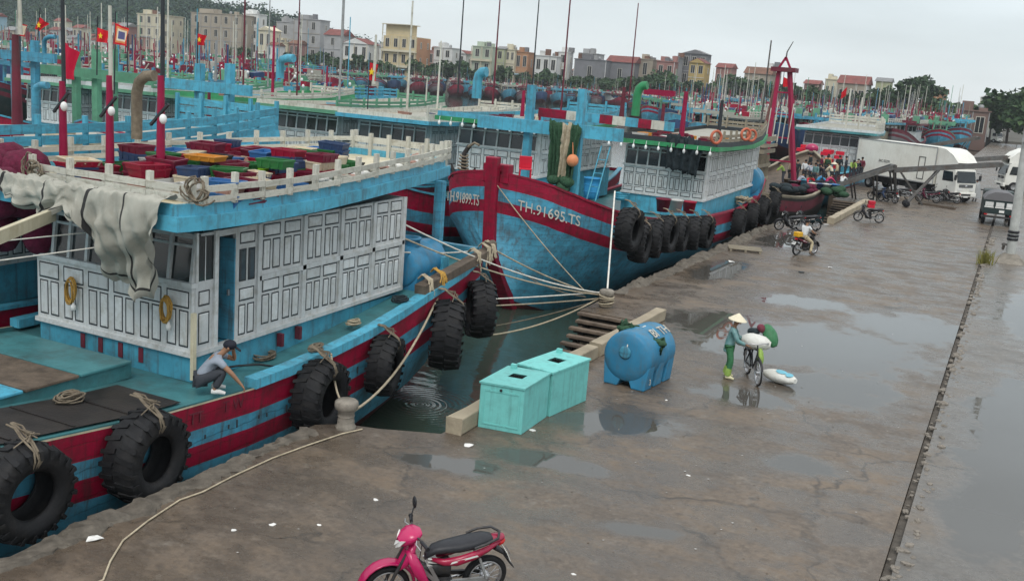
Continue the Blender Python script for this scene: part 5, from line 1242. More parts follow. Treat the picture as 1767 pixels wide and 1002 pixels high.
place_fleet([(x, 113+((i*5) % 4)*.8, 0, 1.1) for i, x in enumerate(np.arange(-74, -170, -6.3)) if infr(x, 140, -60, 540)], 'in fifth row', 3, 'boats moored in the fifth row')
place_fleet([(x, 142+((i*5) % 4)*.8, 0, 1.15) for i, x in enumerate(np.arange(-105, -215, -6.8)) if infr(x, 150, -60, 500)], 'in sixth row', 13, 'boats moored in the sixth row')
far = []
rr = random.Random(77)
for i in range(40):
    xx = 440+i*23+rr.uniform(-4, 4); p = PZ(xx, 366+rr.uniform(-4, 8), -1.6)
    far.append((p.x, p.y, math.radians(30)+rr.uniform(-.25,.25), .85))
for i in range(22): xx = 560+i*32+rr.uniform(-8, 8); p = PZ(xx, 345+rr.uniform(-5, 5), -1.6); far.append((p.x, p.y, math.radians(25)+rr.uniform(-.3,.3), .85))
place_fleet(far, 'below far shore houses', 4, 'boats moored along the far shore')
right = []
for i in range(26):
    xx = 1185+i*19+rr.uniform(-6, 6); dep = 320-i*5+rr.uniform(-8, 8); p = PZ(xx, dep, -1.6); right.append((p.x, p.y, rr.uniform(-.2,.3), 1.1))
place_fleet(right, 'below the right trees', 5, 'boats moored below the right trees')
mid = []
for i, (xx, dep) in enumerate([(1195,160),(1228,175),(1262,150),(1290,185),(1410,170),(1452,190),(1490,160),(1530,190),(1560,170),(1600,205),(1635,195),(1240,215),(1330,225),(1400,235),(1470,240),(1540,245),(1590,235),(1120,235),(1150,205),(1180,190),(1215,130),(1250,125),(1310,140),(1340,165),(1375,150),(1430,135),(1470,140),(1300,250),(1360,262),(1435,260),(1510,215)]):
    p = PZ(xx, dep, -1.6); mid.append((p.x, p.y-10, rr.uniform(-.15,.2), 1.0))
place_fleet(mid, 'behind the derrick and lorry', 6, 'boats behind the derrick and lorry')
for k in range(3):
    if not pused[k]: 
        for ch in list(protos[k].children_recursive): D.objects.remove(ch)
        D.objects.remove(protos[k])

# ------------------------------------------------------------------ things on the quay
def kerb(name, y0, y1, x, label, w=.34, h=.34, z=0.0, rz=0, mat='kerb beam'):
    g = G(); n = max(2, int((y1-y0)/.7)); rr = random.Random(int(y0*10)); rows = []
    for i in range(n+1):
        y = lerp(y0, y1, i/n); j = lambda a: rr.uniform(-a, a)
        rows.append([(x-w/2+j(.015), y, z), (x-w/2+j(.02), y, z+h+j(.02)), (x+w/2+j(.02), y, z+h+j(.02)), (x+w/2+j(.015), y, z), (x-w/2+j(.01), y, z)])
    g.grid(rows, sm=False); g.add([rows[0][i] for i in range(4)], [(0,1,2,3)]); g.add([rows[-1][i] for i in range(4)], [(0,1,2,3)])
    return solo(name, g, mat, label, 'kerb beam', bevel=.03)
kerb('kerb_beam', 16.75, 24.0, NB+.2, 'worn concrete kerb beam running behind the teal boxes to the bollard corner')
kerb('kerb_beam', 24.2, 29.6, NB+.2, 'kerb beam with square end beyond the blue tank, beside the wooden steps')
kerb('kerb_beam', 61, 76, NB+.15, 'pale kerb beam beside the far landing steps, left of the black scooter', .4, .36)
def steps(y0, label, n, run=.30, drop=.17, x0=-11.45, x1=-9.33):
    t = thing('landing_steps', label, 'steps', ((x0+x1)/2, y0, 0)); rr = random.Random(n); 
    for i in range(n):
        y = y0-.02-run*i; z = -.02-drop*i; a = rr.uniform(-.05,.05)
        g = G(); g.beam((x0+.1*i*.3+a, y-.1, z-.045), (x1, y-.1+a*.4, z-.045), .23, .09); ob('plank', g, 'old wood', t, bevel=.012)
        g = G(); g.beam((x0+.1*i*.3+.03, y+.06, z-.15), (x1-.02, y+.06, z-.15), .06, .12); ob('riser', g, 'dark wood', t)
    for x in (x0+.35, x1-.25): g = G(); g.beam((x, y0, -.28), (x, y0-run*n, -.28-drop*n), .12, .2); ob('stringer', g, 'dark wood', t)
    return t
steps(28.88, 'old wooden landing steps going down to the water beside the stone bollard', 8, .36, .16)
steps(76.4, 'far wooden landing steps beside the pale kerb beam', 10, .6, .12)
def bollard(p, label, lean=0):
    t = thing('bollard', label, 'bollard', p); rr = random.Random(int(p[1])); g = G()
    g.lathe([(.26,0),(.265,.06),(.225,.1),(.205,.3),(.215,.48),(.29,.54),(.31,.62),(.30,.72),(.25,.76),(.01,.77)], 22, 0); g.v = [(x*rr.uniform(.97,1.03), y*rr.uniform(.97,1.03), z) for x, y, z in g.v]
    ob('post', g, 'concrete', t, local=True); t.scale = (.76,)*3
    for z in (.2, .34, .47): g = G(); g.lathe([(.205,z-.02),(.225,z),(.205,z+.02)], 22); ob('ring', g, 'concrete', t, local=True)
    return t
bl1 = Vector((-10.95, 15.72, 0)); bollard(bl1, 'grey cast bollard at the near quay corner between the boat and the kerb beam')
bl2 = P(1045, 530, z=0); t2 = bollard(bl2, 'roped bollard at the far side of the landing steps before the red-bowed boat')
for k in range(6):
    g = G(); z = .1+.055*k; g.tube([bl2+Vector(((.215+.02*(k % 2))*math.cos(a), .215*math.sin(a), z+.04*math.sin(a+k))) for a in [i*math.pi/8 for i in range(17)]], .032, 6, cap=False); solo('rope_coil', g, 'rope' if k % 2 else 'rope dirty', f'{nth(k+1)} rope turn from the bottom round the roped bollard', 'rope coil', group='rope turns on the roped bollard')
def rope(a, b, sag, r, mat, label, n=14, mids=None):
    pts = [Vector(a)]+[Vector(m_) for m_ in (mids or [])]+[Vector(b)]; out = []
    for i, (p, q) in enumerate(zip(pts, pts[1:])):
        for k in range(n+(1 if i == len(pts)-2 else 0)): u = k/n; out.append(p.lerp(q, u)+Vector((0,0,-sag*4*u*(1-u))))
    g = G(); g.tube(out, r, 6); return solo('mooring_rope', g, mat, label, 'rope', group='ropes between boats and quay')
tb = bl2+Vector((-.25, 0, .35))
rope((-12.95, 25.3, 2.2), tb, .12, .026, 'rope', 'mooring rope from the lashed quarter timber to the roped bollard')
rope((-13.45, 21.5, 3.15), tb+Vector((0,0,.08)), .25, .024, 'rope pale', 'upper pale rope from behind the wheelhouse to the roped bollard')
rope((-13.45, 21.5, 2.8), tb+Vector((0,0,.02)), .22, .024, 'rope', 'second rope below the upper pale one to the roped bollard')
rope((-13.45, 21.5, 2.45), (-13.2, 25.2, 2.1), .05, .02, 'rope pale', 'short pale rope from wheelhouse corner to the stern')
rope((-13.2, 25.6, .6), tb+Vector((0,0,.1)), .02, .022, 'rope pale', 'level pale rope from the stern to the roped bollard')
rope((-13.2, 25.6, .4), tb+Vector((0,0,-.1)), .03, .022, 'rope', 'lower level rope from the stern to the roped bollard')
rope((-13.3, 25.4, -.5), tb+Vector((0,0,-.1)), .25, .026, 'rope', 'slack rope hanging over the water to the roped bollard')
rope((-14.5, 27.5, -.9), tb+Vector((0,0,-.15)), .1, .02, 'rope dirty', 'dark thin slack rope near the water by the roped bollard')
rope((-16.4, 31.5, 3.6), P(1012, 505, z=-.2), .15, .02, 'rope', 'thin rope running down from the red stem across the blue bow')
rope(P(862, 440, Y=33.5), P(1010, 512, z=.1), .3, .018, 'rope dirty', 'thin dark rope from the stem foot to the roped bollard')
rope(bl2+Vector((0,0,.6)), P(1061, 330, Y=34.5), .03, .03, 'rope pale', 'thick white rope rising from the roped bollard to the bow deck')
rope((-12.75, 22.5, 1.75), bl1+Vector((.12,.08,.36)), .55, .03, 'rope', 'long mooring rope slanting from the stern tyres to the near bollard')
rope((-12.15, 16.8, 1.05), bl1+Vector((-.1,0,.54)), .25, .022, 'rope', 'thin rope hanging over the big tyre to the near bollard')
gp = [P(x, y, z=.025) for x, y in ((178,1000),(190,968),(212,932),(255,898),(310,862),(350,848),(400,822),(470,790),(530,768),(590,748),(625,740))]
rope(gp[0]+Vector((-.1,-.6,0)), gp[-1], 0, .015, 'rope', 'pale rope lying along the near quay edge up to the bollard', 6, gp[:-1])
rope((-17.4, 6.0, 3.3), (-15.2, 13.9, 3.55), .02, .012, 'rope pale', 'upper white line stretched before the wheelhouse windows')
rope((-16.6, 6.0, 3.0), (-14.2, 13.9, 3.5), .02, .012, 'rope pale', 'lower white line stretched before the wheelhouse windows')
# lashings on the quarter timber
for k, (yy, L_) in enumerate(((21.2,.5),(21.9,.35),(24.2,.5),(24.9,.6),(25.2,.4))):
    g = G(); p = Vector((-12.6-(yy-20.9)*.09, yy, 1.9+(yy-21)*.09)); rr = random.Random(k)
    for q in range(7): g.tube([p+Vector((-.17,0,0)), p+Vector((-.05, rr.uniform(-.1,.1), .12)), p+Vector((.18, rr.uniform(-.1,.1), .02)), p+Vector((.22, rr.uniform(-.2,.2), -rr.uniform(.15, L_)))], .022, 5)
    solo('rope_lashing', g, 'rope' if k != 1 else 'yellow rope', f'{nth(k+1)} rope lashing from the wheelhouse end on the dark quarter timber', 'rope lashing', group='lashings on the quarter timber')
for x, y, lab in ((126,498,'orange-yellow rope coil hanging at the left of the wheelhouse front'),(290,530,'orange-yellow rope coil hanging at the right of the wheelhouse front')):
    c = P(x, y, Y=14.02); g = G(); rr = random.Random(x)
    for k in range(9): 
        a0, b0 = .12+rr.uniform(-.03,.03), .24+rr.uniform(-.04,.04); g.tube([c+Vector((a0*math.cos(a)+rr.uniform(-.01,.01), -.03-.01*k, b0*math.sin(a)-.02*k*.4)) for a in [i*math.pi/7 for i in range(15)]], .016, 5, cap=False)
    t = thing('rope_coil', lab, 'rope coil', c); ob('coil', g, 'yellow rope', t); g = G(); g.lathe([(.01,-.1),(.05,-.08),(.055,0),(.03,.04),(.025,.08),(.01,.08)], 10, 0, Matrix.Translation(c+Vector((.06,-.05,-.34)))); ob('float', g, 'lamp white', t)
# tarpaulin over the wheelhouse front
g = G(); n, k = 132, 44; rows = []; rr = random.Random(6); ph = [rr.uniform(0, 6) for _ in range(8)]
for j in range(k+1):
    v = j/k; row = []
    for i in range(n+1):
        u = i/n; x = lerp(-17.75, -12.85, u)
        drop = interp([(0,-.5),(.12,-.35),(.25,-.12),(.33,.02),(.4,.06),(.47,.0),(.53,-.1),(.59,.05),(.64,.75),(.69,1.22),(.74,1.12),(.82,1.4),(.9,1.34),(.95,1.0),(1,.45)], u)+.05*math.sin(u*70)
        s = v*(.85+drop); fold = .085*math.sin(u*52+ph[0]+v*3.6+2.2*math.sin(u*9+v*2))+.05*math.sin(u*97+ph[1]-v*6+1.5*math.sin(v*7))+.07*math.sin(u*17+v*9+ph[2])+.035*math.sin(v*26+u*31)
        if s < .32: y, z = 13.14-s, 4.43+.03*math.sin(s*9)
        elif s < .85: y, z = 12.82-.03*math.sin((s-.32)*6), 4.44-(s-.32)
        else: q = s-.85; y, z = 12.80+q*.42, 3.91-q
        hang = max(0, min(1, (s-.3)/.5))
        row.append(Vector((x+.04*math.sin(v*9+u*20)-(.45*(v*v) if u > .6 else 0)*(u-.6)*2, y-(fold+.06)*(.25+v)*hang-.03, z+.5*abs(fold)*(1-hang)+.012*rr.gauss(0,1))))
    rows.append(row)
g.grid(rows, mf=lambda i, j: 1 if (j in (22, 23, 54, 82, 83, 108) or i == 40) else 0)
o = solo('tarpaulin', g, ['canvas','canvas band'], 'crumpled beige tarpaulin draped over the near wheelhouse front and windows', 'tarpaulin'); md = o.modifiers.new('s', 'SUBSURF'); md.levels = md.render_levels = 1
g = G(); c = P(15, 310, z=4.2); rr = random.Random(2)
for k in range(26): g.ell(c+Vector((rr.uniform(-1.2,.5), rr.uniform(-.6,.5), rr.uniform(-1.2,.35))), (rr.uniform(.3,.5), rr.uniform(.3,.45), rr.uniform(.3,.5)), 9, 6, 0, Matrix.Rotation(rr.uniform(0,3), 4, 'X'))
solo('net_bundle', g, 'net purple', 'dark purple net bundle at the left end of the near boat roof', 'net')
rr = random.Random(51)
for k, (x, y, mm, r0, lab) in enumerate(((455,618,'rope dirty',.22,'old rope heap on the side deck right of the squatting man'),(610,560,'rope',.16,'small rope heap on the side deck below the wheelhouse panels'),(690,520,'net dark',.2,'dark net bits on the side deck before the blue tank'),(545,590,'rope dirty',.14,'thin rope bundle on the blue gunwale'),(120,690,'rope dirty',.2,'rope heap at the left end of the dark deck mat'))):
    c = P(x, y, z=1.0); c = P(x, y, z=zd1(c.y)+(.05 if x > 200 else .08)) if x != 545 else P(545, 603, z=interp(sh1, 17)+.17); g = G()
    for q in range(8): a0, r = rr.uniform(0,6.28), r0*rr.uniform(.5,1.1); g.tube([c+Vector((r*math.cos(a0+w_*.6)*(1-.02*w_)+rr.uniform(-.02,.02), 1.3*r*math.sin(a0+w_*.6), .02+.012*q+.02*math.sin(w_))) for w_ in range(14)], .017, 5)
    solo('rope_heap', g, mm, lab, 'rope')
g = G(); c = P(425, 640, z=.8); c.z = zd1(c.y)+.02; g.tube([c+Vector((-.5,-.3,.02)), c+Vector((-.1,-.1,.12)), c+Vector((.2,.15,.15)), c+Vector((.35,.5,.05)), c+Vector((.3,.8,.0))], .022, 7); solo('hose', g, 'black plastic', 'black hose curving over the side deck behind the squatting man', 'hose')
rr = random.Random(44)
for k in range(16):
    y = 17.5+.42*k; x = interp([(15,-12.5),(17,-12.65),(19,-13.0),(21,-13.4),(23,-13.9),(25,-14.45)], y)-rr.uniform(.12,.4); c = Vector((x, y, 4.47+.02*(y-17))); g = G()
    for q in range(3): g.ell(c+Vector((rr.uniform(-.12,.12), rr.uniform(-.2,.2), rr.uniform(0,.1))), (rr.uniform(.08,.16), rr.uniform(.1,.22), rr.uniform(.05,.1)), 7, 5, 0, Matrix.Rotation(rr.uniform(0,3), 4, 'Z'))
    solo('rag', g, ['litter white','sack white','canvas','crate brown pink'][k % 4], f'{nth(k+1)} pale rag from the front tucked behind the white roof rail', 'rag', group='rags behind the white roof rail')
for (x, y, lab) in ((342,322,'dark rope tangle tied at the front corner post of the white rail'),(62,285,'dark rope tangle at the left end of the white front rail')):
    g = G(); c = P(x, y, Y=13.3); rr = random.Random(x)
    for k in range(6):
        a0, r0 = rr.uniform(0,6.28), rr.uniform(.1,.24); g.tube([c+Vector((r0*math.cos(a0+q*.55)+.02*q-.12, -.06+.05*math.sin(q*1.3+k), r0*1.1*math.sin(a0+q*.55)*(1-.03*q)-.012*q)) for q in range(15)], .016, 5)
    solo('rope_tangle', g, 'rope dirty', lab, 'rope')
# teal boxes
def tealbox(corners_bottom, h, label, hole=(.5,.55), knob=True):
    c = [Vector(p) for p in corners_bottom]; o = sum(c, Vector())/4; t = thing('bait_box', label, 'box', o, group='teal plywood boxes on the quay'); up = Vector((0,0,h))
    g = G(); g.add(c+[p+up*.965 for p in c], [(3,2,1,0),(0,1,5,4),(1,2,6,5),(2,3,7,6),(3,0,4,7)]); ob('body', g, 'box teal', t, bevel=.01)
    def at(u, v, z): return c[0].lerp(c[1], u).lerp(c[3].lerp(c[2], u), v)+Vector((0,0,z))
    a, b_, d, e_ = hole[0]-.17, hole[0]+.17, hole[1]-.11, hole[1]+.11; g = G(); o_ = .02
    us = (-o_, a, b_, 1+o_); vs = (-o_, d, e_, 1+o_)
    for i in range(3):
        for j in range(3):
            if i == 1 and j == 1: continue
            q = [at(us[i], vs[j], h*.965), at(us[i+1], vs[j], h*.965), at(us[i+1], vs[j+1], h*.965), at(us[i], vs[j+1], h*.965)]; w = [p+Vector((0,0,h*.04)) for p in q]
            fs = [(4,5,6,7)]
            if j == 0 or (j == 2 and i == 1): fs.append((0,1,5,4))
            if j == 2 or (j == 0 and i == 1): fs.append((2,3,7,6))
            if i == 2 or (i == 0 and j == 1): fs.append((1,2,6,5))
            if i == 0 or (i == 2 and j == 1): fs.append((3,0,4,7))
            g.add(q+w, fs)
    ob('lid', g, 'box teal', t)
    g = G(); g.add([at(a, d, h*.7), at(b_, d, h*.7), at(b_, e_, h*.7), at(a, e_, h*.7)]+[at(a, d, h), at(b_, d, h), at(b_, e_, h), at(a, e_, h)], [(0,1,2,3),(0,1,5,4),(1,2,6,5),(2,3,7,6),(3,0,4,7)]); ob('hatch', g, 'interior shade', t, recalc=False)  # shallow well under the lid hole, its inner shade painted near-black
    # raised frame on the front
    fr = (c[1]-c[0]).cross(Vector((0,0,1))).normalized()*-.012
    if fr.y > 0: fr = -fr
    g = G(); 
    def fp(u, z): return c[0].lerp(c[1], u)+Vector((0,0,z*h))+fr
    for (u0, u1, z0, z1) in ((.08,.92,.82,.86),(.08,.92,.10,.13),(.08,.11,.13,.82),(.89,.92,.13,.82)): g.add([fp(u0,z0), fp(u1,z0), fp(u1,z1), fp(u0,z1)]+[fp(u0,z0)-fr*.99, fp(u1,z0)-fr*.99, fp(u1,z1)-fr*.99, fp(u0,z1)-fr*.99], [(0,1,2,3),(0,1,5,4),(1,2,6,5),(2,3,7,6),(3,0,4,7)])
    ob('front_frame', g, 'box teal', t)
    if knob: g = G(); g.ell(fp(.48,.88)+fr, (.03,.02,.03), 10, 6); ob('knob', g, 'black plastic', t)
    g = G(); p = at(.18, .92, h); g.box(p.x-.06, p.x+.06, p.y-.04, p.y+.04, p.z, p.z+.1); ob('latch', g, 'box teal', t)
f0, f1, f2 = P(824,736,z=0), P(899,750,z=0), P(943,719,z=0); tealbox([f0, f1, f2, f0+f2-f1], .97, 'near teal box with a square dark hole in its lid and a knob')
q1, q2 = P(946,719,z=0), P(1011,691,z=0); d_ = (q2-q1); n_ = Vector((-d_.y, d_.x, 0)).normalized()
e0 = q1+Vector((.02,.02,0)); dx = (f1-f0).normalized(); w1 = P(1015,620,Y=q2.y).z
a0 = e0-Vector((.88,-.12,0)); tealbox([a0, e0, q2, a0+q2-e0], .98, 'far teal box with a square dark hole in its lid, beside the blue tank', knob=False)
# blue tank on the quay, lettered, green net on top
ct = (P(1036,668,z=0)+P(1142,664,z=0))/2+Vector((-.05,.55,0))
qt = hz_tank('water_tank', 'big blue plastic tank with white lettering standing on the quay by the boxes', (ct.x, ct.y, 0), math.radians(-6), 1.6, .62, neck=False)
ORG[qt.name] = Vector((0,0,0))
text('BI', .36, 'letter paint', qt, (.362, -.1, 1.272), (math.radians(34), 0, math.radians(90)), ext=.006); text('TH', .36, 'letter paint', qt, (.362, .42, 1.272), (math.radians(34), 0, math.radians(90)), ext=.006)
text('3', .2, 'rail white', qt, (.578, -.56, .2), (math.radians(90), 0, math.radians(90)))
ORG[qt.name] = Vector((ct.x, ct.y, 0))
g = G(); g.lathe([(.01,-.0),(.13,0),(.16,.02),(.13,.035),(.01,.03)], 14, 0, Matrix.Translation((-.02, -.81, .86)) @ Matrix.Rotation(math.pi/2, 4, 'X')); ob('patch', g, 'hull blue', qt, local=True)
g = G(); g.tube([(0,-.72,1.2),(0,-.3,1.33),(.02,.1,1.35)], .02, 6); g.tube([(0,-.72,1.2),(.02,-.82,1.0)], .015, 6); ob('tie', g, 'rope pale', qt, local=True)
netdrape('fishing_net', 'green net lying over the top of the blue quay tank', (ct.x-.5, ct.y-.2, 1.34), (ct.x+.6, ct.y-.1, 1.02), .16, 'net green', None, 12, 5, .10, .1)
g = G(); rr = random.Random(4)
for k in range(9): u = k/8; g.ell(Vector((ct.x-.42+.95*u, ct.y-.25+.1*math.sin(k), 1.29-.35*max(0,u-.35))), (.16,.13,.07), 8, 5)
solo('net_heap', g, 'net green', 'dark green net bunch on the blue quay tank', 'net')
# concrete pole with mound, band, box
pb = P(1742, 452, z=0.02)
t = thing('utility_pole', 'grey concrete utility pole with a black band beside the wet road', 'utility pole', pb)
pt = P(1764, 116, Y=pb.y+0); g = G(); ztop = pt.z; tx = pb.x-.35
for (x0, z0, x1, z1) in ((pb.x, 0, tx, ztop),): g.tube([(x0, pb.y, z0), (lerp(x0,x1,.5), pb.y, lerp(z0,z1,.5)), (x1, pb.y, z1)], [.235,.19,.13], 12)
ob('shaft', g, 'pole concrete', t)
g = G(); g.lathe([(.95,-.02),(.8,.1),(.5,.26),(.3,.42),(.01,.44)], 16, 0, Matrix.Translation(pb)); g.v = [(x+random.Random(i).uniform(-.05,.05), y, z) for i, (x, y, z) in enumerate(g.v)]; ob('footing', g, 'concrete', t)
for z in (1.15, 1.32, 1.5): g = G(); g.lathe([(.235,-.06),(.255,-.06),(.255,.06),(.235,.06)], 12, 0, Matrix.Translation((pb.x-.05, pb.y, z))); ob('band', g, 'black plastic', t)
g = G(); g.cb((pb.x-.32, pb.y-.05, .85), (.3, .12, .1), 0, .3); g.cb((pb.x-.38, pb.y-.02, .75), (.1,.1,.35), 0, .3, .3); ob('bracket', g, 'steel grey', t)
g = G(); g.cb((tx+.1, pb.y-.25, ztop-3.1), (.3, .2, .7)); ob('meter_box', g, 'steel pale', t)
g = G(); g.cb((tx+.02, pb.y-.1, ztop-.2), (.9, .08, .1)); ob('crossarm', g, 'steel grey', t)
g = G(); rr = random.Random(5); c = P(1698, 455, z=0)
for k in range(130):
    a = rr.uniform(0, 6.28); r = abs(rr.gauss(0,.22)); h = rr.uniform(.3,.85); p = c+Vector((r*math.cos(a)*.9, r*math.sin(a)*1.6, 0)); d = Vector((rr.gauss(0,.25), rr.gauss(0,.25), 1))*h; w = Vector((math.cos(a), math.sin(a), 0))*.018
    g.add([p-w, p+w, p+d*.6+w*.8, p+d, p+d*.6-w*.8], [(0,1,2,3,4)])
o = solo('weed_tuft', g, 'weed', 'yellow-green weed tuft growing at the gutter beside the utility pole', 'weeds')
# pallet and litter
t = thing('pallet', 'worn wooden pallet lying at the quay edge beside the red-bowed boat', 'pallet', P(1285, 432, z=0), .3)
for k in range(5): g = G(); g.box(-.75, .75, -.5+.25*k-.09, -.5+.25*k+.06, .1, .13); ob('plank', g, 'tan wood', t, local=True)
for x in (-.65, 0, .65): g = G(); g.box(x-.05, x+.05, -.58, .57, 0, .098); ob('bearer', g, 'tan wood', t, local=True)
def scrap(x, y, s, label, mat='litter white', seed=0, z=0):
    rr = random.Random(seed+int(x)); c = P(x, y, z=z); g = G(); n = 7
    pts = [c+Vector((s*math.cos(a)*rr.uniform(.5,1.1), s*.8*math.sin(a)*rr.uniform(.5,1.1), rr.uniform(.006,.05)*min(1,s*5))) for a in [i*6.283/n for i in range(n)]]
    g.add(pts+[c+Vector((0,0,.04*min(1,s*6)))], [(i, (i+1) % n, n) for i in range(n)]); o = solo('litter_scrap', g, mat, label, 'litter', group='litter scraps on the quay'); md = o.modifiers.new('t', 'SOLIDIFY'); md.thickness = .008
for x, y, s, lab in ((164,930,.17,'white foam scrap lying by the near quay edge rope'),(808,768,.14,'white paper scrap below the near teal box'),(1348,322,.1,'small white scrap at the foot of far boats') if 0 else (918,742,.09,'tan scrap beside the near teal box corner'),(648,862,.06,'small pale scrap above the pink motorbike mirror'),(470,905,.07,'crumpled white scrap left of the pink motorbike'),
    (1150,690,.05,'white scrap right of the blue quay tank'),(1188,820,.05,'pale scrap in the middle of the wet quay'),(990,990,.045,'white scrap near the bottom edge right of the motorbike'),(1262,452,.22,'pale rag on the quay below the pallet'),(1432,462,.16,'yellowish scrap at the transverse joint'),
    (1383,470,.2,'dark rag pair behind the conical hat') ,(403,915,.05,'tiny white scrap under the near rope'),(550,905,.05,'tiny pale curl of paper left of the motorbike mirror'),(1425,388,.3,'white bag lump by the pale kerb beam')):
    scrap(x, y, s, lab, 'litter white' if 'dark' not in lab else 'net dark')
g = G(); rr = random.Random(99)
for k in range(260):
    y = 9+abs(rr.gauss(0, 1))*16; x = rr.uniform(-11, -1.1)
    if NB-.1 > x and 16 < y < 30: continue
    s = rr.uniform(.006, .02)*(1+y/60); g.add([(x-s, y, .006), (x, y-s*.7, .009), (x+s, y, .012), (x+s*.2, y+s*.8, .007)], [(0,1,2,3)], 0 if rr.random() < .35 else 1)
struct('specks', g, ['litter white','old wood'], 'stuff')

# ------------------------------------------------------------------ motorbikes
def sec(x, z, hw, hh, n=10, p=2.6, tilt=0):
    """closed cross-section across the bike at (x, z): superellipse of half width hw and half height hh"""
    out = []
    for k in range(n):
        a = 2*math.pi*k/n; c, s_ = math.cos(a), math.sin(a)
        yy = hw*math.copysign(abs(c)**(2/p), c); zz = hh*math.copysign(abs(s_)**(2/p), s_)
        out.append(Vector((x-zz*math.sin(tilt), yy, z+zz*math.cos(tilt))))
    return out
def loft(g, secs, m=0, cap=True):
    n = len(secs[0]); vs = [p for s_ in secs for p in s_]
    g.add(vs, [(i*n+j, i*n+(j+1) % n, (i+1)*n+(j+1) % n, (i+1)*n+j) for i in range(len(secs)-1) for j in range(n)], m, True)
    if cap: g.add(secs[0], [tuple(range(n))[::-1]], m); g.add(secs[-1], [tuple(range(n))], m)
    return g
def wheel(t, x, R_=.285, w=.042, rim='alu', nsp=18, disc=False):
    tf = Matrix.Translation((x, 0, R_)) @ Matrix.Rotation(math.pi/2, 4, 'X')
    g = G(); r2 = R_-w; g.tube([tf @ Vector((r2*math.cos(a), r2*math.sin(a), 0)) for a in [i*2*math.pi/28 for i in range(29)]], w, 8, cap=False); wh = ob('wheel', g, 'rubber', t, local=True)
    g = G(); g.lathe([(r2-.045,-.028),(r2-.02,-.03),(r2-.02,.03),(r2-.045,.028),(r2-.045,-.028)], 28, 0, tf); g.lathe([(.01,-.06),(.05,-.06),(.06,-.02),(.06,.02),(.05,.06),(.01,.06)], 12, 0, tf)
    for k in range(nsp):
        a = 2*math.pi*k/nsp; g.tube([tf @ Vector((.05*math.cos(a+.4), .05*math.sin(a+.4), .03*(-1)**k)), tf @ Vector(((r2-.03)*math.cos(a), (r2-.03)*math.sin(a), 0))], .004, 4)
    ob('rim', g, rim, wh, local=True)
def motorbike(label, style='underbone', paint='pink paint', paint2='pink dark', loc=(0,0,0), mirrors=(-1,), rim='alu'):
    t = thing('motorbike', label, 'motorbike', loc); A = lambda n, g, m, bevel=0: ob(n, g, m, t, local=True, bevel=bevel)
    xf, xr, R_ = .63, -.60, .285
    wheel(t, xf, R_, rim=rim); wheel(t, xr, R_, rim=rim)
    g = G()
    for s in (-1, 1): g.tube([(xf, s*.075, R_), (xf-.06, s*.08, .48), (.42, s*.07, .80)], .022, 8)
    A('fork', g, 'engine black')
    g = G(); secs = []
    for a in [math.radians(q) for q in range(12, 176, 16)]:
        r = R_+.045; secs.append(sec(xf+r*math.cos(a), R_+r*math.sin(a)*1.04, .075, .018, 10, 3, a-math.pi/2))
    loft(g, secs); A('front_fender', g, paint)
    g = G(); loft(g, [sec(.50,.62,.05,.16,12,2.4,.35), sec(.47,.68,.13,.17,12,2.4,.3), sec(.42,.72,.155,.17,12,2.4,.25), sec(.37,.74,.12,.15,12,2.4,.2), sec(.34,.76,.06,.12,12,2.4,.2)]); A('front_cover', g, paint)
    for s in (-1, 1):
        g = G(); pts = [(.40,.13,.80),(.36,.21,.66),(.29,.215,.5),(.20,.19,.37),(.12,.16,.28)]; ws = [.06,.115,.11,.085,.03]; rows = []
        for (x, y, z), w_ in zip(pts, ws): rows.append([Vector((x+.07, s*(y-.07), z+.015)), Vector((x+w_*.6, s*(y-.01), z+.02)), Vector((x+w_*.1, s*(y+.015), z)), Vector((x-w_*.8, s*(y-.005), z-.02))])
        g.grid(rows); o = A('leg_shield', g, paint); md = o.modifiers.new('t', 'SOLIDIFY'); md.thickness = .022
    g = G(); loft(g, [sec(.28,1.0,.08,.03,12,2.4), sec(.34,.99,.15,.055,12,2.4), sec(.42,.965,.155,.08,12,2.3), sec(.49,.93,.12,.085,12,2.2), sec(.545,.89,.05,.05,12,2)]); A('handlebar_cowl', g, paint)
    g = G(); vs = [(.50,-.135,.965),(.535,-.075,.935),(.572,0,.845),(.535,.075,.935),(.50,.135,.965),(.54,.075,.865),(.565,0,.81),(.54,-.075,.865)]
    g.add(vs+[(.565,0,.90)], [(0,1,8,7),(1,2,8),(2,3,8),(3,4,5,8),(5,6,8),(6,7,8)]); o = A('headlight', g, 'lens'); md = o.modifiers.new('t', 'SOLIDIFY'); md.thickness = .015
    g = G(); g.tube([(.30,-.36,.99),(.33,-.2,1.0),(.36,-.1,1.0),(.36,.1,1.0),(.33,.2,1.0),(.30,.36,.99)], .013, 8); A('handlebar', g, 'engine black')
    for s in (-1, 1):
        g = G(); g.tube([(.33,s*.22,1.0),(.298,s*.355,.99)], .022, 10); g.tube([(.298,s*.352,.99),(.296,s*.37,.99)], .028, 10); A('grip', g, 'black plastic')
        g = G(); g.tube([(.37,s*.17,.99),(.40,s*.24,.985),(.37,s*.345,.965)], .007, 5); A('brake_lever', g, 'alu')
    for s in mirrors:
        g = G(); g.tube([(.33,s*.2,1.0),(.33,s*.23,1.1),(.30,s*.27,1.16)], .008, 6); mrr = A('mirror', g, 'black plastic'); g = G(); g.ell((.29,s*.29,1.215), (.022,.058,.075), 12, 8, 0, Matrix.Rotation(-s*.3, 4, 'X')); ob('mirror_head', g, 'black plastic', mrr, local=True)
    g = G(); loft(g, [sec(.19,.66,.05,.04), sec(.10,.735,.085,.05), sec(-.03,.755,.11,.055), sec(-.2,.765,.135,.06), sec(-.38,.79,.14,.062), sec(-.52,.815,.125,.055), sec(-.62,.825,.08,.035)]); A('seat', g, 'black seat')
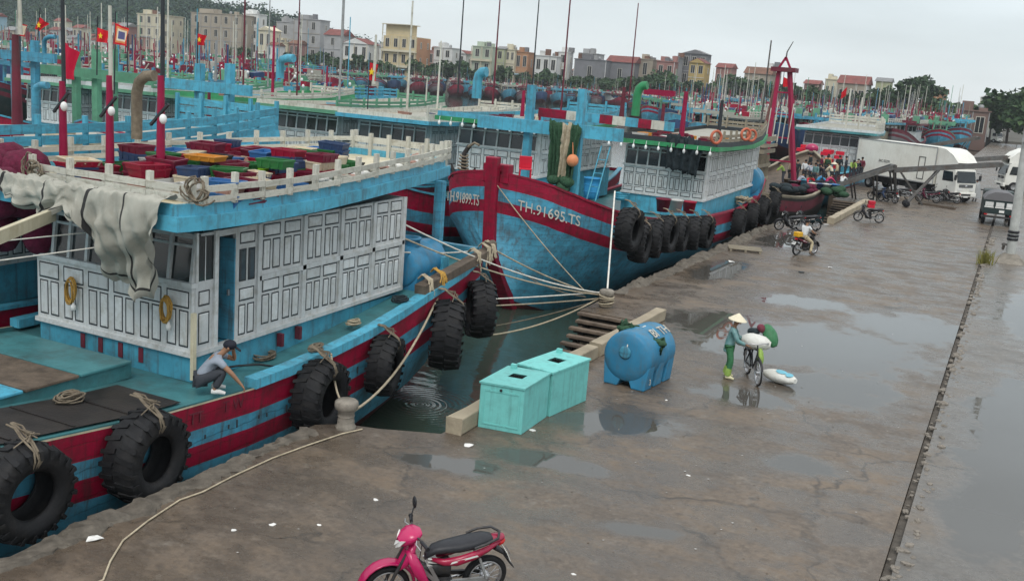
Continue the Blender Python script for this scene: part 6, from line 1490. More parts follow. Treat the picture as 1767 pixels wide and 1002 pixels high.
    for s in (-1, 1):
        g = G(); pts = [(.12,.63,.06,.02),(-.02,.60,.115,.05),(-.2,.62,.15,.075),(-.38,.67,.15,.07),(-.55,.73,.13,.05),(-.72,.79,.07,.025)]; rows = []
        for x, z, y, h in pts: rows.append([Vector((x, s*(y-.02), z+h)), Vector((x, s*(y+.015), z+h*.3)), Vector((x, s*(y+.01), z-h*.5)), Vector((x+.02, s*(y-.03), z-h))])
        g.grid(rows); o = A('side_panel', g, paint2); md = o.modifiers.new('t', 'SOLIDIFY'); md.thickness = .02
        g = G(); g.add([(-.08,s*.152,.60),(-.42,s*.176,.685),(-.40,s*.174,.705),(-.10,s*.15,.63)], [(0,1,2,3)]); A('decal', g, 'plate white')
    g = G(); loft(g, [sec(-.60,.78,.10,.05), sec(-.70,.805,.085,.045), sec(-.78,.825,.045,.025)]); A('tail', g, paint2)
    g = G(); loft(g, [sec(-.71,.755,.08,.035), sec(-.765,.765,.065,.035), sec(-.80,.77,.03,.02)]); A('tail_light', g, 'tail red')
    g = G(); g.tube([(-.36,.17,.80),(-.5,.175,.845),(-.66,.13,.88),(-.72,0,.89),(-.66,-.13,.88),(-.5,-.175,.845),(-.36,-.17,.80)], .017, 8); A('grab_rail', g, 'engine black')
    g = G(); loft(g, [sec(-.66,.70,.08,.03,10,3,.9), sec(-.80,.60,.075,.02,10,3,1.0), sec(-.89,.46,.07,.012,10,3,1.15), sec(-.95,.39,.06,.008,10,3,1.2)]); A('rear_fender', g, 'black plastic')
    g = G(); g.cb((-.845,0,.58), (.008,.2,.14), 0, 0, 0, .45); k = A('number_plate', g, 'plate white')
    g = G()
    for zz in (.03,-.03): 
        for q in range(4): g.cb((-.852-zz*.45,-.06+.04*q,.58+zz), (.006,.022,.035), 0, 0, 0, .45)
    ob('plate_marks', g, 'plate mark', k, local=True, recalc=False)
    g = G(); loft(g, [sec(.30,.50,.035,.06,8,3,-.6), sec(.20,.46,.07,.10,8,3,-.6), sec(.05,.47,.085,.10,8,3), sec(-.12,.48,.10,.12,8,3)]); A('centre_cover', g, 'engine black')
    for s in (-1, 1):
        g = G(); g.beam((.33,s*.10,.62),(.02,s*.13,.33), .02, .045); g.beam((.02,s*.13,.33),(.16,s*.12,.58), .02, .04); A('side_bar', g, 'alu')
    g = G(); g.cb((.02,0,.30), (.34,.2,.16)); g.cb((.17,0,.31), (.14,.15,.13)); g.lathe([(.01,-.14),(.085,-.14),(.09,.14),(.01,.14)], 14, 0, Matrix.Translation((-.06,0,.29)) @ Matrix.Rotation(math.pi/2, 4, 'X')); A('engine', g, 'engine black', .012)
    g = G(); g.beam((-.02,.11,.31),(xr,.09,R_), .03, .09); A('chain_cover', g, 'steel pale')
    g = G(); g.beam((-.05,-.1,.33),(xr,-.09,R_), .03, .05); A('swingarm', g, 'engine black')
    for s in (-1, 1):
        g = G(); g.tube([(xr+.02,s*.11,.32),(xr+.14,s*.12,.62)], .016, 8); 
        g.tube([(xr+.04+.09*u+.02*0, s*.115+.024*math.cos(u*44), .37+.2*u+.0*math.sin(u*44)) for u in [i/40 for i in range(41)]], .006, 4); A('shock', g, 'steel pale')
    g = G(); g.tube([(.12,-.06,.27),(.0,-.12,.2),(-.3,-.14,.22)], .018, 8); g.tube([(-.3,-.14,.22),(-.5,-.155,.27),(-.82,-.16,.36)], [.03,.045,.042], 10); A('exhaust', g, 'chrome')
    g = G(); g.tube([(-.05,.1,.22),(-.12,.2,.03),(-.15,.22,.01)], .012, 6); g.tube([(.0,.22,.25),(.0,-.22,.25)], .013, 6); A('stand', g, 'engine black')
    for s in (-1, 1): g = G(); g.tube([(.0,s*.14,.25),(.0,s*.24,.25)], .02, 8); A('footrest', g, 'black plastic')
    g = G(); g.tube([(.30,.12,.62),(.30,.16,.95)], .006, 5); g.tube([(.30,-.10,.62),(.31,-.14,.95)], .006, 5); A('cable', g, 'black plastic')
    for q in range(3): g = G(); g.cb((.11,.0,.60+.045*q-.06), (.12,.12,.012), 0, 0, 0, -.2); A('battery_strap', g, 'plate white')
    return t
mb = motorbike('pink underbone motorbike with black seat parked in front at the picture bottom', loc=(-6.08, 11.0, 0)); mb.rotation_euler = (math.radians(-7), 0, math.radians(228)); mb.scale = (1.12,)*3
def bike2(x, y, z0, head, label, rec, lean=-.1, grp='parked dark motorbikes'):
    p = P(x, y, z=z0); o = dup(mb, p, math.radians(head), label, grp, rec); o.rotation_euler = (lean, 0, math.radians(head)); o.scale = (1,1,1); return o
DK = {'pink paint': 'black plastic', 'pink dark': 'engine black'}
b_ = bike2(1498, 383, 0, 196, 'black scooter with red boxes on its front parked alone left of the lorry', DK)
for k, (dx, dz, w) in enumerate(((0,.0,.5),(.02,.22,.46))):
    p = b_.location+Vector((-.02,-.05,.98)); g = G(); c = p+Vector((.05+dx, 0, dz)); g.cb(c, (.38, w, .2), 0, .28); solo('delivery_box', g, 'red plastic', ('lower' if k == 0 else 'upper')+' red box stacked on the black scooter', 'box', bevel=.02)
for (x, y, h, lab, rec) in ((1362,398,215,'black motorbike left of the pair parked at the quay edge by the stairs',DK),(1388,397,205,'dark motorbike with silver lamp right of the pair at the quay edge',{'pink paint':'truck green','pink dark':'black plastic'}),
    (1516,346,160,'leftmost dark motorbike parked under the conveyor',DK),(1532,349,150,'second motorbike from left under the conveyor',{'pink paint':'crate navy','pink dark':'black plastic'}),(1552,343,170,'third motorbike from left under the conveyor legs',DK),
    (1600,349,190,'purple motorbike at left of the group by the lorry cab',{'pink paint':'net purple','pink dark':'net purple'}),(1618,346,170,'dark motorbike in the middle of the group by the lorry cab',DK),(1636,350,180,'dark motorbike at right of the group by the lorry cab',{'pink paint':'engine black','pink dark':'black plastic'})):
    bike2(x, y, 0, h, lab, rec)
# ------------------------------------------------------------------ people
def skin(name, verts, edges, radii, mat, parent, sub=1, root=0, roots=None):
    me = D.meshes.new(name); me.from_pydata([tuple(v) for v in verts], edges, []); o = D.objects.new(name, me); COL.objects.link(o); o.parent = parent; me.materials.append(M[mat])
    md = o.modifiers.new('skin', 'SKIN'); md.use_smooth_shade = True; md.branch_smoothing = .3
    lay = me.skin_vertices[0] if me.skin_vertices else None
    if lay is None:
        bm = bmesh.new(); bm.from_mesh(me); bm.verts.layers.skin.verify(); bm.to_mesh(me); bm.free(); lay = me.skin_vertices[0]
    for i, r in enumerate(radii):
        rr_ = r if isinstance(r, tuple) else (r, r); lay.data[i].radius = rr_
        lay.data[i].use_root = (i in (roots or [root]))
    md2 = o.modifiers.new('sub', 'SUBSURF'); md2.levels = md2.render_levels = sub
    ORG[o.name] = ORG[parent.name]; return o
def person(label, loc, rz, J, top='shirt grey', legs='trousers dark', shoe='shoe pale', hair='hair', sleeves='short', detail=True, scale=1.0, jacket=None, cat='person', group=None, skirt=False):
    """J: joint name -> local position; x right, y forward, z up"""
    t = thing('person', label, cat, loc, rz, group); t.scale = (scale,)*3
    V = {k: Vector(v) for k, v in J.items()}; names = []; vs = []; rs = []; idx = {}
    def v(n, p, r): idx[n] = len(vs); vs.append(p); rs.append(r)
    v('pel', V['pel'], (.125,.10)); v('waist', V['pel'].lerp(V['chest'], .45), (.115,.09)); v('chest', V['chest'], (.135,.10)); v('neck', V['neck'], .052); v('jaw', V['neck'].lerp(V['head'], .55), .062); v('head', V['head'], .088); v('crown', V['head']+(V['head']-V['neck']).normalized()*.07, .068)
    ed = [('pel','waist'),('waist','chest'),('chest','neck'),('neck','jaw'),('jaw','head'),('head','crown')]
    for s in 'LR':
        v('sh'+s, V['sh'+s], .058); v('el'+s, V['el'+s], .042); v('wr'+s, V['wr'+s], .029); hd = (V['wr'+s]-V['el'+s]).normalized(); v('pa'+s, V['wr'+s]+hd*.06, (.038,.018))
        v('hip'+s, V['hip'+s], .088); v('kn'+s, V['kn'+s], .058); v('an'+s, V['an'+s], .040); v('to'+s, V['to'+s], .034)
        ed += [('chest','sh'+s),('sh'+s,'el'+s),('el'+s,'wr'+s),('wr'+s,'pa'+s),('pel','hip'+s),('hip'+s,'kn'+s),('kn'+s,'an'+s),('an'+s,'to'+s)]
        if detail:
            side = hd.cross(Vector((0,0,1))); side = side.normalized() if side.length > .1 else Vector((1,0,0)); dn = hd.cross(side).normalized()
            if dn.z > 0: dn = -dn
            pa = V['wr'+s]+hd*.07
            for q, (off, L_) in enumerate(((-.028,.065),(-.010,.075),(.009,.07),(.027,.055))):
                v(f'f{q}a{s}', pa+side*off, .010); v(f'f{q}b{s}', pa+side*off+hd*L_*.55+dn*.012, .009); v(f'f{q}c{s}', pa+side*off+hd*L_*.8+dn*.04, .008); ed += [('pa'+s, f'f{q}a{s}'),(f'f{q}a{s}',f'f{q}b{s}'),(f'f{q}b{s}',f'f{q}c{s}')]
            sg = -1 if s == 'L' else 1
            v('ta'+s, V['wr'+s]+hd*.035-side*.035, .011); v('tb'+s, V['wr'+s]+hd*.075-side*.055+dn*.02, .009); ed += [('wr'+s,'ta'+s),('ta'+s,'tb'+s)]
    skin('body', vs, [(idx[a], idx[b]) for a, b in ed], rs, 'skin', t, 2 if detail else 1)
    # shirt, trousers as shells over the same joints
    sv = [V['pel'], V['pel'].lerp(V['chest'], .45), V['chest'], V['chest'].lerp(V['neck'], .62)]; sr = [(.16,.135),(.15,.125),(.17,.135),(.085,.078)]; se = [(0,1),(1,2),(2,3)]
    if skirt: sv.append(V['pel']+Vector((0,-.02,-.18))); sr.append((.175,.15)); se.append((0, len(sv)-1))
    for s in 'LR':
        k = len(sv); sv.append(V['sh'+s]); sr.append(.072); se.append((2, k)); e = V['sh'+s].lerp(V['el'+s], .62 if sleeves == 'short' else 1.0); sv.append(e); sr.append(.06); se.append((k, k+1))
        if sleeves == 'long': sv.append(V['el'+s].lerp(V['wr'+s], .85)); sr.append(.045); se.append((k+1, k+2))
    skin('jacket' if sleeves == 'long' else 'shirt', sv, se, sr, top, t, 2)
    tv = [V['pel']]; tr = [(.125,.11)]; te = []
    for s in 'LR':
        k = len(tv); tv += [V['hip'+s], V['kn'+s], V['kn'+s].lerp(V['an'+s], .92)]; tr += [.108,.078,.062]; te += [(0,k),(k,k+1),(k+1,k+2)]
    skin('trousers', tv, te, tr, legs, t, 2)
    for s in 'LR':
        g = G(); a, b = V['an'+s], V['to'+s]; g.tube([a+(a-b)*.25+Vector((0,0,-.03)), a+Vector((0,0,-.02)), a.lerp(b,.6), b+(b-a)*.25], [.045,.05,.045,.03], 8); ob('shoe', g, shoe, t, local=True)
    fwd = Vector(J.get('face', (0,1,0))).normalized(); h = V['head']; upv = (V['head']-V['neck']).normalized(); rt = fwd.cross(upv).normalized()
    if detail:
        g = G(); g.ell(h+fwd*.095-upv*.012, (.016,.02,.024), 8, 6); ob('nose', g, 'skin', t, local=True)
        for s in (-1, 1):
            g = G(); g.ell(h+fwd*.082+rt*.032*s+upv*.012, (.013,.008,.008), 8, 5); ob('eye', g, 'hair', t, local=True)
            g = G(); g.ell(h+rt*.09*s-upv*.01, (.014,.02,.03), 8, 5); ob('ear', g, 'skin', t, local=True)
        g = G(); g.ell(h+fwd*.08-upv*.048, (.024,.009,.007), 8, 4); ob('mouth', g, 'tail red', t, local=True)
    if hair: g = G(); g.ell(h+upv*.035-fwd*.014, (.097,.10,.088), 14, 9); ob('hair', g, hair, t, local=True)
    return t, V, fwd, upv, rt
STAND = dict(pel=(0,0,.88), chest=(0,.02,1.22), neck=(0,.02,1.40), head=(0,.05,1.53), shL=(-.17,.01,1.34), elL=(-.23,-.02,1.07), wrL=(-.24,.10,.86), shR=(.17,.01,1.34), elR=(.23,-.02,1.07), wrR=(.24,.10,.86), hipL=(-.09,0,.84), knL=(-.10,.03,.47), anL=(-.10,-.02,.08), toL=(-.11,.13,.04), hipR=(.09,0,.84), knR=(.10,.03,.47), anR=(.10,-.02,.08), toR=(.11,.13,.04))
# squatting man on the boat deck
SQ = dict(pel=(0,-.22,.24), chest=(.02,.04,.55), neck=(.03,.16,.69), head=(.03,.25,.79), face=(0,.85,-.5), shL=(-.17,.08,.62), elL=(-.20,.36,.50), wrL=(-.08,.32,.72), shR=(.19,.08,.60), elR=(.28,.30,.40), wrR=(.27,.46,.2), hipL=(-.10,-.2,.22), knL=(-.17,.20,.44), anL=(-.13,.02,.07), toL=(-.15,.17,.03), hipR=(.10,-.2,.22), knR=(.19,.20,.42), anR=(.16,.02,.07), toR=(.18,.17,.03))
zf = zd1(13.6)+.06
t, V, fwd, upv, rt = person('man in grey shirt and dark cap squatting on the boat deck edge, head in hand', (-12.66, 13.85, zf), math.radians(-48), SQ, 'shirt grey', 'trousers dark', 'litter white', None, scale=1.1)
g = G(); h = V['head']; g.ell(h+upv*.04-fwd*.01, (.107,.112,.085), 16, 9); g.add([h+fwd*.09+rt*.08+upv*.045, h+fwd*.2+rt*.05+upv*.03, h+fwd*.2-rt*.05+upv*.03, h+fwd*.09-rt*.08+upv*.045]+[h+fwd*.09+rt*.08+upv*.06, h+fwd*.2+rt*.05+upv*.042, h+fwd*.2-rt*.05+upv*.042, h+fwd*.09-rt*.08+upv*.06], [(3,2,1,0),(4,5,6,7),(0,1,5,4),(1,2,6,5),(2,3,7,6),(3,0,4,7)]); ob('cap', g, 'cap navy', t, local=True)
# woman with conical hat leaning to her bicycle
WO = dict(pel=(0,-.03,.84), chest=(0,.0,1.17), neck=(0,.04,1.35), head=(0,.09,1.47), face=(0,.95,-.3), shL=(-.17,.02,1.29), elL=(-.22,.14,1.04), wrL=(-.14,.38,.97), shR=(.17,.02,1.29), elR=(.24,.16,1.02), wrR=(.16,.40,.93), hipL=(-.09,-.02,.79), knL=(-.11,.03,.44), anL=(-.11,-.05,.08), toL=(-.12,.10,.04), hipR=(.09,-.02,.79), knR=(.13,.06,.44), anR=(.15,.0,.08), toR=(.17,.14,.04))
t, V, fwd, upv, rt = person('woman in conical straw hat and wet blue raincoat leaning to a loaded bicycle', P(1254,651,z=0), math.radians(-78), WO, 'raincoat', 'trousers green', 'shoe pale', 'hair', 'long', skirt=True)
g = G(); h = V['head']; tf = Matrix.Translation(h+Vector((0,.0,.035))) @ Matrix.Rotation(-.12, 4, 'X'); g.lathe([(.235,0),(.16,.065),(.08,.125),(.012,.175),(.001,.176)], 28, 0, tf); g.lathe([(.235,0),(.232,.012),(.15,.055),(.01,.15)], 28, 0, tf); ob('conical_hat', g, 'straw', t, local=True, recalc=False)
for s in 'LR': g = G(); k, a = V['kn'+s], V['an'+s]; g.tube([k.lerp(a,.45), k.lerp(a,.75), k.lerp(a,.95)], [.075,.085,.075], 10); ob('trouser_cuff', g, 'lime cloth', t, local=True)
def bicycle(label, loc, rz):
    t = thing('bicycle', label, 'bicycle', loc, rz); A = lambda n, g, m: ob(n, g, m, t, local=True)
    wheel(t, .53, .33, .018, 'alu', 20); wheel(t, -.50, .33, .018, 'alu', 20)
    g = G(); 
    for a, b in (((.40,0,.80),(.0,0,.30)),((.38,0,.86),(-.12,0,.78)),((-.16,0,.85),(.0,0,.30)),((0,.03,.30),(-.5,.05,.33)),((0,-.03,.30),(-.5,-.05,.33)),((-.14,.03,.75),(-.5,.05,.33)),((-.14,-.03,.75),(-.5,-.05,.33)),((.42,.0,.74),(.36,0,1.0))): g.tube([a, b], .017, 8)
    A('frame', g, 'black plastic')
    g = G()
    for s in (-1, 1): g.tube([(.53,s*.05,.33),(.45,s*.05,.66),(.42,0,.74)], .013, 7)
    A('fork', g, 'black plastic')
    g = G(); g.tube([(.28,-.29,1.0),(.38,-.15,1.03),(.37,0,1.0),(.38,.15,1.03),(.28,.29,1.0)], .012, 7); A('handlebar', g, 'alu')
    for s in (-1, 1): g = G(); g.tube([(.27,s*.29,1.0),(.17,s*.3,.98)], .018, 8); A('grip', g, 'black plastic')
    g = G(); loft(g, [sec(.0,.88,.03,.02), sec(-.14,.89,.09,.035), sec(-.26,.9,.1,.03)]); A('saddle', g, 'black seat')
    for x in (.53, -.5):
        g = G(); secs = [sec(x+.37*math.cos(a), .33+.37*math.sin(a), .03, .006, 8, 3, a-math.pi/2) for a in [math.radians(q) for q in range(20, 171, 15)]]; loft(g, secs); A('mudguard', g, 'black plastic')
    g = G(); g.box(-.75,-.25,-.08,-.06,.70,.72); g.box(-.75,-.25,.06,.08,.70,.72); 
    for k in range(5): g.box(-.75+.12*k,-.73+.12*k,-.06,.06,.70,.72)
    for s in (-1,1): g.tube([(-.7,s*.07,.70),(-.5,s*.07,.33)], .008, 5)
    A('rack', g, 'black plastic')
    g = G(); g.tube([(0,-.1,.30),(0,.1,.30)], .02, 8)
    for s in (-1,1): g.beam((0,s*.1,.30),(s*.16,s*.1,.28),.015,.02); g.cb((s*.16,s*.14,.28),(.09,.09,.02))
    A('crank', g, 'alu')
    return t
bp_ = P(1292, 660, z=0); bi = bicycle('loaded black bicycle held by the woman in the conical hat', bp_+Vector((0,.35,0)), math.radians(-62)); bi.rotation_euler.x = .08
def sack(c, size, rot, mat, label, seed=1, cat='sack', n=12, k=9, tie=False):
    rr = random.Random(seed); g = G(); tf = Matrix.Translation(c) @ rot; rows = []
    for i in range(k+1):
        v = i/k; e_ = math.sin(math.pi*min(1,max(0,v*.92+.04)))**.45; rows.append([tf @ Vector((size[0]*(v-.5)*2, size[1]*e_*math.cos(a)*rr.uniform(.94,1.06), size[2]*(max(.22,e_) if True else 1)*math.sin(a)*rr.uniform(.92,1.06))) for a in [q*2*math.pi/n for q in range(n)]+[0]])
    for r in rows: r[-1] = r[0]
    g.grid(rows); g.add(rows[0][:-1], [tuple(range(n))]); g.add(rows[-1][:-1], [tuple(range(n))[::-1]]); return g
bo = bi.location
g = sack(bo+Vector((-.02,.0,.98)), (.36,.27,.2), Matrix.Rotation(.15,4,'Z') @ Matrix.Rotation(.1,4,'Y'), 'sack white', '', 3); solo('sack', g, 'sack white', 'full white sack lying across the loaded bicycle', 'sack')
g = sack(bo+Vector((-.36,.1,.90)), (.2,.17,.12), Matrix.Rotation(.3,4,'Z'), 'sack white', '', 4); solo('sack', g, 'sack white', 'smaller white bundle under the hands of the woman', 'sack')
g = sack(bo+Vector((.24,.32,1.12)), (.3,.19,.17), Matrix.Rotation(-.5,4,'Z') @ Matrix.Rotation(.9,4,'Y'), 'x', '', 5); solo('bag', g, 'trousers green', 'green bag hanging off the far side of the bicycle load', 'bag')
g = sack(bo+Vector((.17,-.22,.66)), (.22,.16,.09), Matrix.Rotation(.2,4,'Z') @ Matrix.Rotation(1.45,4,'Y'), 'x', '', 6); solo('bag', g, 'lime cloth', 'lime and white carrier bag hanging under the white sack', 'bag')
g = sack(bo+Vector((.02,.30,1.27)), (.13,.13,.1), Matrix.Rotation(.6,4,'Y'), 'x', '', 7); solo('bag', g, 'maroon', 'dark red bundle on top of the bicycle load', 'bag')
g = sack(bo+Vector((-.17,.26,1.17)), (.15,.12,.1), Matrix.Rotation(.3,4,'Z'), 'x', '', 8); solo('bag', g, 'net dark', 'black and white bag beside the dark red bundle', 'bag')
c = P(1345, 650, z=.15); sk = thing('sack', 'plump white sack with blue print lying on the wet quay', 'sack', (c.x, c.y, 0)); rz_ = Matrix.Rotation(math.radians(-22), 4, 'Z')
g = sack(Vector((c.x, c.y, .16)), (.46,.24,.16), rz_, 'sack white', '', 9, n=16, k=12); o = ob('body', g, 'sack white', sk); md = o.modifiers.new('s', 'SUBSURF'); md.levels = md.render_levels = 1
def decal(cx, cy, rx, ry, mat, name, z=.324, ring=0):
    g = G(); n = 18; pts = []
    for k in range(n): a = 2*math.pi*k/n; v = Vector((cx+rx*math.cos(a), cy+ry*math.sin(a), 0)); q = max(0, 1-(v.y/.25)**2)**.5; e_ = math.sin(math.pi*min(1,max(0,(v.x/.92+.5)*.92+.04)))**.45; v.z = .16*max(.22,e_)*q+.012; pts.append(Matrix.Translation((c.x, c.y, .16)) @ rz_ @ v)
    ctr = sum(pts, Vector())/n+Vector((0,0,.012)); g.add(pts+[ctr], [(k, (k+1) % n, n) for k in range(n)]); ob(name, g, mat, sk)
decal(.08, -.06, .15, .10, 'print blue', 'printed_ring'); 
g = G(); ob_ = None
decal(.30, -.04, .09, .12, 'print blue', 'printed_patch')
# rider on the dark motorbike with yellow box
rp = (P(1373,442,z=0)+P(1402,437,z=0))/2
rb = dup(mb, rp, math.radians(62), 'dark motorbike ridden away by the man in white shirt', None, {'pink paint':'engine black','pink dark':'maroon','lens':'lens'}); rb.rotation_euler = (0, 0, math.radians(62)); rb.scale = (1,1,1)
RI = dict(pel=(0,-.20,.86), chest=(0,-.12,1.2), neck=(0,-.09,1.38), head=(0,-.05,1.52), shL=(-.18,-.12,1.32), elL=(-.27,.08,1.08), wrL=(-.27,.26,1.02), shR=(.18,-.12,1.32), elR=(.27,.08,1.08), wrR=(.27,.26,1.02), hipL=(-.11,-.18,.83), knL=(-.2,.2,.66), anL=(-.22,.02,.30), toL=(-.23,.16,.26), hipR=(.11,-.18,.83), knR=(.22,.18,.60), anR=(.27,.06,.14), toR=(.29,.2,.08))
person('man in white shirt and khaki trousers riding the dark motorbike away', rp, math.radians(-28), RI, 'white cloth', 'khaki', 'old wood', 'hair', 'short')
g = G(); d = Vector((math.cos(math.radians(62)), math.sin(math.radians(62)), 0)); g.cb(rp-d*.62+Vector((0,0,.97)), (.32,.3,.22), 0, math.radians(62)); solo('box', g, 'yellow plastic', 'yellow box strapped behind the rider in white shirt', 'box', bevel=.03)
# person in grey poncho by the green truck
pp = P(1681, 347, z=0)
t, V, fwd, upv, rt = person('person in pale grey rain poncho standing beside the dark green truck', pp, math.radians(160), STAND, 'poncho', 'poncho', 'black plastic', 'cap navy', 'long', scale=1.06)
g = G(); loft(g, [sec(0,.3,.36,.3,14,2), sec(0,.6,.33,.26,14,2)]) if 0 else g.lathe([(.40,.25),(.36,.6),(.30,.95),(.24,1.25),(.15,1.38),(.07,1.42)], 16, 0); ob('poncho', g, 'poncho', t, local=True)
# crowd on the wooden boat
pr = [person('x', (0,0,-50), 0, STAND, 'shirt grey', 'trousers dark', 'black plastic', 'hair', 'long', detail=False, group='people crowding on the wooden boat')[0],
      person('x', (0,0,-50), 0, dict(STAND, chest=(0,.16,1.16), neck=(0,.28,1.30), head=(0,.36,1.40), shL=(-.17,.17,1.26), elL=(-.2,.36,1.05), wrL=(-.15,.5,.9), shR=(.17,.17,1.26), elR=(.2,.36,1.05), wrR=(.15,.5,.9)), 'shirt grey', 'trousers dark', 'black plastic', 'hair', 'long', detail=False, group='people crowding on the wooden boat')[0],
      person('x', (0,0,-50), 0, SQ, 'shirt grey', 'trousers dark', 'black plastic', 'hair', 'long', detail=False, group='people crowding on the wooden boat')[0]]
pu = [0,0,0]
CR_ = [(1362,300,0,'khaki','person in tan shirt at the left edge of the boat crowd',74),(1375,295,0,'net dark','person in black left of the one in white on the boat',75),(1388,298,0,'white cloth','person in white shirt left in the boat crowd',76),(1400,300,1,'shirt grey','person bending in grey beside the white shirted one',75),(1410,293,0,'trousers dark','person in dark clothes in the crowd middle',77),
 (1398,282,0,'net dark','person in black standing behind the white shirted one',79),(1422,300,1,'cap navy','person in navy bending beside the blue tarp',75),(1437,292,1,'straw','person in pale shirt bending at the crowd centre',77),(1445,290,0,'khaki','person with tan shirt right of the pale bending one',78),(1431,262,0,'orange buoy','person in orange shirt at the back of the crowd',80),
 (1450,268,0,'net dark','tall person in black before the white cabin wall',80),(1462,272,0,'trousers dark','dark person right of the tall one in black',80),(1480,278,1,'net dark','person in dark jacket at the right of the crowd',80),(1489,275,0,'maroon','person in maroon at the far right of the crowd',81),(1430,310,2,'pink paint','person in pink squatting at the crowd front',75),(1414,312,2,'bright blue','person in blue squatting near the conveyor foot',75),(1352,302,1,'lime cloth','person in lime green bending at the boat stern',72)]
for x, y, k, mm, lab, Y in CR_:
    p = P(x, y, Y=Y); p.z = 1.05+(.35 if Y > 78 else 0)
    o = pr[k] if not pu[k] else dup(pr[k], p, 0, lab, None, None); pu[k] = 1
    o.location = p; o.rotation_euler = (0,0,random.Random(x).uniform(0,6.28)); o['label'] = lab
    for ch in o.children:
        if ch.name.split('.')[0] in ('jacket',): ch.material_slots[0].link = 'OBJECT'; ch.material_slots[0].material = M[mm]
rr = random.Random(12)
for k, (x, y, mm, nm) in enumerate(((1368,322,'crate black','black tub'),(1400,330,'rail white','white basin'),(1412,326,'crate navy','navy tub'),(1425,322,'crate grey white','grey white basket'),(1382,318,'crate maroon','maroon tub'),(1440,318,'crate blue','blue tub'),(1356,325,'rope dirty','brown rope basket'),(1392,312,'crate dark green','green basket'))):
    p = P(x, y, Y=72+k*.25); p.z = .95; g = G(); g.lathe([(.01,0),(.26,0),(.36,.42),(.39,.42),(.39,.38),(.33,.36),(.01,.3)], 14, 0, Matrix.Translation(p)); g.ell(p+Vector((0,0,.36)), (.28,.28,.1), 9, 5); solo('basket', g, mm, f'{nm} among the people on the wooden boat deck', 'basket')
for k, (x, y, mm) in enumerate(((1355,318,'net dark'),(1377,330,'net purple'),(1432,327,'net green'))):
    p = P(x, y, Y=70.5+k); p.z = .75; g = G()
    for q in range(14): g.ell(p+Vector((rr.gauss(0,.5), rr.gauss(0,.5), rr.uniform(0,.4))), (.4,.35,.22), 8, 5)
    solo('net_heap', g, mm, ['dark blue','purple','green'][k]+' net heap on the wooden boat deck by the crowd', 'net')
for k, (x, y, q, mm, lab, Y) in enumerate(((1369,303,0,'hair','person in black beside the lime one on the wooden boat',73),(1381,310,2,'shirt grey','person squatting in grey under the white shirted one',73.5),(1406,305,0,'raincoat','person in pale blue at the middle of the boat crowd',74.5),(1417,288,0,'net purple','person in purple behind the boat crowd',79),(1428,283,0,'net green','person in dark green behind the bending ones',79),(1456,295,2,'white cloth','person squatting in white at the right of the boat crowd',77.5),(1470,292,1,'lime cloth','person bending in yellow green near the lorry rear',79.5),(1395,318,2,'red plastic','person squatting in red at the front of the boat crowd',72.5))):
    CR_.append((x, y, q, mm, lab, Y)); p = P(x, y, Y=Y); p.z = 1.0+(.35 if Y > 78 else 0); o = dup(pr[q], p, rr.uniform(0,6.28), lab)
    for ch in o.children:
        if ch.name.split('.')[0] == 'jacket': ch.material_slots[0].link = 'OBJECT'; ch.material_slots[0].material = M[mm]
for x, y, lab in ((1440,283,'conical straw hat worn over the pale bending person'),):
    g = G(); g.lathe([(.24,0),(.12,.09),(.01,.17)], 16, 0, Matrix.Translation(P(x, y, Y=77.2))); solo('conical_hat', g, 'straw', lab, 'hat')
# ------------------------------------------------------------------ the wooden boat, derrick, white boat
t4 = thing('fishing_boat', 'brown wooden boat crowded with people, tan planked stern house at its left', 'fishing boat', (-14.9, 70, -1.6), group='wooden fishing boats in the harbour')
hb4 = [(62.6,1.3),(64,2.4),(67,2.9),(74,2.9),(78,2.5),(81,1.6),(83,.3)]; sh4 = [(62.6,1.15),(66,.85),(70,.75),(75,1.0),(79,1.7),(83,3.0)]; ke4 = [(62.6,-.6),(66,-2.4),(76,-2.4),(83,.6)]
hull(t4, [62.6,63.3,64,65.5,67,70,72,74,76,78,79.5,81,82,83], -14.7, hb4, sh4, ke4, [(.12,0),(.3,1),(.95,2),(1.05,1),(1.9,1)], ['tan wood','dark wood','maroon','antifoul'], bul=.35, cap='tan wood', deck='old wood', capw=.16)
g = G(); xc4, hw4 = -16.1, 1.25
g.box(xc4-hw4+.06, xc4+hw4-.06, 65.06, 68.4, .5, 3.9); ob('stern_house', g, 'old wood', t4)
for k in range(11):
    x = xc4-hw4+2*hw4*(k+.5)/11; stick(t4, 'plank', (x, 65.0-.18*math.cos((k-5)/5*1.3), .75), (x, 65.0-.18*math.cos((k-5)/5*1.3), 2.35), .2, .05, 'tan wood', 0)
    stick(t4, 'plank', (x, 65.0-.18*math.cos((k-5)/5*1.3), 2.6), (x, 65.0-.18*math.cos((k-5)/5*1.3), 3.25), .2, .05, 'tan wood', 0)
for k in range(8):
    y = 65.2+.42*k; stick(t4, 'plank', (xc4+hw4, y, .75), (xc4+hw4, y, 3.2), .05, .36, 'tan wood', 0)
for z, h, ex in ((1.55,.22,.16),(2.45,.22,.2),(3.38,.26,.4),(3.78,.2,.5),(4.15,.3,.42)):
    g = G(); rows = []
    for k in range(13):
        a = -1.35+2.7*k/12; r = hw4+ex; x = xc4+r*math.sin(a)*1.04; y = 65.1-(.22+ex*.7)*math.cos(a)
        rows.append([Vector((x, y, z)), Vector((x, y, z+h)), Vector((x*.985+xc4*.015, y+.12, z+h)), Vector((x*.985+xc4*.015, y+.12, z))])
    rows.append([Vector((xc4+(hw4+ex)*1.02, 68.4, p_)) + Vector((q_, 0, 0)) for p_, q_ in ((z,0),(z+h,0),(z+h,-.1),(z,-.1))])
    g.grid(rows, sm=False); ob('rim_board', g, 'tan wood', t4)
g = G(); rr = random.Random(4)
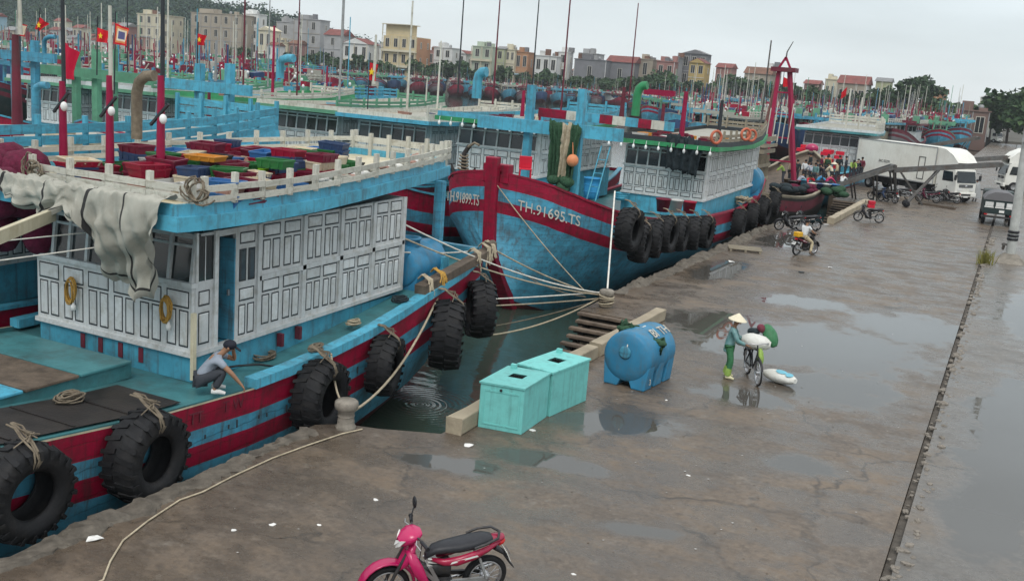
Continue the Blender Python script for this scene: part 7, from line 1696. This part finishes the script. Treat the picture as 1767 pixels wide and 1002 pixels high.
for k in range(7): 
    a = -1.2+.4*k; g.tube([(xc4+1.75*math.sin(a), 65-.55*math.cos(a), 4.3), (xc4+1.75*math.sin(a), 65-.55*math.cos(a), 4.55)], .05, 6)
ob('rim_peg', g, 'tan wood', t4)
g = G(); g.beam((xc4+.4, 64.75, 3.3), (xc4+1.2, 64.7, 1.0), .1, .1); g.beam((xc4+1.2, 64.75, 3.3), (xc4+.2, 64.7, 1.0), .1, .1); ob('brace', g, 'dark wood', t4)
dk_ = thing('derrick', 'red timber derrick tower with ladder rungs standing on the wooden boat', 'derrick', P(1352, 300, Y=73), group=None)
apex = P(1354, 118, Y=73.5); feet = [P(1328, 225, Y=72.5), P(1378, 262, Y=72.5), P(1308, 232, Y=75), P(1366, 300, Y=75.5)]
for i, f in enumerate(feet):
    f = Vector(f); f.z = 1.0; d = apex+Vector((-.35 if i % 2 == 0 else .35, .0, 0))
    g = G(); g.beam(f, d, .26 if i < 2 else .18, .26 if i < 2 else .18); ob('leg', g, 'mast red' if i < 2 else 'wall pink', dk_)
for z in (2.6, 4.2, 5.8, 7.3):
    u = (z-1.0)/(apex.z-1.0); a = Vector((feet[0].x, 72.5, 1)).lerp(apex+Vector((-.35,0,0)), u); b = Vector((feet[1].x, 72.5, 1)).lerp(apex+Vector((.35,0,0)), u); g = G(); g.beam(a, b, .1, .1); ob('rung', g, 'mast red', dk_)
g = G(); g.box(apex.x-.85, apex.x+.85, 73.0, 74.2, apex.z-.25, apex.z+.05); ob('top_platform', g, 'maroon', dk_); g = G(); g.beam(apex+Vector((-.4,0,0)), apex+Vector((0,0,.75)), .14, .14); g.beam(apex+Vector((.4,0,0)), apex+Vector((0,0,.75)), .14, .14); ob('cap_frame', g, 'mast red', dk_)
g = G(); q = P(1369, 72, Y=73.5); g.tube([apex+Vector((0,0,.5)), apex.lerp(q,.5)+Vector((-.15,0,.2)), q], [.07,.05,.03], 6); ob('whip', g, 'steel grey', dk_)
g = G(); q = P(1331, 70, Y=74); g.tube([(q.x, 74, 1.0), (q.x, 74, q.z)], [.09,.05], 8); ob('spar', g, 'steel grey', dk_)
for k, x in enumerate((1322,1333,1342,1350,1360)): g = G(); a = P(x, 235, Y=71); g.tube([(a.x, 71, 3.9), (a.x+.1, 71, 6.2+.4*(k % 3))], .04, 6); ob('fishing_pole', g, 'rail white', dk_)
g = G(); g.beam(P(1345,190,Y=73),P(1300,232,Y=73),.08,.08); ob('stay', g, 'mast red', dk_)
open_barrel(P(1388, 335, Y=72.5).xy.to_3d()+Vector((0,0,.5)), .35, 1.0, 'hull blue', 'grey-blue bin among the crowd on the wooden boat')
tW, zrW, hW, _ = rowboat('big white-walled boat with pale ribbed roof rail behind the crowd', -15.2, 81.5, 26, dict(beam=3.1, hx=-14.6, hw=2.75, h0=13.5, h1=22, zb=1.6, zs=3.1, zt=4.2, fr=7, c1='maroon', eave='deck teal', eave2='white paint', rail='rail white', nbays=8, low=True, boards=((.02,.22),(.3,.5),(.58,.75)), masts=[(.3,2.5,8.2,.09,'rail white'),(1.6,1,7.5,.09,'rail white')]), 14)
g = G(); c = Vector((-15.3, 92.3, 2.2)); rr = random.Random(3)
for k in range(14): g.cb(c+Vector((rr.uniform(-2,1.5), rr.uniform(-1,.5), rr.uniform(-1,.7))), (rr.uniform(.5,.9), .5, .3), 0, rr.uniform(-.3,.3))
solo('crate_heap', g, 'red plastic', 'heap of red crates behind the crowd on the white-walled boat', 'crates')
g = G(); g.ell(P(1401, 256, Y=88), (.55,.4,.4), 12, 8); solo('parasol_bundle', g, 'pink paint', 'bright pink bundle above the crowd on the boat', 'bundle')
# tyres along the quay boat
for k, (x, y, s, lab) in enumerate(((1086,396,1.02,'first tyre of the row along the red-bowed boat, nearest the bow'),(1107,400,.98,'second tyre from the bow along the red-bowed boat'),(1129,402,.98,'third tyre from the bow along the red-bowed boat'),(1151,403,.98,'fourth tyre from the bow along the red-bowed boat'),(1173,403,.96,'fifth tyre from the bow along the red-bowed boat'),
    (1195,402,.96,'sixth tyre from the bow along the red-bowed boat'),(1216,400,.95,'seventh tyre from the bow, last before the red stripe end'),(1275,385,.95,'eighth tyre, just right of the red stripe end'),(1298,374,.95,'ninth tyre along the red-bowed boat, under the big round tank'),(1318,364,.95,'tenth tyre along the red-bowed boat'),(1336,352,.95,'last tyre of the row at the stern of the red-bowed boat'))):
    X = -12.05; p = P(x, y, X=X); p.z = max(.35, min(p.z, 1.3)) if k else p.z
    tyre(p, lab, s, .12*(k % 3-1)+.1, .04)
# ------------------------------------------------------------------ lorries
def lorry(label, loc, rz, box='truck cream', cab='truck white', L_=7.2, hbox=2.55, text_=None, canopy=True):
    t = thing('lorry', label, 'lorry', loc, rz); A = lambda n, g, m, bevel=0: ob(n, g, m, t, local=True, bevel=bevel)
    w = 1.22; x0, x1 = -L_, -.35; z0, z1 = 1.15, 1.15+hbox
    g = G(); g.box(x0, x1, -w, w, z0, z1); A('cargo_box', g, box, .03)
    g = G()
    for z in (z0-.03, z1-.06):
        for s in (-1, 1): g.box(x0-.015, x1+.015, s*w-.02, s*w+.02, z, z+.09)
    for x in (x0, x1):
        for s in (-1, 1): g.box(x-.03, x+.03, s*w-.025, s*w+.025, z0+.06, z1-.06)
    A('box_trim', g, 'steel pale')
    for s in (-1, 1):
        g = G(); a, b = x1-1.75, x1-1.05; g.box(a, a+.06, s*w-.03, s*w+.03, z0+.25, z0+2.05); g.box(b-.06, b, s*w-.03, s*w+.03, z0+.25, z0+2.05); g.box(a+.06, b-.06, s*w-.03, s*w+.03, z0+1.99, z0+2.05); g.box(a+.06, b-.06, s*w-.03, s*w+.03, z0+.25, z0+.31); d_ = A('side_door', g, 'steel grey')
        g = G(); g.box(b-.03, b+.06, s*w-.05, s*w+.05, z0+.9, z0+1.05); ob('hinge', g, 'steel grey', d_, local=True)
    g = G(); g.box(x0-.04, x0-.002, -w+.05, -.01, z0+.06, z1-.06); A('rear_door', g, box); g = G(); g.box(x0-.04, x0-.002, .01, w-.05, z0+.06, z1-.06); A('rear_door', g, box)
    g = G(); g.box(x1+.002, x1+.5, -.85, .85, z1-1.05, z1-.1); A('cooling_unit', g, cab, .06)
    if canopy:
        g = G(); rows = [[Vector((x, s*ww, z)) for s in (-1,-.5,0,.5,1)] for x, z, ww in ((x1+.01,z1+.03,1.15),(x1+.7,z1-.05,1.12),(x1+1.5,z1-.45,1.08),(x1+2.05,z1-1.0,1.02))]; g.grid(rows)
        for s in (0, 4): g.add([r[s] for r in rows]+[Vector((x1+2.05,rows[0][s].y*.9,2.62)), Vector((x1+.01,rows[0][s].y,2.62))], [tuple(range(6))])
        A('air_deflector', g, cab)
    # cab
    prof = [(-.2,.62),(1.78,.62),(1.86,.8),(1.86,1.5),(1.62,2.5),(1.45,2.62),(-.2,2.66)]
    g = G(); vs = [(x, -1.08, z) for x, z in prof]+[(x, 1.08, z) for x, z in prof]; n = len(prof); g.add(vs, [tuple(range(n)), tuple(range(n, 2*n))[::-1]]+[(i, (i+1) % n, n+(i+1) % n, n+i) for i in range(n)]); A('cab', g, cab, .06)
    g = G(); g.add([(1.885,-.98,1.55),(1.885,.98,1.55),(1.68,.95,2.42),(1.68,-.95,2.42)], [(0,1,2,3)]); o = A('windscreen', g, 'glass dark'); md = o.modifiers.new('t','SOLIDIFY'); md.thickness = .02
    for s in (-1, 1):
        g = G(); g.add([(.45,s*1.095,1.6),(1.55,s*1.095,1.6),(1.38,s*1.095,2.35),(.45,s*1.095,2.35)], [(0,1,2,3)]); o = A('side_window', g, 'glass dark'); md = o.modifiers.new('t','SOLIDIFY'); md.thickness = .015
        g = G(); g.box(1.80,1.90,s*.62-.22,s*.62+.22,.92,1.14); A('headlight', g, 'lens', .02)
        g = G(); g.tube([(1.75,s*1.08,2.3),(1.95,s*1.3,2.28),(1.95,s*1.3,1.7)], .025, 6); m_ = A('mirror', g, 'black plastic'); g = G(); g.box(1.88,1.96,s*1.3-.1,s*1.3+.1,1.75,2.15); ob('mirror_head', g, 'black plastic', m_, local=True)
    g = G(); g.box(1.82,1.885,-.72,.72,1.18,1.42); A('grille', g, 'black plastic')
    for z in (1.22,1.30,1.38): g = G(); g.box(1.886,1.90,-.7,.7,z-.012,z+.012); A('grille_bar', g, 'chrome')
    g = G(); g.ell((1.90,0,1.30), (.02,.13,.075), 12, 6); A('badge', g, 'chrome')
    g = G(); g.box(1.75,1.98,-1.1,1.1,.48,.80); A('bumper', g, cab, .04); g = G(); g.box(1.981,1.99,-.5,.5,.56,.70); A('bumper_slot', g, 'black plastic')
    g = G(); g.box(1.985,2.0,-.24,.24,.42,.54); A('number_plate', g, 'plate white')
    for s in (-.5, .5): g = G(); g.beam((1.9,s,1.58),(1.86,s-.35,1.66),.02,.02); A('wiper', g, 'black plastic')
    g = G(); g.box(x0+.2, 1.2, -.45, .45, .55, 1.1); g.box(-3.3,-2.1,-1.05,-.5,.5,.95); g.box(-3.3,-2.1,.5,1.05,.5,.95); A('chassis', g, 'engine black')
    for x in (1.0, x0+1.7):
        for s in (-1, 1):
            tf = Matrix.Translation((x, s*.98, .48)) @ Matrix.Rotation(math.pi/2, 4, 'X'); g = G(); g.lathe([(.25,-.14),(.44,-.14),(.48,-.09),(.48,.09),(.44,.14),(.25,.14)], 24, 0, tf); wh = A('wheel', g, 'rubber'); g = G(); g.lathe([(.01,-.08),(.2,-.1),(.25,-.14),(.25,.14),(.2,.1),(.01,.08)], 16, 0, tf); ob('rim', g, 'steel pale', wh, local=True)
    if text_:
        ORG[t.name] = Vector((0,0,0))
        for s in (-1, 1): text(text_, .3, 'outline dark', t, (lerp(x0, x1, .38), s*(w+.035), z0+1.25), (math.radians(90), 0, 0 if s < 0 else math.pi), ext=.004)
        ORG[t.name] = Vector(loc)
    return t
lt = lorry('big cream refrigerated lorry with cab at the wet quay right of the crowd', (-4.7, 87.8, 0), math.radians(-40), L_=9.2, hbox=2.9, text_='36C 02291')
dup(lt, P(1712, 246, z=0), math.radians(-32), 'second refrigerated lorry farther back, only its white box seen above conveyors', None, {'truck cream':'truck white'})
dup(lt, (.6, 106, .0), math.radians(200), 'white lorry behind the concrete pole, cab turned left', None)
dup(lt, (1.9, 118, 0), math.radians(215), 'white lorry farthest at right above the pole lorry', None, {'truck cream':'truck white'})
def old_truck(label, loc, rz):
    t = thing('truck', label, 'truck', loc, rz); A = lambda n, g, m, bevel=0: ob(n, g, m, t, local=True, bevel=bevel)
    g = G(); g.box(-.95,.95,0,2.6,.75,1.62); A('load_bed', g, 'truck green', .03)
    for k, x in enumerate((-.62,0,.62)):
        g = G(); g.box(x-.24,x+.24,-.035,-.002,1.22,1.5); p_ = A('tail_panel', g, 'lens'); g = G(); g.box(x-.27,x+.27,-.05,-.003,1.14,1.2); ob('ledge', g, 'plate white', p_, local=True)
    g = G(); g.box(-.95,.95,-.03,-.002,.78,1.10); A('tailgate', g, 'truck green', .02)
    g = G(); g.box(.0,.3,-.05,-.031,.86,1.02); A('number_plate', g, 'plate white')
    g = G(); g.box(-1.0,1.0,-.06,.1,.5,.62); A('bumper', g, 'engine black')
    for s in (-1,1): g = G(); g.box(s*.75-.1,s*.75+.1,-.06,-.03,.66,.74); A('tail_light', g, 'tail red')
    g = G(); rows = [[Vector((x, y, 1.66+.5*(1-(x/.98)**4)*(1 if 0 < y < 2.4 else .96))) for x in (-.98,-.8,-.4,0,.4,.8,.98)] for y in (-.02,.6,1.4,2.0,2.6)]; g.grid(rows)
    g.add(rows[0]+[Vector((.98,-.02,1.62)), Vector((-.98,-.02,1.62))], [tuple(range(9))]); A('load_cover', g, 'wall dark grey')
    g = G(); g.box(-.92,.92,2.65,4.2,.7,2.05); A('cab', g, 'truck green', .08); g = G(); g.box(-.8,.8,2.62,2.648,1.65,1.95) if 0 else g.box(-.8,.8,4.2,4.23,1.4,1.9); A('windscreen', g, 'glass dark'); g = G(); g.box(-.75,.75,4.2,5.0,.7,1.35); A('bonnet', g, 'truck green', .08)
    for y in (.9, 4.3):
        for s in (-1,1): 
            tf = Matrix.Translation((s*.8, y, .38)) @ Matrix.Rotation(math.pi/2, 4, 'Y'); g = G(); g.lathe([(.01,-.06),(.2,-.1),(.34,-.11),(.38,-.07),(.38,.07),(.34,.11),(.2,.1),(.01,.06)], 20, 0, tf); A('wheel', g, 'rubber')
    return t
old_truck('old dark green truck seen from behind beside the concrete pole', (-.55, 71.5, .0), math.radians(4))
# conveyors on legs
def conveyor(label, a, b, legs, wheels=None, w=.7):
    a, b = Vector(a), Vector(b); t = thing('conveyor', label, 'conveyor', (a.x, a.y, 0)); d = (b-a).normalized(); s = d.cross(Vector((0,0,1))).normalized()
    for q in (-1, 1): g = G(); g.beam(a+s*q*w/2, b+s*q*w/2, .07, .34); ob('side_rail', g, 'steel grey', t)
    g = G(); g.beam(a+Vector((0,0,.06)), b+Vector((0,0,.06)), w-.08, .04); ob('belt', g, 'outline dark', t)
    n = int((b-a).length/.8)
    for k in range(1, n): p = a.lerp(b, k/n); g = G(); g.tube([p-s*w*.45-Vector((0,0,.06)), p+s*w*.45-Vector((0,0,.06))], .06, 8); ob('roller', g, 'steel grey', t)
    for u, foot in legs:
        p = a.lerp(b, u)
        for q in (-1, 1): g = G(); f = Vector(foot)+s*q*w/2; g.beam(p+s*q*w/2-Vector((0,0,.15)), f, .1, .1); ob('leg', g, 'steel grey', t)
    for e in (a, b): g = G(); g.tube([e-s*w*.55, e+s*w*.55], .16, 12); ob('drum', g, 'steel grey', t)
    for wp in (wheels or []):
        for q in (-1, 1): g = G(); g.lathe([(.08,-.06),(.2,-.06),(.24,0),(.2,.06),(.08,.06)], 14, 0, Matrix.Translation(Vector(wp)+s*q*.4) @ Matrix.Rotation(math.pi/2, 4, 'X')); ob('wheel', g, 'rubber', t)
    return t
a, b = P(1434, 322, Y=77), P(1541, 287, Y=79); f1_, f2_ = P(1510, 345, z=0), P(1470,330,Y=80)
conveyor('left steel conveyor rising from the wooden boat to the middle legs', a, b, ((.72, (f1_.x, f1_.y, 0)), (.98, (P(1543,347,z=0).x, P(1543,347,z=0).y, 0)), (.35, (P(1468,345,z=0).x, 79.5, 0))))
a, b = P(1536, 294, Y=79.6), P(1727, 284, Y=81); w_ = P(1563, 352, z=.2)
conveyor('right steel conveyor crossing before the cream lorry cab', a, b, ((.05, (P(1545,348,z=0).x, P(1545,348,z=0).y, 0)), (.45, (w_.x, w_.y, .2)), (.1, (P(1598,348,z=0).x, 80.5, 0))), [(w_.x, w_.y, .24)])
a, b = P(1560, 250, Y=120), P(1700, 232, Y=126)
conveyor('upper distant conveyor between the two refrigerated lorries', P(1600, 252, Y=118), P(1688, 238, Y=120), ((.2, (P(1600,262,z=0).x, 118, 0)), (.8, (P(1680,262,z=0).x, 119, 0))))
conveyor('conveyor behind the cream lorry cab at right', P(1655, 277, Y=104), P(1767, 270, Y=106), ((.2, (P(1660,300,z=0).x, 104, 0)), (.8, (P(1740,300,z=0).x, 105, 0))))
g = G(); 
for k in range(9): 
    rr = random.Random(k); p = P(1560+k*4, 340, z=0); g.beam(p+Vector((rr.uniform(-1,1), k*.3, .1+.1*k)), p+Vector((3.5+rr.uniform(-1,1), k*.3+.5, .1+.1*k)), .12, .1)
solo('timber_stack', g, 'dark wood', 'dark stack of timber and pipes under the cream lorry', 'timber')
g = G(); p = P(1585, 352, z=0); q = P(1648, 362, z=0); g.beam(p+Vector((0,0,.08)), q+Vector((0,0,.08)), .2, .15); solo('timber_baulk', g, 'old wood', 'single dark timber lying on the quay before the lorry', 'timber')
